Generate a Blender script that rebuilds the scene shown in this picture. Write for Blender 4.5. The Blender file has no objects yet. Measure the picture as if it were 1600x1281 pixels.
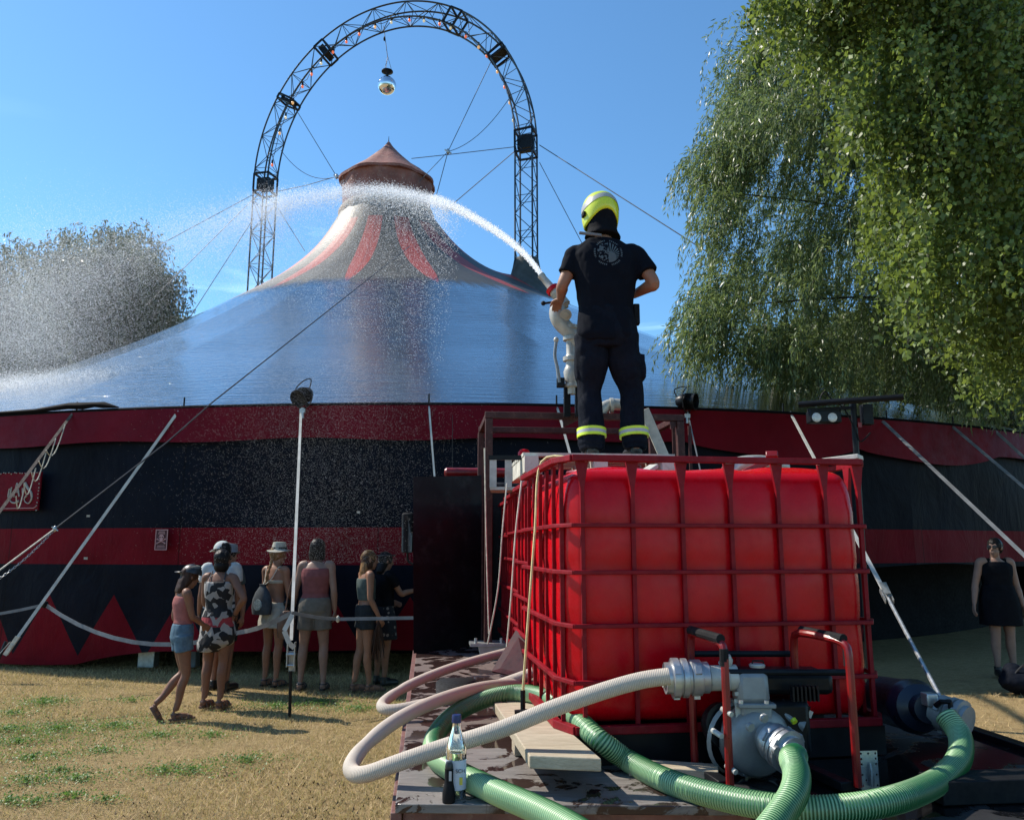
import bpy, bmesh, math, random
import numpy as np
from mathutils import Vector, Matrix, Quaternion, noise
rnd = random.Random(7)
nr = np.random.default_rng(11)
PI = math.pi
S = bpy.context.scene
C = S.collection

# ------------------------------------------------------------------ camera, sky, sun
F_PX, TH, CAM_H = 1240.0, math.atan(213.5 / 1240.0), 1.56
cam_d = bpy.data.cameras.new('camera')
cam_d.sensor_width = 36.0
cam_d.lens = 36.0 * F_PX / 1600.0
cam_d.clip_end = 3000
cam_d.clip_start = 0.05
cam = bpy.data.objects.new('camera', cam_d)
cam.location = (0, 0, CAM_H)
cam.rotation_euler = (PI / 2 + TH, 0, 0)
C.objects.link(cam)
S.camera = cam

SUN_AZ = math.radians(-67)      # from +Y towards +X
SUN_EL = math.radians(46)
SUN_DIR = Vector((math.sin(SUN_AZ) * math.cos(SUN_EL), math.cos(SUN_AZ) * math.cos(SUN_EL), math.sin(SUN_EL)))
world = bpy.data.worlds.new('World')
S.world = world
world.use_nodes = True
wn, wl = world.node_tree.nodes, world.node_tree.links
wn.clear()
w_out = wn.new('ShaderNodeOutputWorld')
w_bg = wn.new('ShaderNodeBackground')
sky = wn.new('ShaderNodeTexSky')
sky.sky_type = 'NISHITA'
sky.sun_disc = False
sky.sun_elevation = SUN_EL
sky.sun_rotation = SUN_AZ
sky.air_density = 1.0
sky.dust_density = 0.15
sky.ozone_density = 3.5
w_bg.inputs['Strength'].default_value = 0.135
# a few thin cirrus streaks low in the sky
tc = wn.new('ShaderNodeTexCoord')
mp = wn.new('ShaderNodeMapping')
mp.inputs['Scale'].default_value = (2.2, 2.2, 13.0)
nz = wn.new('ShaderNodeTexNoise')
nz.inputs['Scale'].default_value = 2.1
nz.inputs['Detail'].default_value = 9
nz.inputs['Distortion'].default_value = 0.5
cr = wn.new('ShaderNodeMapRange')
cr.inputs['From Min'].default_value = 0.60
cr.inputs['From Max'].default_value = 0.80
sp = wn.new('ShaderNodeSeparateXYZ')
el = wn.new('ShaderNodeMapRange')
el.inputs['From Min'].default_value = 0.45
el.inputs['From Max'].default_value = 0.12
mu = wn.new('ShaderNodeMath'); mu.operation = 'MULTIPLY'
mx = wn.new('ShaderNodeMix'); mx.data_type = 'RGBA'
mx.inputs['B'].default_value = (8.5, 9.0, 9.6, 1)
wl.new(tc.outputs['Generated'], mp.inputs['Vector'])
wl.new(mp.outputs['Vector'], nz.inputs['Vector'])
wl.new(nz.outputs['Fac'], cr.inputs['Value'])
wl.new(tc.outputs['Generated'], sp.inputs['Vector'])
wl.new(sp.outputs['Z'], el.inputs['Value'])
wl.new(cr.outputs['Result'], mu.inputs[0])
wl.new(el.outputs['Result'], mu.inputs[1])
wl.new(mu.outputs[0], mx.inputs['Factor'])
wl.new(sky.outputs['Color'], mx.inputs['A'])
tint = wn.new('ShaderNodeMix'); tint.data_type = 'RGBA'; tint.blend_type = 'MULTIPLY'; tint.inputs['Factor'].default_value = 1.0
tint.inputs['B'].default_value = (0.74, 1.06, 1.16, 1)
wl.new(mx.outputs['Result'], tint.inputs['A'])
wl.new(tint.outputs['Result'], w_bg.inputs['Color'])
wl.new(w_bg.outputs['Background'], w_out.inputs['Surface'])

sun_d = bpy.data.lights.new('sun', 'SUN')
sun_d.energy = 5.0
sun_d.angle = math.radians(0.5)
sun_d.color = (1.0, 0.93, 0.82)
sun = bpy.data.objects.new('sun', sun_d)
sun.rotation_euler = SUN_DIR.to_track_quat('Z', 'Y').to_euler()
sun.location = (-20, 10, 30)
C.objects.link(sun)

S.view_settings.view_transform = 'Standard'
S.view_settings.look = 'None'
S.view_settings.exposure = 0.38
S.view_settings.gamma = 1.0
S.view_settings.use_curve_mapping = False
S.render.engine = 'CYCLES'

# ------------------------------------------------------------------ measuring helpers
ct, st = math.cos(TH), math.sin(TH)
def ray(px, py):
    u = (px - 800) / F_PX; v = (640.5 - py) / F_PX
    return (u, ct - v * st, st + v * ct)
def P(px, py, Y):                       # the point at distance Y along the ground
    d = ray(px, py); t = Y / d[1]
    return Vector((d[0] * t, Y, CAM_H + d[2] * t))
def G(px, py, z=0.0):                   # the point at height z
    d = ray(px, py); t = (z - CAM_H) / d[2]
    return Vector((d[0] * t, d[1] * t, z))
PSI = 0.10453
cp_, sp_ = math.cos(PSI), math.sin(PSI)
def T(a, b, z=0.0):                     # truck frame -> world
    return Vector((a * cp_ - b * sp_, a * sp_ + b * cp_, z))
def Tinv(p):
    return Vector((p[0] * cp_ + p[1] * sp_, -p[0] * sp_ + p[1] * cp_, p[2]))

# ------------------------------------------------------------------ mesh builder
def frame_from(d):
    d = Vector(d).normalized()
    up = Vector((0, 0, 1)) if abs(d.z) < 0.95 else Vector((0, 1, 0))
    x = d.cross(up).normalized()
    y = x.cross(d).normalized()
    return x, y, d

class MB:
    def __init__(s):
        s.v = []; s.f = []; s.uv = None
    def add(s, vs, fs):
        o = len(s.v)
        s.v += [tuple(v) for v in vs]
        s.f += [tuple(i + o for i in f) for f in fs]
        return s
    def box(s, c, size, R=None, taper=1.0):
        hx, hy, hz = [k / 2 for k in size]
        vs = []
        for z in (-hz, hz):
            k = taper if z > 0 else 1.0
            for x, y in ((-hx, -hy), (hx, -hy), (hx, hy), (-hx, hy)):
                p = Vector((x * k, y * k, z))
                if R is not None: p = R @ p
                vs.append(Vector(c) + p)
        return s.add(vs, [(0, 3, 2, 1), (4, 5, 6, 7), (0, 1, 5, 4), (1, 2, 6, 5), (2, 3, 7, 6), (3, 0, 4, 7)])
    def bar(s, p0, p1, w, h, up=(0, 0, 1), ext=0.0):
        p0, p1 = Vector(p0), Vector(p1)
        d = (p1 - p0).normalized()
        p0 = p0 - d * ext; p1 = p1 + d * ext
        upv = Vector(up)
        if abs(d.dot(upv)) > 0.97: upv = Vector((0, 1, 0))
        x = d.cross(upv).normalized(); y = x.cross(d).normalized()
        vs = []
        for p in (p0, p1):
            for a, b in ((-1, -1), (1, -1), (1, 1), (-1, 1)):
                vs.append(p + x * a * w / 2 + y * b * h / 2)
        return s.add(vs, [(0, 1, 2, 3), (7, 6, 5, 4), (0, 4, 5, 1), (1, 5, 6, 2), (2, 6, 7, 3), (3, 7, 4, 0)])
    def cyl(s, p0, p1, r0, r1=None, n=12):
        if r1 is None: r1 = r0
        return s.tube([p0, p1], [r0, r1], n)
    def tube(s, pts, r, n=8, caps=True, flat=1.0, up=None):
        pts = [Vector(p) for p in pts]
        m = len(pts)
        if not hasattr(r, '__len__'): r = [r] * m
        o = len(s.v)
        X = None
        for i, p in enumerate(pts):
            d = (pts[min(i + 1, m - 1)] - pts[max(i - 1, 0)])
            if d.length < 1e-9: d = Vector((0, 0, 1))
            d.normalize()
            if X is None:
                if up is not None:
                    X = Vector(up) - d * d.dot(Vector(up)); X.normalize()
                else:
                    X, _, _ = frame_from(d)
            else:
                X = X - d * X.dot(d)
                if X.length < 1e-6: X, _, _ = frame_from(d)
                X.normalize()
            Y = d.cross(X).normalized()
            for k in range(n):
                a = 2 * PI * k / n
                s.v.append(tuple(p + X * (math.cos(a) * r[i] * flat) + Y * (math.sin(a) * r[i])))
        for i in range(m - 1):
            for k in range(n):
                a = o + i * n + k; b = o + i * n + (k + 1) % n
                s.f.append((a, b, b + n, a + n))
        if caps:
            s.f.append(tuple(o + k for k in range(n))[::-1])
            s.f.append(tuple(o + (m - 1) * n + k for k in range(n)))
        return s
    def rings(s, rings, caps=True):
        n = len(rings[0]); o = len(s.v)
        for r in rings: s.v += [tuple(p) for p in r]
        for i in range(len(rings) - 1):
            for k in range(n):
                a = o + i * n + k; b = o + i * n + (k + 1) % n
                s.f.append((a, b, b + n, a + n))
        if caps:
            s.f.append(tuple(o + k for k in range(n))[::-1])
            s.f.append(tuple(o + (len(rings) - 1) * n + k for k in range(n)))
        return s
    def lathe(s, prof, base=(0, 0, 0), axis=(0, 0, 1), n=24, caps=True):
        x, y, d = frame_from(axis)
        base = Vector(base)
        rr = []
        for r, h in prof:
            rr.append([base + d * h + (x * math.cos(2 * PI * k / n) + y * math.sin(2 * PI * k / n)) * max(r, 1e-4) for k in range(n)])
        return s.rings(rr, caps)
    def ball(s, c, r, n=12, m=8, R=None):
        c = Vector(c)
        if not hasattr(r, '__len__'): r = (r, r, r)
        o = len(s.v)
        for i in range(1, m):
            t = PI * i / m
            for k in range(n):
                a = 2 * PI * k / n
                p = Vector((math.sin(t) * math.cos(a) * r[0], math.sin(t) * math.sin(a) * r[1], -math.cos(t) * r[2]))
                if R is not None: p = R @ p
                s.v.append(tuple(c + p))
        for i in range(m - 2):
            for k in range(n):
                a = o + i * n + k; b = o + i * n + (k + 1) % n
                s.f.append((a, b, b + n, a + n))
        p0 = Vector((0, 0, -r[2])); p1 = Vector((0, 0, r[2]))
        if R is not None: p0 = R @ p0; p1 = R @ p1
        s.v.append(tuple(c + p0)); s.v.append(tuple(c + p1))
        a0 = len(s.v) - 2
        for k in range(n):
            s.f.append((a0, o + (k + 1) % n, o + k))
            s.f.append((a0 + 1, o + (m - 2) * n + k, o + (m - 2) * n + (k + 1) % n))
        return s

WLOC = {}
def mk(name, mb, mat, parent=None, loc=None, smooth=35, local=False, bevel=0.0):
    """one mesh object; vertices are given in world space unless local"""
    me = bpy.data.meshes.new(name)
    if isinstance(mb, MB):
        vs = mb.v; fs = mb.f
    else:
        vs, fs = mb
    if parent is not None:
        base = WLOC[parent.name]
    else:
        if loc is None and not local:
            a = np.array(vs)
            base = Vector(((a[:, 0].min() + a[:, 0].max()) / 2, (a[:, 1].min() + a[:, 1].max()) / 2, a[:, 2].min()))
        else:
            base = Vector(loc) if loc is not None else Vector((0, 0, 0))
    if not local:
        a = np.array(vs, dtype=np.float64) - np.array(base)
        vs = a.tolist()
    me.from_pydata([tuple(v) for v in vs], [], fs)
    me.update()
    if smooth:
        me.polygons.foreach_set('use_smooth', [True] * len(me.polygons))
        me.set_sharp_from_angle(angle=math.radians(smooth))
    me.materials.append(mat)
    o = bpy.data.objects.new(name, me)
    C.objects.link(o)
    if parent is not None:
        o.parent = parent
        WLOC[o.name] = base
    else:
        o.location = base
        WLOC[o.name] = base
    if bevel:
        md = o.modifiers.new('bevel', 'BEVEL'); md.width = bevel; md.segments = 2; md.limit_method = 'ANGLE'
    return o
def tag(o, label=None, cat=None, group=None, kind=None):
    if label: o['label'] = label
    if cat: o['category'] = cat
    if group: o['group'] = group
    if kind: o['kind'] = kind
    return o
def thing(name, label, cat, loc=(0, 0, 0), rz=0, group=None):
    o = bpy.data.objects.new(name, None)
    C.objects.link(o)
    o.location = loc; o.rotation_euler = (0, 0, rz)
    o.empty_display_size = 0.1
    WLOC[o.name] = Vector(loc)
    return tag(o, label, cat, group)
def np_mesh(name, verts, nper, mat, parent=None, smooth=False, loc=(0, 0, 0)):
    """verts (N*nper,3) -> N polygons of nper corners"""
    me = bpy.data.meshes.new(name)
    n = len(verts) // nper
    me.vertices.add(len(verts)); me.vertices.foreach_set('co', (verts - np.array(loc)).astype(np.float32).ravel())
    me.loops.add(n * nper); me.loops.foreach_set('vertex_index', np.arange(n * nper, dtype=np.int32))
    me.polygons.add(n); me.polygons.foreach_set('loop_start', np.arange(0, n * nper, nper, dtype=np.int32))
    me.update(calc_edges=True)
    me.validate()
    me.materials.append(mat)
    o = bpy.data.objects.new(name, me); C.objects.link(o)
    if parent is not None:
        o.parent = parent
    else:
        o.location = loc
    return o

# ------------------------------------------------------------------ materials
class NT:
    def __init__(s, name):
        s.m = bpy.data.materials.new(name); s.m.use_nodes = True
        s.n = s.m.node_tree.nodes; s.l = s.m.node_tree.links
        s.b = s.n.get('Principled BSDF'); s.out = s.n.get('Material Output')
    def new(s, t, **kw):
        n = s.n.new(t)
        for k, v in kw.items():
            if k in n.inputs: n.inputs[k].default_value = v
            else: setattr(n, k, v)
        return n
    def link(s, a, b): s.l.new(a, b)
    def math(s, op, a, b=None, c=None):
        n = s.n.new('ShaderNodeMath'); n.operation = op
        for i, x in enumerate((a, b, c)):
            if x is None: continue
            if isinstance(x, (int, float)): n.inputs[i].default_value = x
            else: s.l.new(x, n.inputs[i])
        return n.outputs[0]
    def mix(s, fac, a, b):
        n = s.n.new('ShaderNodeMix'); n.data_type = 'RGBA'
        for key, x in (('Factor', fac), ('A', a), ('B', b)):
            if isinstance(x, (int, float)): n.inputs[key].default_value = x
            elif isinstance(x, (tuple, list)): n.inputs[key].default_value = (x[0], x[1], x[2], 1)
            else: s.l.new(x, n.inputs[key])
        return n.outputs['Result']
    def coord(s, which='Object', scale=(1, 1, 1), rot=(0, 0, 0)):
        t = s.n.new('ShaderNodeTexCoord'); m = s.n.new('ShaderNodeMapping')
        m.inputs['Scale'].default_value = scale; m.inputs['Rotation'].default_value = rot
        s.l.new(t.outputs[which], m.inputs['Vector'])
        return m.outputs['Vector']
    def noise(s, vec, scale, detail=4, rough=0.55, dist=0.0):
        n = s.n.new('ShaderNodeTexNoise')
        n.inputs['Scale'].default_value = scale; n.inputs['Detail'].default_value = detail
        n.inputs['Roughness'].default_value = rough; n.inputs['Distortion'].default_value = dist
        s.l.new(vec, n.inputs['Vector'])
        return n.outputs['Fac']
    def ramp(s, x, lo, hi, a=0.0, b=1.0):
        n = s.n.new('ShaderNodeMapRange')
        n.inputs['From Min'].default_value = lo; n.inputs['From Max'].default_value = hi
        n.inputs['To Min'].default_value = a; n.inputs['To Max'].default_value = b
        s.l.new(x, n.inputs['Value'])
        return n.outputs['Result']
    def bump(s, h, strength=0.3, dist=0.01, normal=None):
        n = s.n.new('ShaderNodeBump')
        n.inputs['Strength'].default_value = strength; n.inputs['Distance'].default_value = dist
        s.l.new(h, n.inputs['Height'])
        if normal is not None: s.l.new(normal, n.inputs['Normal'])
        return n.outputs['Normal']
    def setc(s, x):
        if isinstance(x, (tuple, list)): s.b.inputs['Base Color'].default_value = (x[0], x[1], x[2], 1)
        else: s.l.new(x, s.b.inputs['Base Color'])
def mat(name, col, rough=0.6, metal=0.0, var=0.25, vs=6.0, bump=0.15, bs=40.0, bd=0.004, spec=0.5, coat=0.0, dust=None, which='Object', streak=(1, 1, 1)):
    t = NT(name)
    v = t.coord(which, streak)
    n1 = t.noise(v, vs, 6, 0.6)
    lo = tuple(max(0, c * (1 - var)) for c in col); hi = tuple(min(1, c * (1 + var)) for c in col)
    c = t.mix(t.ramp(n1, 0.3, 0.7), lo, hi)
    if dust:
        n3 = t.noise(v, vs * 3.1, 8, 0.7)
        c = t.mix(t.ramp(n3, 0.52, 0.75, 0, dust[1]), c, dust[0])
    t.setc(c)
    n2 = t.noise(v, bs, 5, 0.6)
    t.link(t.ramp(n2, 0.3, 0.7, max(0.02, rough * 0.75), min(1, rough * 1.25)), t.b.inputs['Roughness'])
    t.b.inputs['Metallic'].default_value = metal
    t.b.inputs['Specular IOR Level'].default_value = spec
    t.b.inputs['Coat Weight'].default_value = coat
    if bump: t.link(t.bump(n2, bump, bd), t.b.inputs['Normal'])
    return t.m

M = {}
M['red_plastic'] = mat('red_plastic', (0.52, 0.001, 0.007), 0.28, 0, 0.12, 5, 0.06, 30, 0.004, 0.22, dust=((0.42, 0.08, 0.07), 0.15))
M['red_cage'] = mat('red_cage', (0.20, 0.002, 0.008), 0.5, 0, 0.25, 9, 0.15, 60, 0.002, 0.2, dust=((0.36, 0.05, 0.05), 0.3))
M['red_paint'] = mat('red_paint', (0.20, 0.005, 0.005), 0.35, 0, 0.3, 8, 0.1, 60, 0.002)
M['dark_red'] = mat('dark_red', (0.07, 0.008, 0.008), 0.4, 0, 0.4, 6, 0.1, 30, spec=0.2)
M['brown_steel'] = mat('brown_steel', (0.055, 0.022, 0.020), 0.55, 0, 0.4, 9, 0.2, 50, 0.002, dust=((0.2, 0.11, 0.08), 0.5), spec=0.2)
M['black_steel'] = mat('black_steel', (0.007, 0.0075, 0.009), 0.4, 0, 0.4, 9, 0.1, 50, spec=0.2)
M['black_rubber'] = mat('black_rubber', (0.007, 0.007, 0.008), 0.7, 0, 0.4, 9, 0.2, 50, spec=0.2)
M['cab_black'] = mat('cab_black', (0.005, 0.006, 0.009), 0.5, 0, 0.5, 2.5, 0.15, 8, 0.01, dust=((0.05, 0.05, 0.05), 0.4), spec=0.2)
M['truss'] = mat('truss', (0.028, 0.040, 0.052), 0.42, 0.3, 0.3, 3, 0, 20)
M['plate_red'] = mat('plate_red', (0.03, 0.003, 0.004), 0.5, 0, 0.5, 7, 0.2, 30, spec=0.15)
M['galv'] = mat('galv', (0.42, 0.43, 0.43), 0.42, 0.75, 0.25, 20, 0.1, 60, 0.001, dust=((0.3, 0.29, 0.27), 0.5))
M['alu'] = mat('alu', (0.45, 0.46, 0.47), 0.42, 0.8, 0.2, 20, 0.1, 70, 0.001)
M['cast_grey'] = mat('cast_grey', (0.25, 0.26, 0.26), 0.5, 0.3, 0.2, 10, 0.2, 90, 0.001)
M['cream_metal'] = mat('cream_metal', (0.42, 0.41, 0.37), 0.4, 0.1, 0.25, 12, 0.1, 50, 0.001, dust=((0.3, 0.27, 0.22), 0.5))
M['white_hose'] = None
M['wire'] = mat('wire', (0.06, 0.062, 0.066), 0.5, 0.5, 0.2, 4, 0, 20)
M['rope'] = mat('rope', (0.55, 0.50, 0.40), 0.85, 0, 0.3, 30, 0.4, 150, 0.002)
M['rope_yellow'] = mat('rope_yellow', (0.62, 0.52, 0.25), 0.8, 0, 0.25, 30, 0.4, 150, 0.002)
M['strap_white'] = mat('strap_white', (0.46, 0.44, 0.40), 0.75, 0, 0.25, 6, 0.25, 120, 0.001, dust=((0.35, 0.33, 0.28), 0.5))
M['strap_brown'] = mat('strap_brown', (0.09, 0.07, 0.06), 0.85, 0, 0.4, 12, 0.4, 90, 0.003, dust=((0.25, 0.2, 0.16), 0.5), spec=0.1)
M['strap_grey'] = mat('strap_grey', (0.16, 0.165, 0.175), 0.75, 0, 0.3, 6, 0.25, 120, 0.001)
M['dark_cloth'] = mat('dark_cloth', (0.006, 0.0065, 0.009), 0.85, 0, 0.3, 12, 0.3, 200, 0.002, spec=0.08)
M['mirror'] = mat('mirror', (0.8, 0.8, 0.82), 0.06, 1.0, 0.02, 5, 0, 20)
M['skin'] = mat('skin', (0.274, 0.137, 0.086), 0.5, 0, 0.12, 14, 0.08, 160, 0.001, spec=0.25)
M['skin_tan'] = mat('skin_tan', (0.202, 0.094, 0.058), 0.5, 0, 0.12, 14, 0.08, 160, 0.001, spec=0.25)
M['skin_pale'] = mat('skin_pale', (0.280, 0.168, 0.126), 0.5, 0, 0.12, 14, 0.08, 160, 0.001, spec=0.25)
M['hair_black'] = mat('hair_black', (0.010, 0.008, 0.008), 0.45, 0, 0.4, 60, 0.6, 90, 0.004, streak=(1, 1, 0.15), spec=0.15)
M['hair_brown'] = mat('hair_brown', (0.045, 0.022, 0.014), 0.5, 0, 0.5, 60, 0.6, 90, 0.004, streak=(1, 1, 0.15), spec=0.15)
M['hair_blond'] = mat('hair_blond', (0.22, 0.12, 0.055), 0.5, 0, 0.5, 60, 0.6, 90, 0.004, streak=(1, 1, 0.15), spec=0.15)
M['pink_cloth'] = mat('pink_cloth', (0.285, 0.105, 0.098), 0.85, 0, 0.15, 20, 0.3, 220, 0.001, spec=0.08)
M['rose_cloth'] = mat('rose_cloth', (0.210, 0.075, 0.075), 0.85, 0, 0.15, 20, 0.3, 220, 0.001, spec=0.08)
M['denim'] = mat('denim', (0.090, 0.143, 0.188), 0.85, 0, 0.25, 25, 0.3, 220, 0.001, spec=0.08)
M['beige_cloth'] = mat('beige_cloth', (0.154, 0.140, 0.119), 0.85, 0, 0.15, 20, 0.3, 220, 0.001, spec=0.08)
M['sage_cloth'] = mat('sage_cloth', (0.07, 0.09, 0.085), 0.85, 0, 0.2, 20, 0.3, 220, 0.001, spec=0.08)
M['charcoal_cloth'] = mat('charcoal_cloth', (0.025, 0.028, 0.03), 0.85, 0, 0.2, 20, 0.3, 220, 0.001, spec=0.08)
M['cream_cloth'] = mat('cream_cloth', (0.375, 0.345, 0.285), 0.85, 0, 0.15, 20, 0.3, 220, 0.001, spec=0.08)
M['white_cloth'] = mat('white_cloth', (0.465, 0.465, 0.450), 0.85, 0, 0.12, 20, 0.3, 220, 0.001, spec=0.08)
M['navy_cloth'] = mat('navy_cloth', (0.006, 0.008, 0.014), 0.8, 0, 0.3, 9, 0.35, 60, 0.004, spec=0.08)
M['leather'] = mat('leather', (0.12, 0.06, 0.04), 0.5, 0, 0.3, 20, 0.2, 80, 0.001)
M['black_leather'] = mat('black_leather', (0.015, 0.014, 0.014), 0.4, 0, 0.3, 20, 0.2, 80, 0.001)
M['lime'] = mat('lime', (0.62, 0.72, 0.03), 0.3, 0, 0.06, 6, 0.03, 60, 0.001, coat=0.4)
M['lime_tape'] = mat('lime_tape', (0.60, 0.80, 0.04), 0.5, 0, 0.1, 20, 0.1, 90, 0.001)
M['silver_tape'] = mat('silver_tape', (0.42, 0.43, 0.44), 0.45, 0, 0.12, 20, 0.1, 90, 0.001)
M['white_wood'] = mat('white_wood', (0.50, 0.47, 0.40), 0.7, 0, 0.3, 9, 0.3, 60, 0.002, dust=((0.25, 0.22, 0.17), 0.5))
M['bark'] = mat('bark', (0.035, 0.028, 0.022), 0.9, 0, 0.4, 8, 0.8, 30, 0.02)
M['lens'] = mat('lens', (0.55, 0.54, 0.50), 0.2, 0, 0.2, 60, 0.2, 90, 0.003, coat=0.7)

def emis(name, col, strength):
    t = NT(name)
    t.setc(col); t.b.inputs['Emission Color'].default_value = (*col, 1); t.b.inputs['Emission Strength'].default_value = strength
    t.b.inputs['Roughness'].default_value = 0.3
    return t.m
M['bulb_red'] = emis('bulb_red', (1.0, 0.22, 0.10), 0.35)
M['bulb_amber'] = emis('bulb_amber', (1.0, 0.55, 0.22), 0.35)
M['bulb_clear'] = emis('bulb_clear', (0.95, 0.85, 0.6), 0.25)

def leaf_mat(name, c1, c2, trans=0.35, rough=0.42):
    t = NT(name)
    g = t.n.new('ShaderNodeNewGeometry')
    c = t.mix(t.math('POWER', g.outputs['Random Per Island'], 1.3), c1, c2)
    t.setc(c); t.b.inputs['Roughness'].default_value = rough
    t.b.inputs['Specular IOR Level'].default_value = 0.4
    tr = t.n.new('ShaderNodeBsdfTranslucent')
    ct_ = t.mix(0.5, c, tuple(min(1, x * 2.2) for x in (c2[0], c2[1], c2[2] * 0.6)))
    t.link(ct_, tr.inputs['Color'])
    ms = t.n.new('ShaderNodeMixShader'); ms.inputs[0].default_value = trans
    t.link(t.b.outputs[0], ms.inputs[1]); t.link(tr.outputs[0], ms.inputs[2]); t.link(ms.outputs[0], t.out.inputs['Surface'])
    return t.m
M['willow_leaf'] = leaf_mat('willow_leaf', (0.060, 0.092, 0.036), (0.20, 0.265, 0.115), 0.32, 0.38)
M['birch_leaf'] = leaf_mat('birch_leaf', (0.045, 0.076, 0.020), (0.19, 0.250, 0.060), 0.34, 0.45)
M['dark_leaf'] = leaf_mat('dark_leaf', (0.022, 0.034, 0.014), (0.055, 0.075, 0.03), 0.25, 0.45)
M['pale_leaf'] = leaf_mat('pale_leaf', (0.045, 0.06, 0.035), (0.12, 0.14, 0.085), 0.3, 0.45)
M['clover'] = leaf_mat('clover', (0.06, 0.13, 0.03), (0.14, 0.26, 0.06), 0.3, 0.5)
M['straw'] = leaf_mat('straw', (0.22, 0.140, 0.058), (0.76, 0.56, 0.29), 0.2, 0.7)
def spray_mat():
    t = NT('spray')
    d = t.n.new('ShaderNodeBsdfDiffuse'); d.inputs['Color'].default_value = (0.95, 0.96, 0.98, 1)
    tr = t.n.new('ShaderNodeBsdfTranslucent'); tr.inputs['Color'].default_value = (0.95, 0.97, 1, 1)
    ms = t.n.new('ShaderNodeMixShader'); ms.inputs[0].default_value = 0.5
    t.link(d.outputs[0], ms.inputs[1]); t.link(tr.outputs[0], ms.inputs[2]); t.link(ms.outputs[0], t.out.inputs['Surface'])
    return t.m
M['spray'] = spray_mat()

# tent roof: wet coated canvas, red flames round the top, dusty near the cupola
def roof_mat():
    t = NT('wet_canvas')
    tcn = t.n.new('ShaderNodeTexCoord')
    sx = t.n.new('ShaderNodeSeparateXYZ'); t.link(tcn.outputs['UV'], sx.inputs[0])
    u, v = sx.outputs[0], sx.outputs[1]
    ob = t.coord('Object')
    big = t.noise(ob, 0.5, 6, 0.6)
    grey = t.mix(t.ramp(big, 0.35, 0.65), (0.030, 0.032, 0.029), (0.062, 0.062, 0.055))
    # meridian streaks of dirt
    st_v = t.n.new('ShaderNodeCombineXYZ'); t.link(t.math('MULTIPLY', u, 260.0), st_v.inputs[0]); t.link(t.math('MULTIPLY', v, 5.0), st_v.inputs[1])
    strk = t.noise(st_v.outputs[0], 1.0, 5, 0.65)
    grey = t.mix(t.ramp(strk, 0.5, 0.75, 0, 0.45), grey, (0.045, 0.048, 0.045))
    # flames
    fu = t.math('FRACT', t.math('ADD', t.math('MULTIPLY', u, 15.0), 0.292))
    ctr = t.math('ABSOLUTE', t.math('SUBTRACT', fu, 0.5))
    h = t.ramp(v, 0.03, 0.315, 1.0, 0.0)
    wid = t.math('MULTIPLY', t.math('POWER', h, 0.75), 0.29)
    m1 = t.math('LESS_THAN', ctr, wid)
    m2 = t.math('GREATER_THAN', v, 0.035)
    msk = t.math('MULTIPLY', m1, m2)
    red = t.mix(t.ramp(strk, 0.3, 0.7), (0.38, 0.05, 0.04), (0.27, 0.04, 0.035))
    col = t.mix(msk, grey, red)
    # dusty pale lip under the cupola
    dst = t.math('MULTIPLY', t.ramp(v, 0.07, 0.0), t.ramp(strk, 0.35, 0.6))
    col = t.mix(t.math('MULTIPLY', dst, 0.5), col, (0.24, 0.18, 0.13))
    sm = t.math('ABSOLUTE', t.math('SUBTRACT', t.math('FRACT', t.math('MULTIPLY', u, 28.0)), 0.5))
    col = t.mix(t.math('MULTIPLY', t.math('GREATER_THAN', sm, 0.492), 0.6), col, (0.02, 0.02, 0.02))
    wet = t.ramp(t.math('ADD', v, t.math('MULTIPLY', t.math('SUBTRACT', strk, 0.5), 0.10)), 0.285, 0.335)
    col = t.mix(wet, col, t.mix(0.28, (0.0, 0.0, 0.0), col))
    t.setc(col)
    # wetness: ring ripples running across the slope
    rp_v = t.n.new('ShaderNodeCombineXYZ'); t.link(t.math('MULTIPLY', u, 55.0), rp_v.inputs[0]); t.link(t.math('MULTIPLY', v, 230.0), rp_v.inputs[1])
    rip = t.noise(rp_v.outputs[0], 1.0, 4, 0.6, 0.4)
    sheet = t.noise(st_v.outputs[0], 0.35, 3, 0.5)
    n1 = t.bump(rip, 0.6, 0.022)
    n2 = t.bump(sheet, 0.14, 0.05, n1)
    fine = t.noise(ob, 26.0, 4, 0.65)
    n3 = t.bump(fine, 0.10, 0.012, n2)
    t.link(n3, t.b.inputs['Normal'])
    rg = t.math('ADD', t.ramp(wet, 0.0, 1.0, 0.52, 0.02), t.math('ADD', t.ramp(big, 0.4, 0.7, 0.0, 0.03), t.ramp(strk, 0.55, 0.75, 0.0, 0.22)))
    t.link(rg, t.b.inputs['Roughness'])
    t.b.inputs['IOR'].default_value = 1.45
    t.b.inputs['Coat IOR'].default_value = 1.75
    t.b.inputs['Coat Weight'].default_value = 0.6
    t.b.inputs['Coat Roughness'].default_value = 0.015
    t.link(wet, t.b.inputs['Coat Weight'])
    t.link(n2, t.b.inputs['Coat Normal'])
    return t.m
FLAME_SHIFT = 0.0

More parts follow.
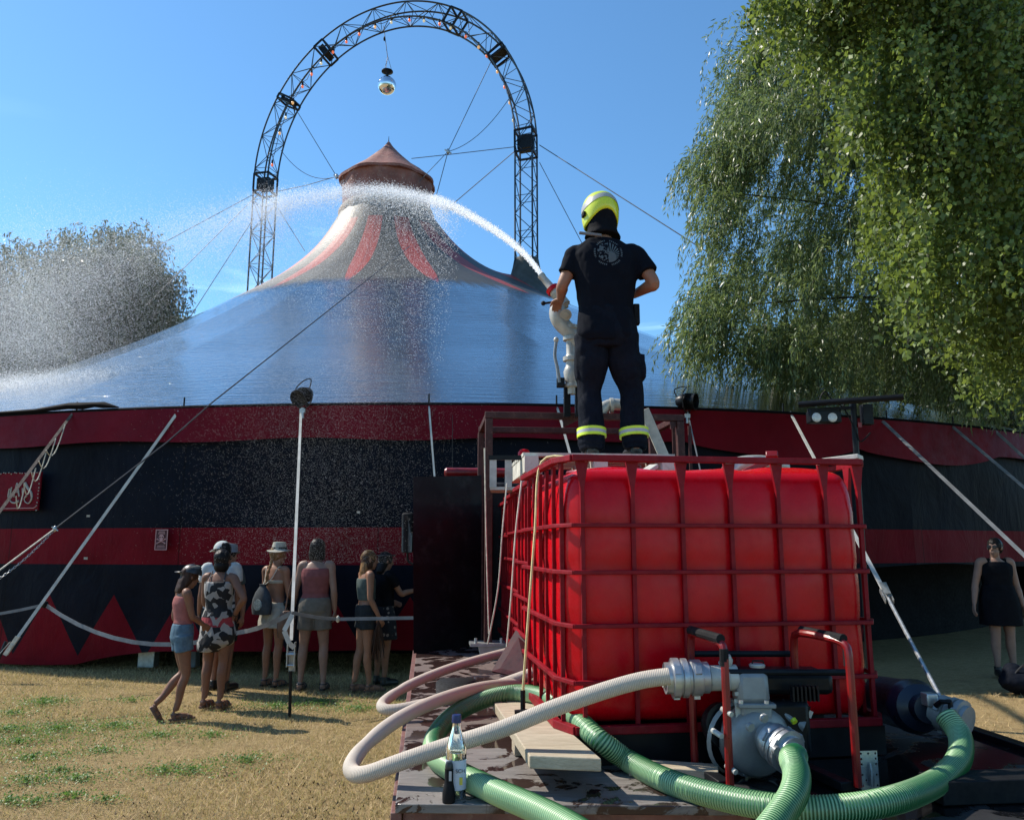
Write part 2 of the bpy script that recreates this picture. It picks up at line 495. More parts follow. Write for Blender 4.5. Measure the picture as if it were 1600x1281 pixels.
def wall_mat():
    t = NT('striped_canvas')
    tcn = t.n.new('ShaderNodeTexCoord')
    sx = t.n.new('ShaderNodeSeparateXYZ'); t.link(tcn.outputs['UV'], sx.inputs[0])
    u, v = sx.outputs[0], sx.outputs[1]       # u metres along the wall, v metres of height
    ob = t.coord('Object')
    n = t.noise(ob, 1.3, 7, 0.65)
    dark = t.mix(t.ramp(n, 0.35, 0.7), (0.0025, 0.0035, 0.008), (0.006, 0.008, 0.016))
    red = t.mix(t.ramp(n, 0.35, 0.7), (0.11, 0.002, 0.007), (0.165, 0.004, 0.012))
    b1 = t.math('MULTIPLY', t.math('GREATER_THAN', v, 1.335), t.math('LESS_THAN', v, 1.80))
    tri = t.math('MULTIPLY', t.math('ABSOLUTE', t.math('SUBTRACT', t.math('FRACT', t.math('ADD', t.math('DIVIDE', u, 0.98), TRI_SHIFT)), 0.5)), 2.0)   # 0 at the peak
    top = t.math('SUBTRACT', 0.95, t.math('MULTIPLY', tri, 0.78))
    b2 = t.math('LESS_THAN', v, top)
    msk = t.math('MAXIMUM', b1, b2)
    # seams between the panels
    sm = t.math('ABSOLUTE', t.math('SUBTRACT', t.math('FRACT', t.math('DIVIDE', u, 2.6)), 0.5))
    seam = t.math('LESS_THAN', sm, 0.004)
    col = t.mix(msk, dark, red)
    col = t.mix(t.math('MULTIPLY', seam, 0.5), col, (0.002, 0.002, 0.003))
    d = t.noise(ob, 7.0, 8, 0.75)
    col = t.mix(t.ramp(d, 0.66, 0.85, 0, 0.2), col, (0.05, 0.045, 0.045))
    t.setc(col)
    t.b.inputs['Roughness'].default_value = 0.5; t.b.inputs['Specular IOR Level'].default_value = 0.06
    w1 = t.noise(t.coord('Object', (1, 1, 0.5)), 2.2, 5, 0.6, 0.6)
    t.link(t.bump(w1, 0.5, 0.06), t.b.inputs['Normal'])
    return t.m
TRI_SHIFT = 0.0
M['roof'] = roof_mat()
M['wall'] = wall_mat()
M['valance'] = mat('valance', (0.125, 0.003, 0.010), 0.5, 0, 0.2, 1.5, 0.3, 5, 0.03, spec=0.08)
M['cupola'] = mat('cupola', (0.23, 0.085, 0.065), 0.75, 0, 0.3, 2.2, 0.5, 7, 0.03, dust=((0.38, 0.25, 0.19), 0.6))
M['inner'] = mat('inner', (0.008, 0.008, 0.010), 0.95, 0, 0.3, 3, 0, 20, spec=0.1)  # near-black colour stands in for the unlit inside of the tent
M['boot'] = mat('boot', (0.06, 0.064, 0.058), 0.75, 0, 0.35, 3, 0.4, 8, 0.02)

# dry lawn
def ground_mat():
    t = NT('dry_lawn')
    ob = t.coord('Object')
    a = t.noise(ob, 0.9, 8, 0.65); b = t.noise(ob, 14.0, 9, 0.75); c = t.noise(ob, 75.0, 5, 0.8)
    col = t.mix(t.ramp(b, 0.3, 0.7), (0.22, 0.145, 0.065), (0.46, 0.335, 0.17))
    col = t.mix(t.ramp(c, 0.45, 0.7, 0, 0.7), col, (0.46, 0.34, 0.16))
    col = t.mix(t.ramp(c, 0.45, 0.28, 0, 0.75), col, (0.085, 0.055, 0.025))
    col = t.mix(t.ramp(a, 0.52, 0.70, 0, 0.25), col, (0.10, 0.12, 0.035))
    e = t.noise(ob, 2.6, 8, 0.7, 0.5)
    col = t.mix(t.ramp(e, 0.56, 0.70, 0, 0.65), col, (0.13, 0.085, 0.045))
    t.setc(col); t.b.inputs['Roughness'].default_value = 0.95; t.b.inputs['Specular IOR Level'].default_value = 0.15
    h = t.math('ADD', t.math('MULTIPLY', b, 0.7), t.math('MULTIPLY', c, 0.5))
    t.link(t.bump(h, 1.0, 0.03), t.b.inputs['Normal'])
    return t.m
M['ground'] = ground_mat()

def ply_mat(name, c1, c2, wet=0.5, dark=(0.035, 0.02, 0.018), film=False):
    t = NT(name)
    g = t.coord('Object', (1.2, 9.0, 9.0) if not film else (1, 1, 1))
    ob = t.coord('Object')
    gr = t.noise(g, 5.0, 8, 0.7, 0.8)
    bl = t.noise(ob, 5.5 if not film else 2.4, 7, 0.6, 0.9)
    fn = t.noise(g, 30.0, 6, 0.7)
    col = t.mix(t.ramp(gr, 0.3, 0.7), c1, c2)
    col = t.mix(t.ramp(fn, 0.5, 0.8, 0, 0.5), col, tuple(x * 0.45 for x in c1))
    pud = t.ramp(bl, 0.62 - wet * 0.22, 0.65 - wet * 0.22)
    col = t.mix(pud, col, dark)
    t.setc(col)
    t.link(t.ramp(pud, 0, 1, 0.62, 0.07), t.b.inputs['Roughness'])
    t.link(t.bump(t.math('MULTIPLY', fn, t.math('SUBTRACT', 1.0, pud)), 0.4, 0.004), t.b.inputs['Normal'])
    return t.m
M['ply_dry'] = ply_mat('ply_dry', (0.115, 0.10, 0.090), (0.235, 0.21, 0.19), 0.36)
M['ply_wet'] = ply_mat('ply_wet', (0.09, 0.062, 0.052), (0.19, 0.145, 0.125), 0.75)
M['ply_black_shade'] = ply_mat('ply_black_shade', (0.010, 0.010, 0.011), (0.022, 0.020, 0.020), 0.8, (0.006, 0.006, 0.007), True)  # black film ply; its colour also carries the shade of the tanks
M['plank'] = ply_mat('plank', (0.30, 0.24, 0.16), (0.54, 0.46, 0.33), -0.3)

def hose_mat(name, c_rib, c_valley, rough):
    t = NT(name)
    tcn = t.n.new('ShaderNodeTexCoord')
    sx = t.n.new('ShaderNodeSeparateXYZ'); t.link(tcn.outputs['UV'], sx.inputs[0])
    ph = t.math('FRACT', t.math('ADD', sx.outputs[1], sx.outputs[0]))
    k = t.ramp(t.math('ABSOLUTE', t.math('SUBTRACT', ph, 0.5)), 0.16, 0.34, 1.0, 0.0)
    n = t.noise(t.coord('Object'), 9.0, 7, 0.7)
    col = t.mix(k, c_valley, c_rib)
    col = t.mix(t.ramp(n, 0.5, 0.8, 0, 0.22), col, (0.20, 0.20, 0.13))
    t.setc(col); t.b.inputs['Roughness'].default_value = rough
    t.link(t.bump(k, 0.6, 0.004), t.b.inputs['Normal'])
    t.b.inputs['Specular IOR Level'].default_value = 0.6
    return t.m
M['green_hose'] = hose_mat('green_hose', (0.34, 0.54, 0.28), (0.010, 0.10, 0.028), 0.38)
M['white_hose'] = hose_mat('white_hose', (0.58, 0.50, 0.41), (0.44, 0.36, 0.29), 0.8)

# ------------------------------------------------------------------ ground
def build_ground():
    xs = np.concatenate([np.linspace(-900, -30, 12)[:-1], np.linspace(-30, 30, 121), np.linspace(30, 900, 12)[1:]])
    ys = np.concatenate([np.linspace(-60, -4, 6)[:-1], np.linspace(-4, 40, 111), np.linspace(40, 1500, 12)[1:]])
    vs = []
    for y in ys:
        for x in xs:
            z = 0.0
            if abs(x) < 30 and -4 < y < 40:
                z = 0.025 * noise.noise(Vector((x * 0.5, y * 0.5, 0))) + 0.012 * noise.noise(Vector((x * 1.9, y * 1.9, 3)))
            vs.append((x, y, z - 0.01))
    nx = len(xs); fs = []
    for j in range(len(ys) - 1):
        for i in range(nx - 1):
            a = j * nx + i
            fs.append((a, a + 1, a + 1 + nx, a + nx))
    return mk('ground', (vs, fs), M['ground'], loc=(0, 0, 0), smooth=180)
tag(build_ground(), kind='structure')

def grass(name, n, xr, yr, hmin, hmax, w, mat_, mask=None, lean=1.4):
    x = nr.uniform(xr[0], xr[1], n); y = yr[0] + (yr[1] - yr[0]) * nr.uniform(0, 1, n) ** 1.5
    if mask is not None:
        k = mask(x, y); x = x[k]; y = y[k]
    n = len(x)
    h = nr.uniform(hmin, hmax, n); a = nr.uniform(0, 2 * PI, n); le = nr.uniform(0.2, lean, n)
    dx, dy = np.cos(a) * le * h, np.sin(a) * le * h
    b = nr.uniform(0, 2 * PI, n); wx, wy = np.cos(b) * w, np.sin(b) * w
    z0 = np.full(n, -0.015)
    p0 = np.stack([x - wx, y - wy, z0], 1); p1 = np.stack([x + wx, y + wy, z0], 1)
    p2 = np.stack([x + dx, y + dy, z0 + h + 0.012], 1)
    v = np.stack([p0, p1, p2], 1).reshape(-1, 3)
    return np_mesh(name, v, 3, mat_)
tag(grass('dry_grass', 260000, (-8, 0.3), (2.6, 12.5), 0.008, 0.036, 0.0028, M['straw'], lean=2.4), kind='stuff',
    label='short sun-bleached straw coloured grass covering the lawn', cat='grass')
tag(grass('long_straw', 9000, (-8, 0.3), (2.8, 11.5), 0.03, 0.075, 0.003, M['straw'], lean=2.6), kind='stuff',
    label='loose longer straws lying over the dry lawn', cat='straw')
def soil_gap(x, y): return np.array([noise.noise(Vector((a * 1.3, b * 1.3, 4))) > .12 for a, b in zip(x, y)])
tag(grass('leaf_litter', 14000, (-8, 0.3), (2.8, 11.5), 0.004, 0.012, 0.007, mat('litter', (0.07, 0.045, 0.03), .9), mask=soil_gap, lean=2.5), kind='stuff',
    label='dark scraps of litter and bare soil between the dry grass', cat='litter')
tag(grass('dry_grass', 30000, (2.4, 10), (3.0, 9.0), 0.008, 0.036, 0.003, M['straw'], lean=2.4), kind='stuff',
    label='patch of dry yellow grass to the right of the truck', cat='grass')
GREEN = [(90, 1140, .5), (180, 1135, .35), (30, 1160, .4), (50, 1185, .25), (250, 1150, .25), (20, 1115, .2), (75, 1095, .2), (90, 1205, .15), (120, 1218, .2), (40, 1222, .18),
         (300, 1205, .25), (385, 1188, .18), (560, 1108, .3), (15, 1253, .12), (55, 1255, .12), (110, 1245, .1), (205, 1095, .15), (160, 1175, .2), (500, 1098, .3), (70, 1100, .25),
         (330, 1150, .15), (165, 1252, .08), (255, 1205, .12), (430, 1105, .3), (10, 1140, .3)]
gx, gy = [], []
for px, py, r in GREEN:
    c = G(px, py); m = int(850 * (r / .3) ** 1.3)
    a = nr.uniform(0, 2 * PI, m); q = r * np.abs(nr.normal(0, 0.9, m))
    gx.append(c.x + np.cos(a) * q * 1.3); gy.append(c.y + np.sin(a) * q * 0.8)
gx = np.concatenate(gx); gy = np.concatenate(gy)
def leaf_quads(c, d, L, W, flatn=None, drop=0.0):
    """rhombus leaves: centres c, directions d, lengths L, widths W"""
    n = len(c)
    rv = nr.normal(size=(n, 3)) if flatn is None else flatn
    s = np.cross(d, rv); s /= (np.linalg.norm(s, axis=1, keepdims=True) + 1e-9)
    L = np.asarray(L).reshape(-1, 1) * np.ones((n, 1)); W = np.asarray(W).reshape(-1, 1) * np.ones((n, 1))
    p0 = c; p2 = c + d * L; pm = c + d * L * 0.42
    nrm = np.cross(s, d) * (L * 0.06)
    return np.stack([p0, pm + s * W * 0.5 + nrm, p2, pm - s * W * 0.5 + nrm], 1).reshape(-1, 3)
d = nr.normal(size=(len(gx), 3)); d[:, 2] = np.abs(d[:, 2]) * 0.5; d /= np.linalg.norm(d, axis=1, keepdims=True)
up = nr.normal(size=(len(gx), 3)) * 0.4; up[:, 2] += 1
tag(np_mesh('clover_patches', leaf_quads(np.stack([gx, gy, nr.uniform(0.0, 0.03, len(gx))], 1), d, nr.uniform(.012, .028, len(gx)), 0.011, up), 4, M['clover']),
    'low green clover patches growing through the dry lawn', 'clover', kind='stuff')

# ------------------------------------------------------------------ the circus tent
AX, AY = -3.95, 23.6
CX, CY, RY, RX = -1.3, 24.6, 14.55, 16.6
S_ = [0, .05, .10, .17, .25, .33, .42, .54, .70, .85, 1.0]
Z_ = [11.9, 10.7, 9.95, 9.15, 8.45, 7.8, 7.05, 6.15, 5.1, 4.25, 3.36]
def eave_len(phi):
    dx, dy = math.cos(phi), math.sin(phi)
    ox, oy = (AX - CX) / RX, (AY - CY) / RY; ex, ey = dx / RX, dy / RY
    a = ex * ex + ey * ey; b = (ox * ex + oy * ey) / a; c = (ox * ox + oy * oy - 1) / a
    return -b + math.sqrt(b * b - c)
NSEG = 28
LEG_R = Vector((0.43, 22.6, 0)); LEG_L = Vector((-8.42, 25.4, 0))
# smooth profile (monotone cubic-like)
SS = np.linspace(0, 1, 101)
ZZ = np.interp(SS, S_, Z_)
for _ in range(6):
    ZZ[1:-1] = (ZZ[:-2] + 2 * ZZ[1:-1] + ZZ[2:]) / 4
def roof_pt(phi, s):
    L = eave_len(phi); r = 1.35 + (L - 1.35) * s
    x, y = AX + math.cos(phi) * r, AY + math.sin(phi) * r
    z = float(np.interp(s, SS, ZZ))
    sc = abs(math.sin(phi * NSEG / 2.0))          # ridge along the eave poles
    z -= 0.10 * (sc ** 0.8) * s ** 1.5 * (1 - 0.75 * s)
    for Lg, kx in ((LEG_R, 1.0), (LEG_L, 0.6)):   # canvas lifts to the mast collars
        dd = (x - Lg.x) ** 2 + (y - Lg.y) ** 2
        z += 0.35 * kx * math.exp(-dd / 0.5)
    return (x, y, z)
tent = thing('circus_tent', 'big round circus tent with wet silvery roof, striped dark wall and brown cupola', 'circus tent', (AX, AY, 0))
def roof_mesh():
    NP, NS = 504, 90
    vs = []
    for j in range(NS + 1):
        s = (j / NS) ** 1.15
        for i in range(NP):
            vs.append(roof_pt(2 * PI * i / NP, s))
    fs = []; uv = []
    for j in range(NS):
        for i in range(NP):
            a = j * NP + i; b = j * NP + (i + 1) % NP
            fs.append((a, a + NP, b + NP, b))
            s0, s1 = (j / NS) ** 1.15, ((j + 1) / NS) ** 1.15
            uv += [(i / NP, s0), (i / NP, s1), ((i + 1) / NP, s1), ((i + 1) / NP, s0)]
    o = mk('roof', (vs, fs), M['roof'], tent, smooth=180)
    l = o.data.uv_layers.new(name='UVMap')
    l.data.foreach_set('uv', np.array(uv, dtype=np.float32).ravel())
    return o
roof_mesh()
# wall cloth in panels between the eave poles
def wrap(phi, dr=0.0, z=0.0):
    L = eave_len(phi) + dr
    return Vector((AX + math.cos(phi) * L, AY + math.sin(phi) * L, z))
arc = [0.0]
NPH = 1440
for i in range(NPH):
    a = wrap(2 * PI * i / NPH); b = wrap(2 * PI * (i + 1) / NPH)
    arc.append(arc[-1] + (b - a).length)
def arc_at(phi):
    t = (phi % (2 * PI)) / (2 * PI) * NPH; i = int(t)
    return arc[i] + (arc[min(i + 1, NPH)] - arc[i]) * (t - i)
def phi_of_px(px):                      # azimuth of the front eave under a column of the photograph
    best = None
    for i in range(900):
        ph = PI + PI * i / 900.0 if True else 0
        p = wrap(ph, 0, 3.36)
        dep = p.y * ct + (p.z - CAM_H) * st
        if dep <= 0.1: continue
        x = 800 + F_PX * p.x / dep
        if best is None or abs(x - px) < best[0]: best = (abs(x - px), ph)
    return best[1]
PH_OPEN = phi_of_px(1330)
def hem(phi):
    """height of the bottom hem of the wall: lifted where people walk in"""
    px_ref = arc_at(phi)
    z = 0.07 + 0.03 * math.sin(px_ref * 1.7)
    if PH_L0 < phi < PH_L1:
        k = math.sin(PI * (phi - PH_L0) / (PH_L1 - PH_L0))
        z += 0.24 * k ** 0.7
    if phi > PH_OPEN:
        z += min(1.22, (phi - PH_OPEN) * 90)
    return z
PH_L0, PH_L1 = phi_of_px(150), phi_of_px(900)
def wall_panel(phi0, phi1, back=False):
    n = 10 if back else 26; m = 6 if back else 22
    vs = []; fs = []; uv = []
    for j in range(m + 1):
        for i in range(n + 1):
            ph = phi0 + (phi1 - phi0) * i / n
            z0 = hem(ph) if not back else 0.06; z1 = 3.36
            z = z0 + (z1 - z0) * j / m
            k = math.sin(PI * i / n)
            low = max(0, 1 - (z - z0) / 1.4)
            dr = -0.06 * k * (0.4 + low) + 0.05 * noise.noise(Vector((arc_at(ph) * 0.9, z * 0.7, 0))) * (0.3 + low) + 0.03 * noise.noise(Vector((arc_at(ph) * 2.6, z * 1.1, 5))) * low
            if j == m: dr = -0.02
            vs.append(wrap(ph, dr - 0.02, z)); uv.append((arc_at(ph), z))
    luv = []
    for j in range(m):
        for i in range(n):
            a = j * (n + 1) + i
            f = (a, a + 1, a + n + 2, a + n + 1); fs.append(f); luv += [uv[k] for k in f]
    o = mk('wall_panel', (vs, fs), M['wall'], tent, smooth=180)
    l = o.data.uv_layers.new(name='UVMap'); l.data.foreach_set('uv', np.array(luv, dtype=np.float32).ravel())
for k in range(NSEG):
    p0, p1 = 2 * PI * k / NSEG, 2 * PI * (k + 1) / NSEG
    wall_panel(p0, p1, back=not (3.3 < (p0 + p1) / 2 < 6.2))
def valance():
    vs = []; fs = []; n = 720; m = 8
    for j in range(m + 1):
        for i in range(n):
            ph = 2 * PI * i / n
            u = arc_at(ph)
            dip = 0.46 + 0.02 * math.sin(u * 2.3)
            q = (ph - PH_SC) / 0.085
            if 0 < q < 4.6: dip += 0.16 * abs(math.sin(q * PI / 2)) ** 0.6 if q < 4 else 0.0
            z = 3.37 - dip * j / m
            vs.append(wrap(ph, 0.03 + 0.05 * (j / m) + 0.012 * math.sin(u * 3.1) * j / m, z))
    for j in range(m):
        for i in range(n):
            a = j * n + i; b = j * n + (i + 1) % n
            fs.append((a, b, b + n, a + n))
    mk('valance', (vs, fs), M['valance'], tent, smooth=180)
PH_SC = phi_of_px(1065)
valance()
# dark piping along the roof edge
pts = [wrap(2 * PI * i / 360, 0.02, 3.365) for i in range(361)]
mk('roof_edge', MB().tube(pts, 0.022, 6, caps=False), M['dark_cloth'], tent)
# added black sheet behind the raised hem, standing in for the tent's dark inside
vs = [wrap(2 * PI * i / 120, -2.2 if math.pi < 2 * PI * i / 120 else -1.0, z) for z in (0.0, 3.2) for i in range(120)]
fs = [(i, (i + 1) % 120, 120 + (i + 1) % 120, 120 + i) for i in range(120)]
mk('inner_dark_sheet', (vs, fs), M['inner'], tent)
# cupola: drum, skirt, cap and finial
n = 48
def drum():
    rr = []
    for z, r in ((11.75, 1.36), (12.0, 1.37), (12.4, 1.38), (12.7, 1.40), (12.84, 1.43), (12.88, 1.43), (12.88, 1.30)):
        rr.append([(AX + math.cos(2 * PI * k / n) * r * (1 + 0.012 * math.sin(k * 5.1 + z * 3)), AY + math.sin(2 * PI * k / n) * r * (1 + 0.012 * math.sin(k * 5.1 + z * 3)), z) for k in range(n)])
    return MB().rings(rr, caps=False)
mk('cupola_drum', drum(), M['cupola'], tent, smooth=60)
rr = []
for z, r in ((12.80, 1.45), (12.88, 1.46), (13.12, 1.18), (13.42, 0.82), (13.78, 0.46), (14.10, 0.18), (14.32, 0.03)):
    rr.append([(AX + math.cos(2 * PI * k / n) * r * (1 + 0.05 * abs(math.sin(k * PI / 6)) * (z < 13.9)), AY + math.sin(2 * PI * k / n) * r * (1 + 0.05 * abs(math.sin(k * PI / 6)) * (z < 13.9)), z + 0.03 * noise.noise(Vector((k * .7, z * 4, 0)))) for k in range(n)])
mk('cupola_cap', MB().rings(rr), M['cupola'], tent, smooth=50)
mk('finial', MB().cyl((AX, AY, 14.25), (AX, AY, 14.52), 0.02, 0.006, 6), M['black_steel'], tent)
# gathered lip at the foot of the drum
rr = []
for z, r in ((11.95, 1.40), (11.85, 1.48), (11.7, 1.50), (11.55, 1.49), (11.4, 1.47)):
    rr.append([(AX + math.cos(2 * PI * k / 96) * (r + 0.05 * math.sin(k * 1.31) * (12.0 - z)), AY + math.sin(2 * PI * k / 96) * (r + 0.05 * math.sin(k * 1.31) * (12.0 - z)), z + 0.06 * noise.noise(Vector((k * .5, z, 9)))) for k in range(96)])
mk('gathered_lip', MB().rings(rr, caps=False), mat('lip_canvas', (0.28, 0.21, 0.16), 0.8, 0, 0.35, 4, 0.6, 12, 0.03), tent, smooth=60)
# mast collars (boots)
for Lg, zt in ((LEG_R, 10.0), (LEG_L, 9.35)):
    rr = []
    for k_, (dz, r) in enumerate(((0.0, 0.40), (-0.25, 0.45), (-0.6, 0.55), (-0.95, 0.72), (-1.25, 1.0), (-1.5, 1.45))):
        rr.append([(Lg.x + math.cos(2 * PI * k / 24) * r * 0.92, Lg.y + math.sin(2 * PI * k / 24) * r * 0.92, zt + dz) for k in range(24)])
    mk('mast_collar', MB().rings(rr, caps=False), M['boot'], tent, smooth=60)
# eave pole spikes
for px in (118, 288, 672, 870, 1224, 1384, 1490):
    p = wrap(phi_of_px(px), 0.0, 3.36)
    mk('eave_spike', MB().cyl(p + Vector((0, 0, -0.03)), p + Vector((0, 0, 0.14)), 0.013, 0.011, 6), M['black_steel'], tent)
# shader shifts that depend on the geometry
def set_shift(matname, old, new):
    for nd in bpy.data.materials[matname].node_tree.nodes:
        if nd.type == 'MATH' and nd.operation == 'ADD':
            for i in (0, 1):
                if not nd.inputs[i].is_linked and abs(nd.inputs[i].default_value - old) < 1e-9: nd.inputs[i].default_value = new
set_shift('striped_canvas', 0.0, (0.5 - (arc_at(phi_of_px(196)) / 0.98)) % 1.0)

# ------------------------------------------------------------------ truss arch
arch = thing('truss_arch', 'tall dark lattice truss arch standing over the tent roof', 'truss arch', (LEG_R + LEG_L) / 2)
span = (LEG_R - LEG_L); half = span.length / 2; ax_u = span.normalized(); ax_v = Vector((-ax_u.y, ax_u.x, 0))
mid = (LEG_R + LEG_L) / 2
Z_SPR, V_AX = 13.75, 5.33
def arch_c(t):
    """centre line: t metres along from the left foot; returns point, outward normal"""
    if t < 0: z = Z_SPR + t; return mid - ax_u * half + Vector((0, 0, z)), -ax_u
    if t > ARC_L: z = Z_SPR - (t - ARC_L); return mid + ax_u * half + Vector((0, 0, z)), ax_u
    th = np.interp(t, ARC_T, ARC_A); th = float(th)
    p = mid + ax_u * (-math.cos(th) * half) + Vector((0, 0, Z_SPR + math.sin(th) * V_AX))
    nrm = (ax_u * (-math.cos(th) / half) + Vector((0, 0, math.sin(th) / V_AX))).normalized()
    return p, nrm
ARC_A = np.linspace(0, PI, 400); ARC_T = [0.0]
for i in range(1, 400):
    a0, a1 = ARC_A[i - 1], ARC_A[i]
    ARC_T.append(ARC_T[-1] + math.hypot((math.cos(a1) - math.cos(a0)) * half, (math.sin(a1) - math.sin(a0)) * V_AX))
ARC_L = ARC_T[-1]
TW = 0.27
def corner(t, a, b):
    p, nn = arch_c(t)
    return p + nn * (a * TW) + ax_v * (b * TW)
LEG_LEN = 5.2
T0, T1 = -LEG_LEN, ARC_L + LEG_LEN
corners = ((1, 1), (1, -1), (-1, -1), (-1, 1))
ts = np.linspace(T0, T1, 150)
for a, b in corners:
    mk('chord', MB().tube([corner(t, a, b) for t in ts], 0.030, 6), M['truss'], arch, smooth=60)
unit = bpy.data.meshes.new('brace'); mb = MB().cyl((0, 0, 0), (0, 0, 1), 1.0, 1.0, 5)
unit.from_pydata(mb.v, [], mb.f); unit.materials.append(M['truss'])
def member(name, p0, p1, r, parent):
    o = bpy.data.objects.new(name, unit); C.objects.link(o); o.parent = parent
    d_ = p1 - p0
    o.location = p0 - WLOC[parent.name]; o.rotation_mode = 'QUATERNION'
    o.rotation_quaternion = d_.to_track_quat('Z', 'Y'); o.scale = (r, r, d_.length)
NB = int((T1 - T0) / 0.56)
bt = [T0 + (T1 - T0) * i / NB for i in range(NB + 1)]
stub = MB()
for i in range(NB):
    for k in range(4):
        (a0, b0), (a1, b1) = corners[k], corners[(k + 1) % 4]
        if (i + k) % 2: pA, pB = corner(bt[i], a0, b0), corner(bt[i + 1], a1, b1)
        else: pA, pB = corner(bt[i], a1, b1), corner(bt[i + 1], a0, b0)
        member('brace', pA, pB, 0.0125, arch)
    if i % 2 == 0:
        for k in range(4):
            stub.cyl(corner(bt[i], *corners[k]), corner(bt[i], *corners[(k + 1) % 4]), 0.011, 0.011, 5)
mk('battens', stub, M['truss'], arch)['kind'] = 'stuff'
def junction(t, L, open_=True):
    mbj = MB()
    for s_ in (-1, 1):
        q = [corner(t + s_ * L / 2, a * 1.03, b * 1.03) for a, b in corners]
        for k in range(4): mbj.bar(q[k], q[(k + 1) % 4], 0.055, 0.055)
    for a, b in corners: mbj.bar(corner(t - L / 2, a * 1.03, b * 1.03), corner(t + L / 2, a * 1.03, b * 1.03), 0.05, 0.05)
    if not open_:
        p, nn = arch_c(t)
        q0 = corner(t - L * .3, 0, 0); q1 = corner(t + L * .3, 0, 0)
        mbj.bar(q0, q1, TW * 1.3, TW * 1.7, up=nn)
    mk('junction_box', mbj, M['black_steel'], arch)
def t_of_px(px, py):
    best = None
    for i in range(800):
        t = T0 + (T1 - T0) * i / 800; p, _ = arch_c(t)
        dep = p.y * ct + (p.z - CAM_H) * st; up_ = (p.z - CAM_H) * ct - p.y * st
        x, y = 800 + F_PX * p.x / dep, 640.5 - F_PX * up_ / dep
        e = (x - px) ** 2 + (y - py) ** 2
        if best is None or e < best[0]: best = (e, t)
    return best[1]
junction(-0.02, 0.62, False); junction(ARC_L + 0.02, 0.72, False)
junction(t_of_px(509, 82), 0.36, False); junction(t_of_px(448, 158), 0.16, False)
junction(t_of_px(711, 35), 0.42); junction(t_of_px(782, 85), 0.18, False)
junction(T1 - 0.25, 0.5, False); junction(T0 + 0.2, 0.4, False)

# festoon bulbs on the inner chord
fest = []
fpts = []
BL = [(422, 262), (432, 210), (445, 185), (457, 163), (473, 136), (489, 118), (505, 100), (525, 84), (549, 71), (568, 58), (594, 50), (619, 43), (646, 39), (668, 40), (692, 44), (708, 52), (732, 62), (751, 77), (764, 91), (781, 114), (797, 135), (806, 160), (812, 188)]
for k, (px, py) in enumerate(BL):
    t = t_of_px(px, py); c = corner(t, -1.15, -0.6)
    kind = ('red', 'amber', 'clear')[(k * 7 + k // 3) % 3 if k % 4 else 0]
    word = {'red': 'red', 'amber': 'amber', 'clear': 'clear'}[kind]
    fest.append((c, kind))
col_word = {'red': 'red', 'amber': 'amber', 'clear': 'clear'}
place_word = ['left of', 'right of']
for k, (c, kind) in enumerate(fest):
    root = thing('festoon_bulb', '', 'light bulb', c, 0, 'festoon bulbs hung along the inside of the arch')
    ang = 'left leg' if k < 2 else 'right leg' if k > 20 else ('left shoulder' if k < 10 else 'crown' if k < 15 else 'right shoulder')
    same = [i for i in range(len(fest)) if fest[i][1] == kind]
    ordn = ['first', 'second', 'third', 'fourth', 'fifth', 'sixth', 'seventh', 'eighth', 'ninth', 'tenth', 'eleventh', 'twelfth', 'thirteenth', 'fourteenth'][same.index(k)]
    root['label'] = f'{ordn} {col_word[kind]} bulb from the left foot, hung at the {ang} of the arch'
    mk('socket', MB().cyl(c + Vector((0, 0, 0.03)), c + Vector((0, 0, 0.14)), 0.035, 0.03, 8), M['black_rubber'], root)
    mk('bulb', MB().ball(c - Vector((0, 0, 0.03)), (0.045, 0.045, 0.058), 10, 7), M['bulb_' + kind], root, smooth=180)
    fpts.append(c + Vector((0, 0, 0.13)))
pp = []
for i in range(len(fpts) - 1):
    for q in range(6):
        t_ = q / 6; p = fpts[i].lerp(fpts[i + 1], t_); p.z -= 0.14 * math.sin(PI * t_) * (0.4 + 0.6 * rnd.random()); pp.append(p)
tag(mk('festoon_cable', MB().tube(pp, 0.010, 5), M['black_rubber']), 'thin black cable carrying the festoon bulbs round the arch', 'cable')

# mirror ball
cb = P(604.5, 134, 24.0); rb = 0.305
mir = thing('mirror_ball', 'faceted silver mirror ball hanging from the top of the arch', 'mirror ball', cb)
mk('ball', MB().ball(cb, rb, 40, 22), M['mirror'], mir, smooth=0)
mk('hanger_cone', MB().lathe([(0.03, 0), (0.05, 0.06), (0.19, 0.16), (0.19, 0.19)], cb + Vector((0, 0, rb + 0.02))), M['black_steel'], mir)
for k in range(3):
    a = 2 * PI * k / 3 + 0.4
    mk('suspension_wire', MB().cyl(cb + Vector((math.cos(a) * .17, math.sin(a) * .17, rb + .2)), cb + Vector((0, 0, rb + 0.75)), 0.008, 0.008, 5), M['wire'], mir)
topc = corner(t_of_px(604, 45), -1, 0)
mk('cable', MB().cyl(cb + Vector((0, 0, rb + .7)), topc, 0.012, 0.012, 5), M['wire'], mir)
mk('swivel', MB().ball(cb.lerp(topc, 0.78), (0.035, 0.035, 0.09), 8, 6), M['black_steel'], mir)

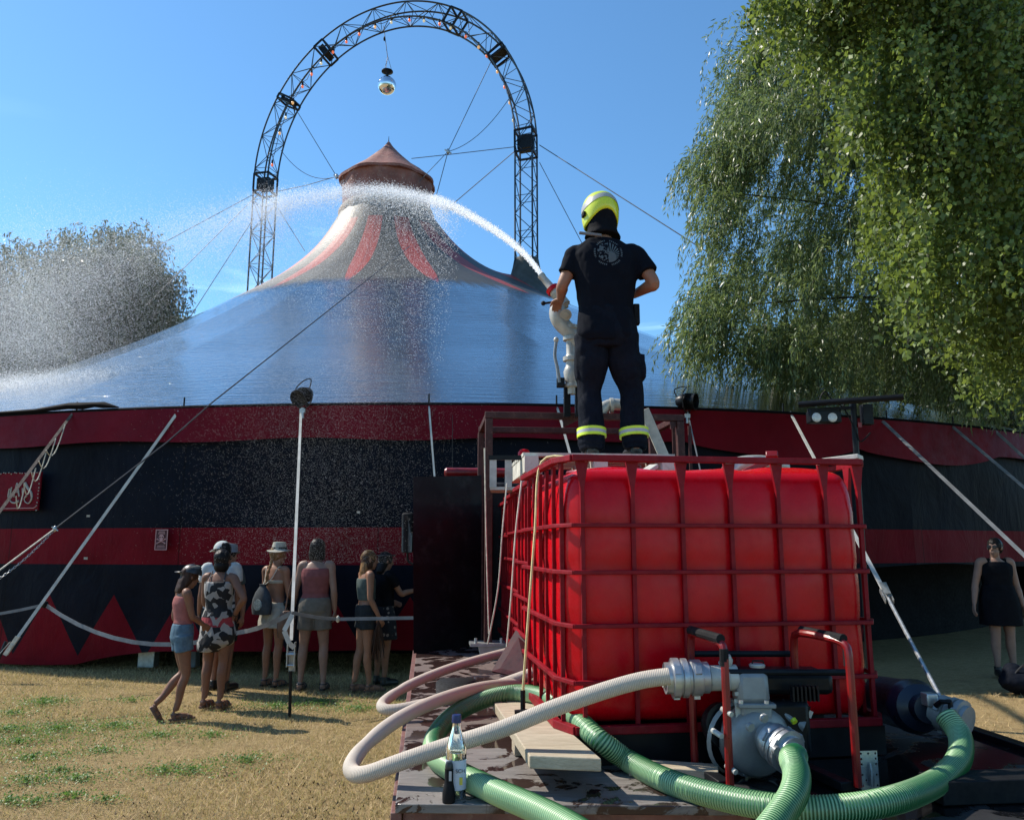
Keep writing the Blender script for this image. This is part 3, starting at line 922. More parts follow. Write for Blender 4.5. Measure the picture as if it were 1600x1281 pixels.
# ------------------------------------------------------------------ guy wires
def wire(label, pts, r=0.013, sag=0.0, name='guy_wire', matk='wire', group='thin guy wires of the arch and tent', n=5, cat='wire'):
    if sag and len(pts) == 2:
        a, b = Vector(pts[0]), Vector(pts[1]); pts = []
        for i in range(17):
            t_ = i / 16; p = a.lerp(b, t_); p.z -= sag * 4 * t_ * (1 - t_); pts.append(p)
    o = mk(name, MB().tube(pts, r, n), M[matk])
    return tag(o, label, cat, group)
def knot(parent_name, p, r=0.07):
    o = tag(mk('shackle', MB().ball(p, (r * .6, r * .6, r), 7, 5).cyl(Vector(p) + Vector((-r, 0, r * .6)), Vector(p) + Vector((r, 0, -r * .6)), r * .25, r * .25, 6), M['galv'], smooth=60), parent_name, 'shackle')
KL = P(526, 276, 24.3); KR = P(700, 237, 23.0)
wire('straight wire from the left shoulder of the arch down to the left shackle', [P(461, 169, 25.1), KL], 0.012)
wire('wire from the left shackle down to the cupola drum', [KL, P(536, 287, 24.0)], 0.012)
wire('slack wire sagging from the left leg to the left shackle', [P(439, 235, 25.3), KL], 0.010, 0.42)
wire('wire from the left arch leg through the left shackle to the cupola cap', [P(431, 300, 25.3), P(478, 290, 25.0), KL, P(566, 262, 24.2)], 0.012)
wire('straight wire from the right shoulder of the arch down to the right shackle', [P(767, 97, 23.2), KR], 0.012)
wire('wire from the right shackle down to the right edge of the cupola', [KR, P(682, 305, 23.2)], 0.012)
wire('slack wire sagging from the right leg to the right shackle', [P(795, 155, 22.8), KR], 0.010, 0.32)
wire('near level wire from the cupola cap to the right arch leg', [P(643, 248, 23.4), P(700, 242, 23.1), P(803, 230, 22.7)], 0.012)
wire('wire from the right shackle to the front of the cupola drum', [KR, P(655, 284, 22.3)], 0.010)
wire('steep straight wire from the right arch leg to behind the cupola', [P(805, 236, 22.7), P(703, 323, 25.0)], 0.014)
wire('long wire running from the right arch leg down into the willow', [P(843, 227, 22.6), P(1130, 410, 17.0), P(1330, 548, 14.5)], 0.014)
wire('wire falling from the right arch leg behind the firefighter', [P(843, 254, 22.6), P(905, 372, 22.0), P(985, 520, 21.5)], 0.011)
wire('wire from the left arch leg to the top of the left tree', [P(398, 303, 25.3), P(238, 389, 24.0), P(80, 480, 23.0)], 0.012)
wire('middle of the three wires fanning out left from the left arch leg', [P(399, 308, 25.3), P(265, 441, 24.0), P(226, 480, 23.6)], 0.011)
wire('lowest of the three wires fanning out left from the left arch leg', [P(396, 342, 25.3), P(296, 497, 22.5)], 0.011)
wire('short wire from the left arch leg down to the cone of the roof', [P(434, 325, 25.2), P(476, 392, 24.0)], 0.011)
knot('grey shackle joining the wires left of the cupola', KL, 0.10); knot('grey shackle joining the wires right of the cupola', KR, 0.10)

# the long front guy with its shackle, lower rope and chain
gk = P(86, 826, 8.6)
wire('long dark guy rope crossing the roof and wall down to the shackle at left', [P(640, 385, 19.5), P(330, 630, 10.2), P(262, 690, 9.8), gk], 0.010, group='front guy ropes of the tent', name='guy_rope')
wire('thin rope continuing from the shackle down to the lower left', [gk, P(-60, 935, 7.9)], 0.009, group='front guy ropes of the tent', name='guy_rope', matk='rope')
knot('grey shackle where the long guy rope meets the chain', gk, 0.035)
ch = thing('chain', 'steel link chain hanging below the guy rope at the left edge', 'chain', gk)
a, b = gk, P(-40, 925, 7.9)
ulink = bpy.data.meshes.new('link'); lp = [(math.cos(k * PI / 4) * 0.010, 0, math.sin(k * PI / 4) * 0.019) for k in range(9)]
mb = MB().tube(lp, 0.0035, 5, caps=False); ulink.from_pydata(mb.v, [], mb.f); ulink.materials.append(M['galv'])
nl = 34
for i in range(nl):
    t_ = (i + .5) / nl; p = a.lerp(b, t_); p.z -= 0.25 * 4 * t_ * (1 - t_) * 0.3 + 0.0
    o = bpy.data.objects.new('link', ulink); C.objects.link(o); o.parent = ch; o.location = p - a
    q = (b - a).to_track_quat('Z', 'Y'); o.rotation_mode = 'QUATERNION'; o.rotation_quaternion = q @ Quaternion((0, 0, 1), (i % 2) * PI / 2)

# ------------------------------------------------------------------ straps and stays of the tent
def flat_strap(mb, pts, w, th, face=(0, -1, 0.3)):
    """a flat webbing band with its broad side to FACE"""
    f = Vector(face).normalized()
    for i in range(len(pts) - 1):
        p0, p1 = Vector(pts[i]), Vector(pts[i + 1]); d_ = (p1 - p0).normalized()
        x = d_.cross(f).normalized(); y = x.cross(d_).normalized()
        vs = [p + x * a * w / 2 + y * b * th / 2 for p in (p0, p1) for a, b in ((-1, -1), (1, -1), (1, 1), (-1, 1))]
        mb.add(vs, [(0, 1, 2, 3), (7, 6, 5, 4), (0, 4, 5, 1), (1, 5, 6, 2), (2, 6, 7, 3), (3, 7, 4, 0)])
    return mb
def ratchet(parent, p, d_, s=1.0):
    d_ = Vector(d_).normalized(); x, y, _ = frame_from(d_)
    mb = MB()
    for k in (-1, 1):
        mb.bar(p - d_ * .09 * s + x * .028 * s * k, p + d_ * .09 * s + x * .028 * s * k, .006 * s, .035 * s)
    mb.cyl(p - x * .035 * s, p + x * .035 * s, .014 * s, n=8)
    mb.cyl(p - d_ * .08 * s - x * .033 * s, p - d_ * .08 * s + x * .033 * s, .009 * s, n=8)
    mb.bar(p + d_ * .02 * s + y * .03 * s, p - d_ * .13 * s + y * .045 * s, .05 * s, .006 * s)
    mk('ratchet', mb, M['galv'], parent, smooth=30)
def strap(label, p0, p1, w=0.05, m='strap_white', rat=None, hook=True, face=(0, -1, 0.3)):
    t = thing('tension_strap', label, 'strap', p1, 0, 'tension straps holding down the tent eave')
    mk('webbing', flat_strap(MB(), [p0, p1] if rat is None else [p0, p0.lerp(p1, rat)], w, 0.004, face), M[m], t, smooth=0)
    if rat is not None:
        q = p0.lerp(p1, rat); ratchet(t, q, p1 - p0)
        mk('lower_rod', MB().cyl(q, p1, .014, n=8), M['galv'], t)
    if hook:
        mk('hook', MB().tube([p0 + (p1 - p0).normalized() * .04, p0, p0 + Vector((0, 0.03, .05))], .012, 6), M['galv'], t)
    return t
def EP(px, dz=0.0, dr=0.02):
    return wrap(phi_of_px(px), dr, 3.34 + dz)
s1 = strap('dark grimy strap with hanging ropes crossing the red lettered sign', EP(116), P(-10, 812, 9.3), .045, 'strap_brown')
stk = P(2, 1036, 9.7)
s2 = strap('long pale strap rising from the ground ratchet at the left edge', EP(281), stk + Vector((0.05, 0, .12)), .040, 'strap_white')
ratchet(s2, stk + Vector((0.09, 0.02, .2)), EP(281) - stk, 1.3)
mk('stake', MB().cyl(Vector((stk.x - .1, stk.y - .1, -.1)), stk + Vector((.03, 0, .25)), .02, n=8), M['black_steel'], s2)
stk3 = G(453, 1119)
pe = EP(469); pr = P(455, 1000, stk3.y + 0.05)
t3 = thing('tension_strap', 'vertical pale strap between the sun hat woman and the pink top woman', 'strap', stk3, 0, 'tension straps holding down the tent eave')
mk('webbing', flat_strap(MB(), [pe, pr], .032, .004), M['strap_white'], t3, smooth=0)
ratchet(t3, P(455, 1022, stk3.y), (0, 0, 1), 1.25)
mk('stake', MB().cyl(stk3 + Vector((0, 0, -.1)), P(454, 1048, stk3.y), .016, n=8), M['black_steel'], t3)
mk('loose_tail', flat_strap(MB(), [P(457, 960, stk3.y - .03), P(444, 985, stk3.y - .05), P(452, 1005, stk3.y - .05), P(460, 1012, stk3.y - .03)], .045, .004), M['strap_white'], t3, smooth=0)
strap('thin pale rope strap dropping behind the black cab wall', EP(672), P(688, 860, 9.2), .022, 'strap_white')
strap('pale strap passing behind the man in black trousers', EP(868), P(905, 760, 9.3), .03, 'strap_white')
s6a = EP(1234); s6b = P(1476, 1102, 5.0)
s6 = strap('bright pale strap passing behind the red tank with ratchet near the barrel', s6a, s6b, .042, 'strap_white', rat=0.79)
strap('wide grey strap running down right towards the woman in black', EP(1378), P(1640, 905, 8.6), .055, 'strap_grey')
strap('grey strap second from the right edge of the tent', EP(1484), P(1660, 812, 10.0), .055, 'strap_grey')
strap('short grey strap nearest the right edge of the tent', EP(1553), P(1660, 770, 11.5), .055, 'strap_grey')
strap('thin rope strap from the stage spotlight beside the brown frame', EP(1072), P(1104, 780, 9.3), .016, 'strap_grey')
# old ropes dangling along the dark strap
mb = MB()
for k in range(5):
    t0 = .12 + .13 * k; a = EP(116).lerp(P(-10, 812, 9.3), t0); b = a.lerp(P(-10, 812, 9.3), .3)
    pts = [a.lerp(b, q / 8) + Vector((0.03, -.03, -.22 * math.sin(PI * q / 8) - 0.02 * k)) for q in range(9)]
    mb.tube(pts, .007, 5)
tag(mk('tangled_rope', mb, M['rope']), 'tangle of old rope hanging off the dark strap at left', 'rope', kind='stuff')
# folded black tarpaulin on the eave, left
mb = MB()
tp = [wrap(phi_of_px(px), 0.05, z) for px, z in ((-120, 3.37), (0, 3.40), (60, 3.40), (110, 3.44), (135, 3.43), (150, 3.44), (165, 3.43), (186, 3.39))]
mb.tube(tp, [.012, .02, .028, .045, .05, .035, .045, .008], 8, flat=1.2)
tag(mk('folded_tarp', mb, M['dark_cloth'], smooth=50), 'folded black tarpaulin lying along the roof edge at left', 'tarpaulin')

# barrier tape between the straps
def barrier(label, pts, w=.035):
    o = mk('barrier_tape', flat_strap(MB(), pts, w, .003, (0, -1, 0)), M['strap_grey'], smooth=0)
    return tag(o, label, 'tape', 'barrier tapes strung between the straps')
def sagl(a, b, sag, n=10):
    out = []
    for i in range(n + 1):
        t_ = i / n; p = a.lerp(b, t_); p.z -= sag * 4 * t_ * (1 - t_); out.append(p)
    return out
A0 = P(70, 944, 9.95); A1 = P(456, 957, 7.9)
barrier('short barrier tape running left from the long pale strap', sagl(P(-60, 966, 10.0), A0, .02))
barrier('sagging barrier tape hanging behind the girl in denim shorts', sagl(A0, P(372, 988, 8.7), .27) + sagl(P(372, 988, 8.7), A1, .03, 5)[1:], .045)
barrier('nearly level barrier tape from the vertical strap to the cab wall', sagl(A1, P(528, 967, 8.2), .01, 4) + [P(650, 965, 8.0)], .032)
tag(mk('tape_knot', MB().ball(A0, .045, 8, 6), M['black_rubber']), 'dark knot where the tape meets the long pale strap', 'knot')
tag(mk('tape_knot', MB().ball(P(528, 967, 8.2), (.02, .02, .035), 8, 6), M['rope']), 'small pale knot in the tape beside the pink top woman', 'knot')

# ------------------------------------------------------------------ signs on the wall
def on_wall(px, py, dr=0.09):
    ph = phi_of_px(px); p = wrap(ph, dr, 0)
    q = P(px, py, p.y)
    return q, ph
def text_obj(name, s, size, mat_, parent, origin, right, upv, extr=.002, shear=0.0, align='CENTER'):
    cu = bpy.data.curves.new(name, 'FONT'); cu.body = s; cu.size = size; cu.extrude = extr; cu.shear = shear
    cu.align_x = align; cu.align_y = 'CENTER'; cu.materials.append(mat_)
    tmp = bpy.data.objects.new('tmp', cu); C.objects.link(tmp)
    me = bpy.data.meshes.new_from_object(tmp.evaluated_get(bpy.context.evaluated_depsgraph_get()))
    bpy.data.objects.remove(tmp); bpy.data.curves.remove(cu)
    o = bpy.data.objects.new(name, me); C.objects.link(o)
    if not me.materials: me.materials.append(mat_)
    r = Vector(right).normalized(); u = Vector(upv).normalized(); nn = r.cross(u)
    Mx = Matrix((r, u, nn)).transposed().to_4x4()
    o.parent = parent; Mx.translation = Vector(origin) - WLOC[parent.name]
    o.matrix_local = Mx
    return o
M['sign_cream'] = mat('sign_cream', (0.34, 0.31, 0.26), 0.6, 0, .15, 20)
M['sign_pink'] = mat('sign_pink', (0.42, 0.22, 0.22), 0.6, 0, .15, 20)
M['sign_red'] = mat('sign_red', (0.13, 0.003, 0.010), 0.6, 0, .2, 4, spec=.08)
# red lettered banner, cut by the left edge
pA, phA = on_wall(60, 797, .13); pB, _ = on_wall(60, 737, .13); q0, ph0 = on_wall(2, 797, .13)
rt = (Vector((pA.x, pA.y, 0)) - Vector((q0.x, q0.y, 0))).normalized(); nrm = Vector((rt.y, -rt.x, 0))
sg = thing('lettered_banner', 'red banner with curly cream lettering and studded border at the left edge', 'banner', pA)
hgt = pB.z - pA.z; wd = 1.9
cen = pA - rt * wd / 2 + Vector((0, 0, hgt / 2))
Rm = Matrix((rt, -nrm, Vector((0, 0, 1)))).transposed()
mk('panel', MB().box(cen, (wd, .02, hgt), Rm), M['sign_red'], sg)
mk('border_cord', MB().tube([pA + nrm * .015 + rt * -.03 + Vector((0, 0, .05)), pA + nrm * .015 + rt * -.07 + Vector((0, 0, .03)), pA + nrm * .015 - rt * 1.8 + Vector((0, 0, .03))], .006, 5), M['sign_pink'], sg)
mb = MB()
for k in range(46):
    if k < 36: c_ = pA + nrm * .02 - rt * (0.02 + k * .05) + Vector((0, 0, hgt - .012 + .01 * rnd.random()))
    else: c_ = pA + nrm * .02 - rt * .01 + Vector((0, 0, (k - 36) * hgt / 10))
    mb.ball(c_ + Vector((rnd.uniform(-.01, .01), 0, rnd.uniform(-.01, .01))), .010, 6, 4)
st_ = mk('studs', mb, M['sign_cream'], sg); st_['kind'] = 'stuff'
def stroke(pts, ws, name='letter'):
    """curly brush letter: pts in px offsets on the photo"""
    P3 = []
    for (x, y) in pts:
        q = pA + nrm * .016 - rt * ((60 - x) * hgt / 60.0) + Vector((0, 0, (797 - y) * hgt / 60.0)); P3.append(q)
    n_ = 40; out = []; wr = []
    for i in range(n_ + 1):
        t_ = i / n_ * (len(P3) - 1); k = min(int(t_), len(P3) - 2); f = t_ - k
        p0 = P3[max(k - 1, 0)]; p1 = P3[k]; p2 = P3[k + 1]; p3 = P3[min(k + 2, len(P3) - 1)]
        out.append(0.5 * ((2 * p1) + (p2 - p0) * f + (2 * p0 - 5 * p1 + 4 * p2 - p3) * f * f + (3 * p1 - p0 - 3 * p2 + p3) * f ** 3))
        wr.append((ws[k] * (1 - f) + ws[k + 1] * f) * hgt / 60)
    mk(name, MB().tube(out, wr, 8), M['sign_cream'], sg, smooth=60)
stroke([(29, 754), (36, 762), (44, 770), (46, 779), (41, 786), (34, 784), (31, 779), (35, 774)], [2.6, 2.2, 2.0, 1.4, 1.0, .8, .8, 1.7])      # S
stroke([(25, 762), (26, 768), (27, 772)], [1.0, 1.2, 1.0])                                                                             # i
stroke([(9, 776), (12, 754), (16, 764), (20, 775)], [.8, .8, 1.3, 1.3]); stroke([(9, 769), (15, 768), (19, 767)], [.5, .6, .5])          # A
stroke([(-2, 762), (-3, 775), (4, 783), (13, 785), (20, 782)], [1.2, 1.1, 1.1, 1.6, 1.9])                                                # L
stroke([(2, 760), (1, 768), (0, 777)], [1.2, 1.2, 1.0])
for (px, py, w_) in ((138, 806, .045), (134, 872, .05), (560, 800, .04)):
    c_, _ = on_wall(px, py, .10)
    tag(mk('canvas_patch', MB().box(c_, (w_, .006, w_ * .6)), M['sign_cream'], smooth=0), 'small pale repair patch on the ' + {138: 'dark band above the left triangles', 134: 'red band beside the long pale strap', 560: 'dark band above the sage top woman'}[px], 'patch')
# small skull notice
qa, pha = on_wall(252.5, 843); pr_, _ = on_wall(262, 843); pl_, _ = on_wall(243, 843)
rt2 = Vector((pr_.x - pl_.x, pr_.y - pl_.y, 0)); w2 = rt2.length; rt2.normalize(); nr2 = Vector((rt2.y, -rt2.x, 0))
h2 = P(252, 827, qa.y).z - P(252, 859, qa.y).z
qa = Vector((qa.x, qa.y, P(252, 843, qa.y).z))
R2 = Matrix((rt2, -nr2, Vector((0, 0, 1)))).transposed()
sk = thing('skull_notice', 'small dark notice with pale border, skull and crossed bones on the red band', 'notice', qa)
M['notice'] = mat('notice', (0.05, 0.006, 0.010), .6, 0, .2, 10)
mk('plate', MB().box(qa, (w2, .008, h2), R2), M['notice'], sk)
mb = MB()
for sx_ in (-1, 1):
    mb.box(qa + rt2 * sx_ * w2 * .47 + nr2 * .006, (.010, .006, h2), R2); mb.box(qa + Vector((0, 0, sx_ * h2 * .485)) + nr2 * .0065, (w2, .006, .010), R2)
mk('border', mb, M['sign_pink'], sk)
up3 = Vector((0, 0, 1))
def sk_c(a, b): return qa + rt2 * a * w2 + up3 * b * h2 + nr2 * .007
mb = MB()
mb.lathe([(.001, 0), (.034, 0), (.034, .004), (.001, .004)], sk_c(0, .13), nr2, 16)
mb.box(sk_c(0, .02), (.034, .006, .03), R2)
mk('skull', mb, M['sign_pink'], sk)
mb = MB()
for s_ in (-1, 1): mb.lathe([(.001, 0), (.009, 0), (.009, .003), (.001, .003)], sk_c(.10 * s_, .12) + nr2 * .004, nr2, 10)
mk('eye_socket', mb, M['notice'], sk)['kind'] = 'stuff'
mb = MB()
for s_ in (-1, 1):
    a_, b_ = sk_c(-.32 * s_, .03), sk_c(.32 * s_, -.17)
    mb.cyl(a_, b_, .006, n=6)
    for e in (a_, b_): mb.ball(e, .011, 7, 5)
mk('crossed_bones', mb, M['sign_pink'], sk)['kind'] = 'stuff'
mb = MB()
for (b_, w_, cnt) in ((.385, .50, 5), (.30, .56, 6), (-.30, .62, 7), (-.38, .66, 8)):
    for k in range(cnt):
        mb.box(sk_c(-w_ / 2 + w_ * (k + .5) / cnt, b_), (w_ * w2 / cnt * .62, .004, .013 if b_ > 0 else .009), R2)
mk('small_print', mb, M['sign_pink'], sk)['kind'] = 'stuff'

# ------------------------------------------------------------------ spotlights on the eave
def par_can(label, c, aim, s=1.0):
    t = thing('stage_spotlight', label, 'spotlight', c, 0, 'stage spotlights fixed on the tent eave')
    aim = Vector(aim).normalized(); x, y, _ = frame_from(aim)
    mb = MB().lathe([(.001, -.14 * s), (.06 * s, -.14 * s), (.09 * s, -.09 * s), (.10 * s, -.04 * s), (.095 * s, 0), (.10 * s, .01 * s), (.10 * s, .10 * s), (.115 * s, .11 * s), (.115 * s, .13 * s), (.10 * s, .13 * s), (.09 * s, .06 * s), (.001, .05 * s)], c, aim, 20)
    for k in range(7): mb.lathe([(.103 * s, -.02 * s + k * .015 * s), (.112 * s, -.018 * s + k * .015 * s), (.103 * s, -.014 * s + k * .015 * s)], c, aim, 20, caps=False)
    mk('housing', mb, M['black_steel'], t)
    pts = [c + x * math.cos(a) * .145 * s + Vector((0, 0, 1)) * (-math.sin(a)) * .17 * s * (1 if a < 10 else 1) for a in np.linspace(0, PI, 13)]
    mk('yoke', MB().tube(pts, .009 * s, 6), M['black_steel'], t)
    mk('yoke_knob', MB().cyl(c + x * .12 * s, c + x * .175 * s, .02 * s, n=8), M['black_rubber'], t)
    pts = [c - aim * .12 * s + Vector((0, 0, .02)), c - aim * .17 * s + Vector((0, 0, .16 * s)), c + Vector((0, 0, .2 * s)), c + x * .13 * s + Vector((0, 0, .09 * s)), c + x * .13 * s + Vector((0, 0, -.1 * s))]
    mk('power_cable', MB().tube(smooth_path(pts, 18), .008 * s, 5), M['black_rubber'], t)
    mk('clamp', MB().cyl(c + Vector((0, 0, -.16 * s)), c + Vector((0, 0, -.30 * s)), .022 * s, n=8).box(c + Vector((0, 0, -.2 * s)), (.07 * s, .05 * s, .05 * s)), M['galv'], t)
    return t
def smooth_path(P3, n_):
    P3 = [Vector(p) for p in P3]; out = []
    for i in range(n_ + 1):
        t_ = i / n_ * (len(P3) - 1); k = min(int(t_), len(P3) - 2); f = t_ - k
        p0 = P3[max(k - 1, 0)]; p1 = P3[k]; p2 = P3[k + 1]; p3 = P3[min(k + 2, len(P3) - 1)]
        out.append(0.5 * ((2 * p1) + (p2 - p0) * f + (2 * p0 - 5 * p1 + 4 * p2 - p3) * f * f + (3 * p1 - p0 - 3 * p2 + p3) * f ** 3))
    return out
e1 = wrap(phi_of_px(474), .12, 0); par_can('round black spotlight on the eave above the vertical pale strap', P(474, 618, e1.y), (-.25, -.6, -.35), .98)
e2 = wrap(phi_of_px(1074), .12, 0); par_can('round black spotlight on the eave beside the brown frame', P(1073, 627, e2.y), (.75, -.5, -.1), .98)
# twin floodlight on a bar and stand
fy = 7.6
fl = thing('floodlight_rig', 'dark stand with crossbar and twin round floodlights behind the tank', 'floodlight rig', G(1345, 1090).xy.to_3d() + Vector((0, 0, 0)))
mk('crossbar', MB().cyl(P(1248, 632, fy), P(1412, 620, fy - .4), .030, n=10), M['black_steel'], fl)
mk('lower_bar', MB().bar(P(1262, 641, fy), P(1330, 637, fy), .03, .03), M['black_steel'], fl)
mk('stand_pole', MB().cyl(P(1333, 628, fy), Vector((P(1333, 700, fy).x, fy, 0)), .028, .034, 10), M['black_steel'], fl)
mk('lamp_box', MB().box(P(1287, 652, fy), (.30, .12, .115)), M['black_steel'], fl, bevel=.008)
for px in (1276, 1301):
    mk('lamp_lens', MB().lathe([(.001, 0), (.035, .004), (.045, 0.0), (.045, -.02)], P(px, 652, fy - .063), (0, -1, 0), 18), M['lens'], fl)
mk('control_box', MB().box(P(1354, 648, fy), (.10, .08, .20)), M['black_steel'], fl, bevel=.006)
mk('red_tag', MB().box(P(1343, 664, fy - .03), (.035, .02, .045)), M['red_paint'], fl)
mk('loose_cables', MB().tube(smooth_path([P(1280, 632, fy), P(1283, 618, fy), P(1290, 612, fy), P(1298, 622, fy), P(1320, 640, fy), P(1338, 676, fy - .03), P(1345, 690, fy - .03), P(1360, 676, fy)], 30), .007, 5)
   .tube(smooth_path([P(1325, 622, fy), P(1318, 634, fy), P(1310, 644, fy)], 8), .007, 5), M['black_rubber'], fl)

# ------------------------------------------------------------------ trees
def make_tree(name, label, anchors, strand, leaf, mat_, trunk, limbs, kind_leaf='pendulous', ypull=0.0, group=None, count=1.0):
    """anchors (N,3): strand starts; every strand arches outwards and hangs; leaves along it"""
    root = thing(name, label, 'tree', trunk[0])
    tb = MB().tube(smooth_path([Vector(p) for p in trunk[1]], 14), list(np.linspace(trunk[2], trunk[3], 15)), 12)
    mk('trunk', tb, M['bark'], root, smooth=60)
    for l in limbs:
        pth = smooth_path([Vector(p) for p in l[0]], 12)
        mk('limb', MB().tube(pth, list(np.linspace(l[1], l[2], 13)), 7), M['bark'], root, smooth=60)
    n_ = len(anchors)
    A = np.asarray(anchors, dtype=float)
    Ls = nr.uniform(*strand['len'], n_)
    az = np.arctan2(A[:, 1] - strand['center'][1], A[:, 0] - strand['center'][0]) + nr.normal(0, .55, n_)
    outx, outy = np.cos(az), np.sin(az)
    m = strand['n']
    t = np.linspace(0, 1, m)
    reach = nr.uniform(*strand['reach'], n_)
    rise = nr.uniform(*strand.get('rise', (0.0, .15)), n_)
    px_ = A[:, None, 0] + outx[:, None] * reach[:, None] * np.sqrt(t)[None] + nr.normal(0, .03, (n_, m)).cumsum(1) * .35
    py_ = A[:, None, 1] + outy[:, None] * reach[:, None] * np.sqrt(t)[None] + nr.normal(0, .03, (n_, m)).cumsum(1) * .35
    pz_ = A[:, None, 2] + rise[:, None] * np.sin(PI * np.minimum(t * 2, 1))[None] * .5 - Ls[:, None] * (t ** 1.6)[None]
    Pn = np.stack([px_, py_, pz_], 2)
    D = np.gradient(Pn, axis=1); D /= (np.linalg.norm(D, axis=2, keepdims=True) + 1e-9)
    # twigs as thin ribbons
    tw = strand.get('twig', .004)
    seg0 = Pn[:, :-1].reshape(-1, 3); seg1 = Pn[:, 1:].reshape(-1, 3)
    sd = np.cross(seg1 - seg0, nr.normal(size=seg0.shape)); sd /= (np.linalg.norm(sd, axis=1, keepdims=True) + 1e-9); sd *= tw
    keep = nr.uniform(size=len(seg0)) < .75
    V = np.stack([seg0 - sd, seg0 + sd, seg1 + sd * .7, seg1 - sd * .7], 1)[keep].reshape(-1, 3)
    tg = np_mesh('twigs', V, 4, M['bark']); tg.parent = root; tg.location = -Vector(trunk[0]); tg['kind'] = 'stuff'
    # leaves
    rep = leaf['per']
    Cc = np.repeat(Pn.reshape(-1, 3), rep, axis=0); Dd = np.repeat(D.reshape(-1, 3), rep, axis=0)
    k = len(Cc)
    Cc = Cc + Dd * nr.uniform(-.5, .5, (k, 1)) * (leaf['gap']) + nr.normal(0, leaf['scatter'], (k, 3))
    rv = nr.normal(size=(k, 3)); dd = Dd * leaf['along'] + rv * leaf['spread'] + np.array([0, 0, -leaf['droop']]); dd /= (np.linalg.norm(dd, axis=1, keepdims=True) + 1e-9)
    L = nr.uniform(leaf['L'][0], leaf['L'][1], k); W = L * leaf['ratio'] * nr.uniform(.8, 1.2, k)
    V = leaf_quads(Cc, dd, L, W)
    cr_ = np_mesh('crown', V, 4, mat_); cr_.parent = root; cr_.location = -Vector(trunk[0])
    return root
def in_poly(poly, n_):
    poly = np.array(poly, float); lo, hi = poly.min(0), poly.max(0); out = []
    while len(out) < n_:
        q = nr.uniform(lo, hi, (4000, 2)); ins = np.zeros(4000, bool); j = len(poly) - 1
        for i in range(len(poly)):
            c_ = ((poly[i, 1] > q[:, 1]) != (poly[j, 1] > q[:, 1])) & (q[:, 0] < (poly[j, 0] - poly[i, 0]) * (q[:, 1] - poly[i, 1]) / (poly[j, 1] - poly[i, 1] + 1e-9) + poly[i, 0])
            ins ^= c_; j = i
        out += q[ins].tolist()
    return np.array(out[:n_])
def lift(pxy, Y):
    u = (pxy[:, 0] - 800) / F_PX; v = (640.5 - pxy[:, 1]) / F_PX
    d1 = ct - v * st; t_ = Y / d1
    return np.stack([u * t_, Y, CAM_H + (st + v * ct) * t_], 1)
def clumped(poly, n_, clumps, sig, yr):
    """strand starts gathered in boughs spread through the crown's depth"""
    c_ = in_poly(poly, clumps); Yc = nr.uniform(yr[0], yr[1], clumps)
    i = nr.integers(0, clumps, n_)
    c3 = lift(c_, Yc)[i]
    return c3 + nr.normal(0, 1, (n_, 3)) * np.array([sig, sig, sig * .55])
# willow: crown reaching over the tent's right shoulder, trunk beyond the frame
WIL = [(1190, 95), (1165, 215), (1125, 300), (1165, 400), (1135, 500), (1150, 560), (1290, 585), (1450, 600), (1700, 600), (1800, 200), (1700, -150), (1300, -100)]
anch = clumped(WIL, 8600, 230, .36, (11.5, 17.0))
# long reaching sprays that make the ragged left outline
tips = []
for (px, py, Y) in ((1110, 235, 13), (1140, 205, 14), (1090, 262, 13), (1115, 290, 13), (1150, 110, 14), (1180, 85, 14), (1105, 330, 12.5), (1130, 350, 13), (1120, 440, 12.5), (1100, 475, 12), (1078, 495, 12), (1090, 520, 12), (1120, 400, 13), (1140, 170, 13.5), (1165, 140, 14), (1200, 75, 14), (1180, 560, 12.3), (1230, 585, 12.5), (1100, 545, 12.6), (1145, 250, 13)):
    c = P(px, py, Y)
    for _ in range(40): tips.append(c + Vector((rnd.uniform(-.05, .75), rnd.uniform(-.4, .4), rnd.gauss(0, .16))))
anch = np.concatenate([anch, np.array([tuple(t) for t in tips])])
WT = Vector((14.5, 14.0, 0))
limbs = []
for (px, py, Y, r) in ((1200, 180, 14, .05), (1130, 300, 13, .05), (1250, 60, 14.5, .06), (1130, 480, 12.2, .05), (1330, 420, 13.5, .06), (1300, 250, 13.0, .06), (1420, 300, 15, .07)):
    e = P(px, py, Y); limbs.append(([WT + Vector((-.2, 0, 3.6)), WT.lerp(e, .35) + Vector((0, 0, 3.0)), WT.lerp(e, .7) + Vector((0, 0, 1.9)), e], .045, .008))
make_tree('willow_tree', 'large grey green willow leaning over the right side of the tent roof', anch,
          dict(len=(.25, .80), n=12, reach=(.2, .7), rise=(.05, .35), center=(9.5, 14.5), twig=.003),
          dict(per=3, gap=.07, scatter=.025, along=.9, spread=.42, droop=.3, L=(.08, .14), ratio=.19), M['willow_leaf'],
          (WT, [WT, WT + Vector((.1, 0, 1.8)), WT + Vector((-.25, 0, 3.9))], .42, .25), limbs)
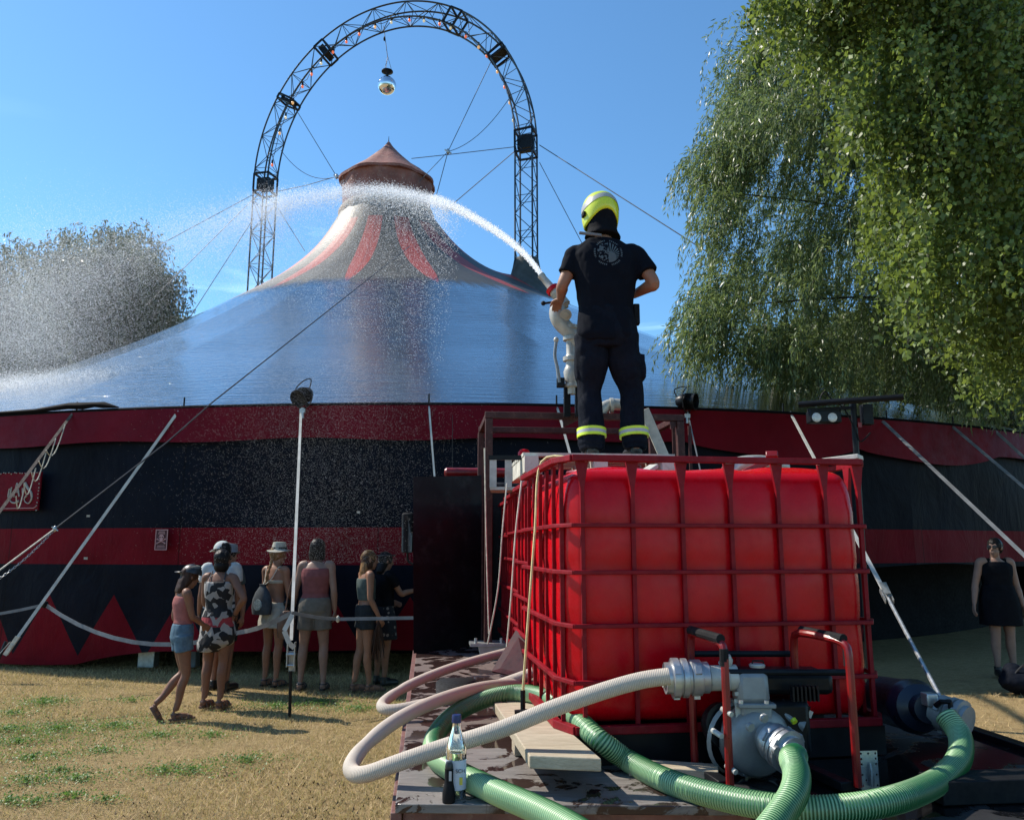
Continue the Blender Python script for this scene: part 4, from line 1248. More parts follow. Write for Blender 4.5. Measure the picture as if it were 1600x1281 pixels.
# birch close to the camera, hanging from above right
BIR = [(1215, -40), (1290, 10), (1350, 90), (1400, 200), (1400, 330), (1440, 410), (1500, 470), (1620, 510), (1900, 520), (1900, -300), (1250, -300)]
anch = clumped(BIR, 4000, 240, .24, (6.6, 9.8))
tips = []
for (px, py, Y) in ((1185, -5, 7.2), (1215, -15, 7.4), (1245, 10, 7.2), (1270, 30, 7.3), (1300, 50, 7.2), (1440, 440, 7.5), (1400, 400, 7.8), (1500, 500, 7.6), (1560, 520, 7.8), (1600, 530, 8), (1345, 180, 7.4), (1370, 300, 7.6)):
    c = P(px, py, Y)
    for _ in range(9): tips.append(c + Vector((rnd.uniform(-.05, .3), rnd.uniform(-.3, .3), rnd.gauss(0.05, .08))))
anch = np.concatenate([anch, np.array([tuple(t) for t in tips])])
BT = Vector((8.6, 8.6, 0)); limbs = []
for (px, py, Y) in ((1230, -30, 7.4), (1380, 60, 7.8), (1450, 250, 8.0), (1520, 430, 8.2), (1600, 150, 8.5)):
    e = P(px, py, Y); limbs.append(([BT + Vector((-.05, 0, 3.4)), BT.lerp(e, .4) + Vector((0, 0, 2.9)), BT.lerp(e, .75) + Vector((0, 0, 1.5)), e], .035, .006))
make_tree('birch_tree', 'bright green birch with hanging twigs filling the upper right corner', anch,
          dict(len=(.4, 1.05), n=22, reach=(.03, .25), rise=(.0, .12), center=(7.5, 8.6), twig=.0022),
          dict(per=3, gap=.05, scatter=.035, along=.3, spread=.7, droop=.5, L=(.042, .074), ratio=.74), M['birch_leaf'],
          (BT, [BT, BT + Vector((.05, 0, 2.5)), BT + Vector((-.1, 0, 5.5)), BT + Vector((.1, 0, 9))], .2, .06), limbs)
# dark trees far behind, right
def far_tree(label, poly, Y, n_, cl, sig, L, trunk_px, name='dark_tree', m='dark_leaf', strand=None, per=3, depth=6):
    anch = clumped(poly, n_, cl, sig, (Y - depth / 2, Y + depth / 2))
    b = P(trunk_px[0], trunk_px[1], Y); base = Vector((b.x, Y, 0))
    c0 = anch.mean(0)
    limbs = []
    for k in range(5):
        q = anch[nr.integers(0, len(anch))]; limbs.append(([base + Vector((0, 0, 2.5)), (base + Vector((0, 0, 3))).lerp(Vector(q), .5) + Vector((0, 0, 1)), Vector(q)], .2, .03))
    st_d = strand or dict(len=(1.0, 2.6), n=12, reach=(.2, 1.0), rise=(0, .5), center=(c0[0], c0[1]), twig=.01)
    st_d['center'] = (c0[0], c0[1])
    return make_tree(name, label, anch, st_d, dict(per=per, gap=.2, scatter=.10, along=.7, spread=.6, droop=.5, L=L, ratio=.38), M[m],
                     (base, [base, base + Vector((.2, 0, 2)), base + Vector((0, 0, max(4, c0[2] * .7)))], .45, .12), limbs)
far_tree('dark tree behind the tent between the willow and the birch', [(1180, 520), (1300, 500), (1500, 500), (1700, 520), (1700, 700), (1500, 660), (1300, 610)], 40, 2600, 130, 1.0, (.22, .42), (1420, 700))
far_tree('dark tree peeping over the right end of the tent roof', [(1480, 560), (1600, 540), (1800, 540), (1800, 760), (1600, 690), (1500, 660)], 30, 1500, 90, .8, (.18, .34), (1650, 720))
# trees at the left, seen through the spray
far_tree('broad weeping tree standing behind the spray left of the tent', [(80, 385), (120, 368), (185, 358), (230, 375), (255, 430), (262, 500), (255, 560), (150, 640), (60, 640), (40, 560), (55, 450)], 42, 3400, 130, .62, (.15, .28), (160, 640), name='weeping_tree', m='pale_leaf',
         strand=dict(len=(1.2, 3.2), n=14, reach=(.1, .7), rise=(0, .4), twig=.010))
far_tree('half hidden tree at the far left edge of the photograph', [(-160, 420), (-40, 395), (20, 385), (40, 410), (45, 460), (60, 600), (-160, 640)], 36, 1900, 80, .55, (.15, .27), (-30, 640), m='pale_leaf',
         strand=dict(len=(1.0, 2.5), n=12, reach=(.1, .7), rise=(0, .4), twig=.010))
far_tree('small round dark tree peeping over the roof left of the arch', [(255, 500), (280, 490), (300, 498), (310, 540), (240, 560)], 48, 240, 16, .4, (.2, .34), (280, 560))

# ------------------------------------------------------------------ water jet and spray
def drops(name, label, pos, size, stretch=None, parent=None):
    """tiny four-sided drops"""
    n_ = len(pos)
    a = nr.normal(size=(n_, 3)); a /= np.linalg.norm(a, axis=1, keepdims=True)
    b = np.cross(a, nr.normal(size=(n_, 3))); b /= np.linalg.norm(b, axis=1, keepdims=True)
    sz = size[:, None]
    T_ = np.stack([pos - a * sz, pos + b * sz, pos + a * sz, pos - b * sz], 1).reshape(-1, 3)
    return tag(np_mesh(name, T_, 4, M['spray']), label, 'water spray', kind='stuff')
NOZ = P(853, 440, 6.0)
JET = [(853, 440, 6.0), (826, 404, 7.0), (790, 372, 8.3), (745, 343, 9.8), (700, 320, 11.4), (650, 305, 13.0), (600, 297, 14.6), (540, 299, 16.2), (480, 307, 17.6), (420, 318, 18.8), (340, 338, 20.0), (250, 362, 21.0), (150, 395, 21.8), (60, 430, 22.4), (-60, 480, 23)]
jp = smooth_path([P(*j) for j in JET], 280); jp = np.array([tuple(p) for p in jp])
sig_k = np.interp(np.arange(len(jp)) / 280 * 14, [0, 1, 2, 3, 4, 5, 6, 7, 8, 9, 10, 11, 12, 13, 14], [.005, .010, .016, .023, .032, .05, .065, .085, .12, .17, .28, .42, .6, .75, .9])
def along(n_, lo, hi, pw=1.0):
    s_ = lo + (hi - lo) * nr.uniform(0, 1, n_) ** pw
    k = s_ / 14 * 280; i = np.clip(k.astype(int), 0, 279); f = (k - i)[:, None]
    return jp[i] * (1 - f) + jp[i + 1] * f, np.interp(k, np.arange(len(jp)), sig_k), s_
# the solid jet near the nozzle
mb = MB(); seg = [Vector(p) for p in jp[:64]]
mb.tube(seg, [.010 + .003 * math.sin(i * 1.7) + .0002 * i for i in range(64)], 8)
tag(mk('water_jet', mb, M['spray'], smooth=180), 'solid white jet of water leaving the water cannon', 'water jet', kind='stuff')
c, sg_, s_ = along(48000, 0.2, 4.5); p = c + nr.normal(size=c.shape) * sg_[:, None]
drops('jet_drops', 'bright bead like drops round the jet above the right mast', p, nr.uniform(.002, .005, len(p)) * (1 + s_ * .10))
c, sg_, s_ = along(52000, 4.0, 9.5); p = c + nr.normal(size=c.shape) * sg_[:, None]; p[:, 2] -= np.abs(nr.exponential(.14, len(p)) * (nr.uniform(size=len(p)) < .5))
drops('jet_drops', 'bright arching spray passing in front of the brown cupola', p, nr.uniform(.0025, .0055, len(p)) * (1 + s_ * .05))
c, sg_, s_ = along(100000, 8.5, 14.0); p = c + nr.normal(size=c.shape) * sg_[:, None]; p[:, 2] -= np.abs(nr.exponential(.45, len(p)))
drops('falling_spray', 'white spray breaking up left of the arch above the trees', p, nr.uniform(.003, .0075, len(p)))
# rain curtain falling from the jet
c, sg_, s_ = along(210000, 3.5, 14.0, .7); fall = nr.exponential(1.0, len(c)) * np.interp(s_, [3.5, 6, 9, 14], [.9, 2.2, 3.4, 4.2])
p = c + nr.normal(size=c.shape) * sg_[:, None] * 1.8; p[:, 2] -= fall; p[:, 0] -= fall * .12
p = p[p[:, 2] > 3.6]
drops('falling_spray', 'fine curtain of drops falling from the jet over the roof and trees', p, nr.uniform(.002, .005, len(p)))
# drops drifting down in front of the wall
n_ = 45000
px = nr.normal(510, 105, n_); py = nr.uniform(560, 880, n_); Y = nr.uniform(7.0, 10.0, n_)
drops('falling_spray', 'scattered fine drops drifting in front of the striped wall', lift(np.stack([px, py], 1), Y), nr.uniform(.0008, .0017, n_))
# burst where the water lands at the left
pb = []
for (px, py, sx_, sy_, n_) in ((70, 603, 80, 10, 90000), (180, 590, 70, 8, 30000), (20, 470, 60, 60, 85000), (60, 545, 80, 34, 60000), (120, 440, 70, 55, 50000)):
    q = np.stack([nr.normal(px, sx_, n_), nr.normal(py, sy_, n_)], 1)
    pb.append(lift(q, nr.uniform(15, 21, n_) if py < 560 else nr.uniform(13, 16, n_)))
drops('splash_spray', 'bright splash where the water lands on the left side of the roof', np.concatenate(pb), nr.uniform(.0025, .0055, sum(len(x) for x in pb)))

# ------------------------------------------------------------------ flatbed truck
RT = Matrix.Rotation(PSI, 3, 'Z')
DZ = 0.78
truck = thing('flatbed_truck', 'dark flatbed truck with worn plywood bed, black cab wall and brown steel frame', 'truck', T(1.1, 5.0, 0))
def tquad(a0, b0, a1, b1, z0, z1, mb=None, front=None):
    """slab over a truck-frame rectangle; front = (b at a0, b at a1) skews the near edge"""
    mb = mb or MB(); f0, f1 = front or (b0, b0)
    q = [T(a0, f0), T(a1, f1), T(a1, b1), T(a0, b1)]
    vs = [Vector((p.x, p.y, z)) for z in (z0, z1) for p in q]
    return mb.add(vs, [(0, 3, 2, 1), (4, 5, 6, 7), (0, 1, 5, 4), (1, 2, 6, 5), (2, 3, 7, 6), (3, 0, 4, 7)])
g_ = .006
mk('deck_panel', tquad(-.085, 2.62, 1.02, 3.30 - g_, DZ - .028, DZ, front=(2.64, 2.50)), M['ply_dry'], truck, bevel=.003)
mk('deck_panel', tquad(-.080, 3.30, 1.02, 4.18 - g_, DZ - .028, DZ - .003), M['ply_wet'], truck, bevel=.003)
mk('deck_panel', tquad(-.075, 4.18, 1.3, 5.05 - g_, DZ - .028, DZ - .001), M['ply_wet'], truck, bevel=.003)
mk('deck_panel', tquad(-.070, 5.05, 1.3, 6.6, DZ - .028, DZ), M['ply_wet'], truck, bevel=.003)
mk('deck_panel', tquad(1.03, 1.95, 2.30, 3.30 - g_, DZ - .028, DZ - .002), M['ply_black_shade'], truck, bevel=.003)
mk('deck_panel', tquad(1.03, 3.30, 2.30, 4.18 - g_, DZ - .028, DZ - .002), M['ply_black_shade'], truck, bevel=.003)
mk('deck_panel', tquad(1.31, 4.18, 2.30, 6.6, DZ - .028, DZ - .002), M['ply_black_shade'], truck, bevel=.003)
M['deck_side'] = mat('deck_side', (0.15, 0.06, 0.05), .6, 0, .4, 8, .3, 40, .003, dust=((.3, .22, .18), .5))
mk('side_rail', tquad(-.100, 2.66, -.065, 6.6, DZ - .16, DZ - .032), M['deck_side'], truck, bevel=.003)
mk('side_rail', tquad(2.305, 2.0, 2.36, 6.6, DZ - .16, DZ + .02), M['black_steel'], truck, bevel=.003)
mk('end_beam', tquad(-.06, 2.68, 1.02, 2.76, DZ - .15, DZ - .032, front=(2.68, 2.56)), M['deck_side'], truck)
mb = MB()
for k in range(6): tquad(0.02 + k * .19, 2.69 - k * .022, 0.06 + k * .19, 2.74, DZ - .30, DZ - .152, mb)
mk('cross_member', mb, M['black_steel'], truck)['kind'] = 'stuff'
tb = MB(); tquad(0.25, 2.9, .42, 6.5, .45, DZ - .032, tb); tquad(1.8, 2.9, 1.97, 6.5, .45, DZ - .032, tb)
mk('chassis', tb, M['black_steel'], truck)
for (a_, b_) in ((.18, 4.6), (2.1, 4.6), (.18, 7.6), (2.1, 7.6)):
    c_ = T(a_, b_, .42)
    w_ = mk('wheel', MB().lathe([(.24, -.12), (.40, -.12), (.42, -.09), (.42, .09), (.40, .12), (.24, .12)], c_, T(1, 0) - T(0, 0), 28), M['black_rubber'], truck)
    mk('rim', MB().lathe([(.001, -.05), (.22, -.05), (.25, -.115), (.25, .115), (.22, .05), (.001, .05)], c_, T(1, 0) - T(0, 0), 20), M['cast_grey'], w_)
# cab and its rear wall
mk('cab', tquad(-.02, 6.72, 2.25, 8.3, .5, 2.10), M['cab_black'], truck, bevel=.03)
wl_ = MB(); tquad(-.10, 6.15, .62, 6.19, DZ + .002, 2.09, wl_, front=(6.15, 6.62))
mk('cab_wall', MB().add([T(-.09, 6.15, DZ), T(.52, 6.64, DZ), T(.52, 6.69, DZ), T(-.09, 6.20, DZ), T(-.12, 6.15, 2.09), T(.52, 6.64, 2.15), T(.52, 6.69, 2.15), T(-.12, 6.20, 2.09)],
   [(0, 3, 2, 1), (4, 5, 6, 7), (0, 1, 5, 4), (1, 2, 6, 5), (2, 3, 7, 6), (3, 0, 4, 7)]), M['cab_black'], truck)
mk('wall_side', MB().add([T(-.09, 6.21, DZ), T(-.06, 6.71, DZ), T(-.12, 6.21, 2.085), T(-.06, 6.71, 2.1), T(-.05, 6.21, DZ), T(-.02, 6.71, DZ), T(-.08, 6.21, 2.085), T(-.02, 6.71, 2.1)],
   [(0, 2, 3, 1), (4, 5, 7, 6), (0, 4, 6, 2), (1, 3, 7, 5), (2, 6, 7, 3), (0, 1, 5, 4)]), M['cab_black'], truck)
# mirror on its arm
m0 = P(637, 832, 7.3)
mir_ = mk('wing_mirror', MB().box(m0, (.11, .05, .36)), M['black_rubber'], truck, bevel=.02)
mk('mirror_glass', MB().box(m0 + Vector((0, -.030, -.01)), (.09, .006, .33), Matrix.Rotation(-.05, 3, 'X') @ Matrix.Rotation(.25, 3, 'Z')), M['mirror'], mir_)
mk('mirror_arm', MB().tube(smooth_path([m0 + Vector((0, .02, -.17)), m0 + Vector((0.005, .03, -.25)), m0 + Vector((.05, .03, -.28)), m0 + Vector((.14, .05, -.28))], 10), .010, 7), M['black_steel'], mir_)
# red roof tube and beacon, antenna
mk('roof_tube', MB().lathe([(.001, -.0), (.03, .004), (.042, .02), (.042, .62)], P(694, 738, 6.9), T(1, 0) - T(0, 0), 18), M['red_paint'], truck)
mk('antenna', MB().cyl(P(707, 742, 6.9), P(707, 648, 6.9), .004, .002, 5), M['black_steel'], truck)
bc = P(819, 722, 5.95)
mk('beacon', MB().lathe([(.001, .10), (.03, .095), (.045, .075), (.05, .04), (.052, -.06), (.06, -.065), (.06, -.10), (.001, -.10)], bc, (0, 0, 1), 20), M['red_plastic'], truck)

# brown steel frame round the tanks, with the stand of the water cannon
BF = 5.85
ztop = P(752, 650, 5.9).z
frm = thing('gantry', 'brown box section steel frame standing on the truck bed behind the tanks', 'steel frame', T(.46, BF, DZ))
def fp(a, b, z): return T(a, b, z)
fa0, fa1 = 0.44, 1.90
up_ = Vector((0, 0, 1)); ud = T(1, 0) - T(0, 0)
zb = P(765, 1003, 5.85).z
for (a_, b_) in ((fa0, BF), (fa1, BF - .02)):
    mk('post', MB().bar(fp(a_, b_, zb if a_ == fa0 else 1.2), fp(a_, b_, ztop - .027), .055, .055, up=ud), M['brown_steel'], frm, bevel=.004)
for (a_, b_) in ((fa0 - .01, BF + .75), (fa1, BF + .75)):
    mk('post', MB().bar(fp(a_, b_, DZ), fp(a_, b_, ztop - .027), .05, .05, up=ud), M['brown_steel'], frm, bevel=.004)
for b_ in (BF, BF + .75):
    mk('top_beam', MB().bar(fp(fa0 - .03, b_, ztop), fp(fa1 + .03, b_ - .02, ztop), .05, .05), M['brown_steel'], frm, bevel=.004)
for a_ in (fa0, fa1):
    mk('side_beam', MB().bar(fp(a_, BF + .03, ztop), fp(a_, BF + .72, ztop), .05, .048), M['brown_steel'], frm, bevel=.004)
for a_, sg2 in ((1.0, 1), (fa1 - .07, 1)):
    mk('gusset', MB().add([fp(a_, BF - .03, ztop - .026), fp(a_ + .12, BF - .03, ztop - .026), fp(a_, BF - .03, ztop - .085), fp(a_, BF, ztop - .026), fp(a_ + .12, BF, ztop - .026), fp(a_, BF, ztop - .085)], [(0, 2, 1), (3, 4, 5), (0, 1, 4, 3), (1, 2, 5, 4), (2, 0, 3, 5)]), M['brown_steel'], frm)
for px in (1052, 1077):
    q = P(px, 665, 6.2); mk('rear_bar', MB().bar(Vector((q.x, 6.2, 1.9)), Vector((q.x, 6.2, ztop - .03)), .022, .022), M['brown_steel'], frm)
mk('slanting_board', MB().bar(P(1006, 640, 5.75), P(1050, 742, 5.75), .075, .02, up=(0, -1, 0)), M['white_wood'], frm, bevel=.003)
# galvanised wedge foot of the frame
mk('foot_plate', MB().box(T(fa0 + .0, BF, zb - .01), (.26, .20, .02), RT), M['galv'], frm)
mk('foot_block', MB().box(T(fa0 + .05, BF, (zb - .02 + DZ) / 2), (.20, .15, zb - .022 - DZ), RT, taper=1.2), M['cream_metal'], frm)
for k in (-1, 1): mk('bolt', MB().cyl(T(fa0 + .09 * k, BF - .07, zb), T(fa0 + .09 * k, BF - .07, zb + .035), .011, n=6), M['galv'], frm)

# angled dark red plate leaning against the tanks
pl = [P(768, 1048, 4.5), P(806, 984, 4.75), P(850, 1022, 4.35), P(822, 1060, 4.05)]
nn_ = (pl[1] - pl[0]).cross(pl[3] - pl[0]).normalized() * .012
tag(mk('steel_plate', MB().add([*pl, *[p + nn_ for p in pl]], [(0, 1, 2, 3), (7, 6, 5, 4), (0, 4, 5, 1), (1, 5, 6, 2), (2, 6, 7, 3), (3, 7, 4, 0)]), M['plate_red'], smooth=0), 'dark red steel plate leaning against the tank foot', 'steel plate')

# ------------------------------------------------------------------ red tank cages
def rr_outline(w, d_, r, n_=6, off=(0, 0)):
    """rounded rectangle, counter-clockwise, near-left corner start"""
    out = []
    for (cx, cy, a0) in ((r, r, PI), (w - r, r, 1.5 * PI), (w - r, d_ - r, 0), (r, d_ - r, .5 * PI)):
        for k in range(n_ + 1):
            a = a0 + k * PI / 2 / n_; out.append((cx + r * math.cos(a) + off[0], cy + r * math.sin(a) + off[1]))
    return out
IW, ID = 1.262, 0.985
def tank_bladder():
    W, D = IW - .080, ID - .080; x0, y0 = .040, .040
    # outline sampled densely, with pillows between the cage bars
    base = []
    nseg = 40
    def edge(pA_, pB_, n_):
        return [(pA_[0] + (pB_[0] - pA_[0]) * i / n_, pA_[1] + (pB_[1] - pA_[1]) * i / n_) for i in range(n_)]
    r = .075; pts = []
    cs = ((r, r, PI), (W - r, r, 1.5 * PI), (W - r, D - r, 0), (r, D - r, .5 * PI))
    for ci, (cx, cy, a0) in enumerate(cs):
        for k in range(8):
            a = a0 + k * PI / 2 / 8; pts.append((cx + r * math.cos(a), cy + r * math.sin(a), math.cos(a), math.sin(a)))
        a1 = a0 + PI / 2; p0 = (cx + r * math.cos(a1), cy + r * math.sin(a1))
        nx, ny, na = cs[(ci + 1) % 4]; p1 = (nx + r * math.cos(na), ny + r * math.sin(na))
        for k in range(1 if 1 else 0, 36):
            f = k / 36; pts.append((p0[0] + (p1[0] - p0[0]) * f, p0[1] + (p1[1] - p0[1]) * f, math.cos(a1), math.sin(a1)))
    prof = [(.135, .05), (.15, .015), (.18, 0)] + [(.18 + .81 * k / 22, 0) for k in range(1, 23)] + [(1.02, .004), (1.045, .013), (1.068, .030), (1.082, .056)]
    rings = []
    nst = len(pts)
    for (z, inset) in prof:
        ring = []
        for i, (x, y, nx, ny) in enumerate(pts):
            # pillow amplitude
            if abs(ny) > .7: ph = (x - .02) / (IW / 6.2)
            else: ph = (y - .02) / (ID / 4.0)
            pil = .016 * abs(math.sin(PI * ph)) ** .7
            zz = min(1, max(0, (z - .15) / .1)) * min(1, max(0, (1.03 - z) / .12))
            # horizontal rails squeeze the walls a little
            sq = sum(math.exp(-((z - hz) / .018) ** 2) for hz in (.29, .49, .685, .86)) * .006
            bul = .003 * math.sin(PI * min(1, max(0, (z - .12) / .92)))
            o = (pil + bul - sq) * zz - inset + .004 * noise.noise(Vector((x * 6, y * 6, z * 5)))
            ring.append((x + x0 + nx * o, y + y0 + ny * o, z))
        rings.append(ring)
    cx, cy = W / 2 + x0, D / 2 + y0
    for k, f in enumerate((.9, .78, .64, .5, .36, .22, .1, .02)):
        ring = []
        for (x, y, z) in rings[len(prof) - 1]:
            X, Y = cx + (x - cx) * f, cy + (y - cy) * f
            h = 1.092 + .016 * (1 - f) + .022 * noise.noise(Vector((X * 4.2, Y * 4.2, 1.3))) - .030 * math.exp(-((X - .52) / .06) ** 2) * (f > .3) - .02 * math.exp(-((X - .80) / .05) ** 2) * (f > .3)
            ring.append((X, Y, h))
        rings.append(ring)
    return MB().rings(rings)
def make_tank(label):
    t = thing('tank_cage', label, 'water tank', (0, 0, 0), 0, 'red caged water tanks in a row on the truck bed')
    mk('bladder', tank_bladder(), M['red_plastic'], t, smooth=60, local=True)
    bar_m = M['red_cage']
    def loop(z, w=.018, h=.022, cham=.13):
        c = cham; o = [(c * .35, 0), (IW - c * .3, 0), (IW + .01, c * .6), (IW + .01, ID - c), (IW - c, ID), (c, ID), (0, ID - c * .4), (0, c)]
        mb = MB()
        for i in range(len(o)):
            p, q = o[i], o[(i + 1) % len(o)]
            mb.bar((p[0], p[1], z), (q[0], q[1], z), w, h, ext=.004)
        return mb
    mk('top_rail', loop(1.115, .030, .024), bar_m, t, smooth=0, local=True, bevel=.003)
    for z in (.86, .685, .49, .29):
        mk('cage_rail', loop(z, .020, .016), bar_m, t, smooth=0, local=True, bevel=.003)
    mk('base_rail', loop(.125, .03, .03), bar_m, t, smooth=0, local=True, bevel=.003)
    # verticals: front, left, right, back
    xs = [.085 + .198 * k for k in range(6)] + [IW - .04]
    def vert(x, y, dx, dy):
        mb = MB()
        w = .0155
        # flattened spoon head below the top rail
        mb.bar((x, y, .13), (x, y, 1.0), w, w, up=(0, 1, 0))
        s = .024
        mb.add([(x - w / 2, y - w / 2, 1.0), (x + w / 2, y - w / 2, 1.0), (x + w / 2, y + w / 2, 1.0), (x - w / 2, y + w / 2, 1.0),
                (x - (s if dy else .006), y - (s if dx else .006), 1.103), (x + (s if dy else .006), y - (s if dx else .006), 1.103), (x + (s if dy else .006), y + (s if dx else .006), 1.103), (x - (s if dy else .006), y + (s if dx else .006), 1.103)],
               [(0, 1, 5, 4), (1, 2, 6, 5), (2, 3, 7, 6), (3, 0, 4, 7), (4, 5, 6, 7)])
        mk('cage_bar', mb, bar_m, t, smooth=30, local=True)
    for x in xs: vert(x, .020, 0, 1)
    for x in xs[::2]: vert(x, ID - .020, 0, 1)
    for k in range(6): vert(.020, .10 + .157 * k, 1, 0)
    for k in range(4): vert(IW - .010, .14 + .235 * k, 1, 0)
    for y in (.04, ID / 2, ID - .04):
        mk('skid', MB().box((IW / 2, y, .055), (IW - .02, .07, .105)), M['black_steel'], t, local=True, smooth=0)
    # screw lid in the top
    lid = mk('lid', MB().lathe([(.001, 1.045), (.15, 1.045), (.15, 1.09), (.135, 1.098), (.001, 1.098)], (.57, .40, 0), (0, 0, 1), 28), M['red_paint'], t, local=True)
    mk('lid_ring', MB().lathe([(.16, 1.05), (.175, 1.055), (.16, 1.066), (.175, 1.072), (.16, 1.082)], (.57, .40, 0), (0, 0, 1), 28, caps=False), M['red_paint'], lid, local=True)
    return t
tank0 = make_tank('front red caged water tank facing the camera beside the pump')
def copy_tree(o, parent=None):
    c = o.copy(); C.objects.link(c); c.parent = parent
    for ch in [x for x in bpy.data.objects if x.parent == o]: copy_tree(ch, c)
    return c
spots = [(.50, 2.98, PSI + .035, 1.0, None), (.545, 3.99, PSI + .01, 1.01, 'second red caged tank, just behind the front one'), (.575, 5.00, PSI + 0, 1.015, 'third red caged tank, the one under the firefighter'), (.59, 6.02, PSI, 1.02, 'rearmost red caged tank next to the black cab wall')]
ROOTCH = [o for o in bpy.data.objects if o.parent == tank0]
for i, (a_, b_, rz_, sc_, lab) in enumerate(spots):
    o = tank0 if i == 0 else copy_tree(tank0)
    if i == 3: sc_ = .92
    o.location = T(a_, b_, DZ); o.rotation_euler = (0, 0, rz_); o.scale = (sc_ if i < 3 else 1.0, sc_ if i != 3 else .62, sc_ if i != 3 else 1.0)
    if lab: o['label'] = lab
WLOC[tank0.name] = T(.50, 2.98, DZ)

# things lying on the tanks
tz = DZ + 1.10
tag(mk('wooden_pallet', (lambda mb: ([mb.box(T(1.10, 5.08 + .13 * k, 2.145), (1.0, .10, .022), RT) for k in range(7)], [mb.box(T(.65 + .45 * k, 5.45, 2.08), (.09, .9, .105), RT) for k in range(3)], mb)[2])(MB()), M['white_wood'], smooth=0), 'wooden pallet under the firefighter boots on the tanks', 'pallet')
coil = []
for k in range(5):
    for q in range(28):
        a = 2 * PI * q / 28; r_ = .24 - .012 * (k % 2); coil.append(T(1.02 + r_ * math.cos(a), 4.4 + r_ * math.sin(a), DZ + 1.125 + .016 * k + .003 * math.sin(3 * a)))
tag(mk('coiled_hose', MB().tube(coil, .012, 6), M['red_paint']), 'thin red hose coiled in rings on top of the second tank', 'hose')
tag(mk('short_plank', MB().bar(P(1004, 740, 3.9), P(1022, 728, 4.0), .05, .02), M['white_wood'], bevel=.003), 'short pale stick lying on the tank between the boots', 'stick')
tag(mk('red_lever', MB().bar(P(1160, 740, 3.45), P(1206, 718, 3.45), .03, .03).bar(P(1206, 708, 3.40), P(1206, 722, 3.45), .05, .03), M['red_paint'], bevel=.004), 'red lever bar lying across the tank top by the lid', 'lever')
tag(mk('grey_pipe_elbow', MB().tube(smooth_path([P(1136, 738, 3.8), P(1150, 726, 3.85), P(1175, 722, 3.9), P(1200, 723, 4.0), P(1225, 730, 4.1)], 14), .035, 12), M['cream_metal']), 'pale curved pipe lying behind the red lever', 'pipe')
tag(mk('pale_board', MB().bar(P(1280, 722, 3.5), P(1345, 714, 3.4), .10, .02), M['white_wood'], bevel=.003), 'pale board resting at the right end of the front tank', 'board')
# white valve box on the rear tanks
vb = thing('crate', 'pale slatted plastic crate on the rear tank near the red beacon', 'crate', P(800, 745, 5.3))
cc = P(806, 742, 5.35)
mk('crate_base', MB().box(cc - Vector((0, 0, .10)), (.34, .3, .02)), M['cream_metal'], vb)
for k in range(4): mk('slat', MB().box(cc + Vector((-.15 + .1 * k, -.15, 0)), (.045, .02, .19)), M['cream_metal'], vb)
mk('rim', MB().box(cc + Vector((0, -.15, .10)), (.36, .03, .03)), M['black_steel'], vb)

# lashing ropes over the tanks
def lash(label, pts, r=.0055, m='rope_yellow'):
    return tag(mk('lashing_rope', MB().tube(smooth_path(pts, 20), r, 6), M[m]), label, 'rope', 'lashing ropes over the tanks')
lash('yellowish lashing rope down the corner of the front tank', [P(900, 716, 3.3), P(846, 722, 3.42), P(836, 830, 3.35), P(826, 960, 3.3), P(817, 1080, 3.35)])
lash('pale lashing rope down the side of the second tank', [P(816, 745, 4.3), P(806, 830, 4.25), P(799, 930, 4.2), P(792, 1010, 4.25)], .005, 'rope')
lash('pale lashing rope down the side of the third tank', [P(792, 755, 5.1), P(785, 830, 5.0), P(778, 920, 4.95), P(762, 1006, 5.0)], .005, 'rope')
lash('thin rope running down beside the brown frame post', [P(757, 700, 5.7), P(760, 850, 5.65), P(764, 990, 5.6)], .005, 'rope')
lash('rope running across above the lid of the front tank', [P(870, 716, 3.5), P(1000, 719, 3.6), P(1150, 718, 3.6), P(1320, 722, 3.5)], .004, 'rope_yellow')
hk = thing('lashing_hook', 'small steel hook where the yellowish rope meets the plank', 'hook', P(817, 1112, 3.35))
mk('shank', MB().cyl(P(817, 1078, 3.35), P(817, 1108, 3.35), .010, n=8), M['black_steel'], hk)
mk('plate', MB().bar(P(804, 1112, 3.33), P(832, 1110, 3.33), .03, .012), M['black_steel'], hk)

# ------------------------------------------------------------------ planks on the bed
pk = tag(mk('wooden_plank', MB().add(
    [T(.335, 2.66, DZ + .085), T(.555, 2.60, DZ + .085), T(.50, 3.8, DZ + .045), T(.31, 3.8, DZ + .045),
     T(.335, 2.66, DZ + .125), T(.555, 2.60, DZ + .125), T(.50, 3.8, DZ + .085), T(.31, 3.8, DZ + .085)],
    [(0, 3, 2, 1), (4, 5, 6, 7), (0, 1, 5, 4), (1, 2, 6, 5), (2, 3, 7, 6), (3, 0, 4, 7)]), M['plank'], smooth=0, bevel=.004), 'thick pale plank sloping over the truck bed beside the green hose', 'plank')
tag(mk('wooden_block', MB().box(T(.45, 3.2, DZ + .025), (.22, .10, .045), RT), M['plank'], bevel=.003), 'small wood block hidden under the pale plank', 'wood block')
tag(mk('board_offcut', MB().box(T(.86, 2.84, DZ + .02), (.30, .10, .035), Matrix.Rotation(PSI - .35, 3, 'Z')), M['plank'], bevel=.003), 'flat board offcut under the pump foot', 'board')
tag(mk('timber_end', MB().box(T(1.83, 2.50, DZ + .035), (.5, .12, .07), RT), M['black_rubber'], bevel=.004), 'dark wet timber lying at the right corner of the truck bed', 'timber')

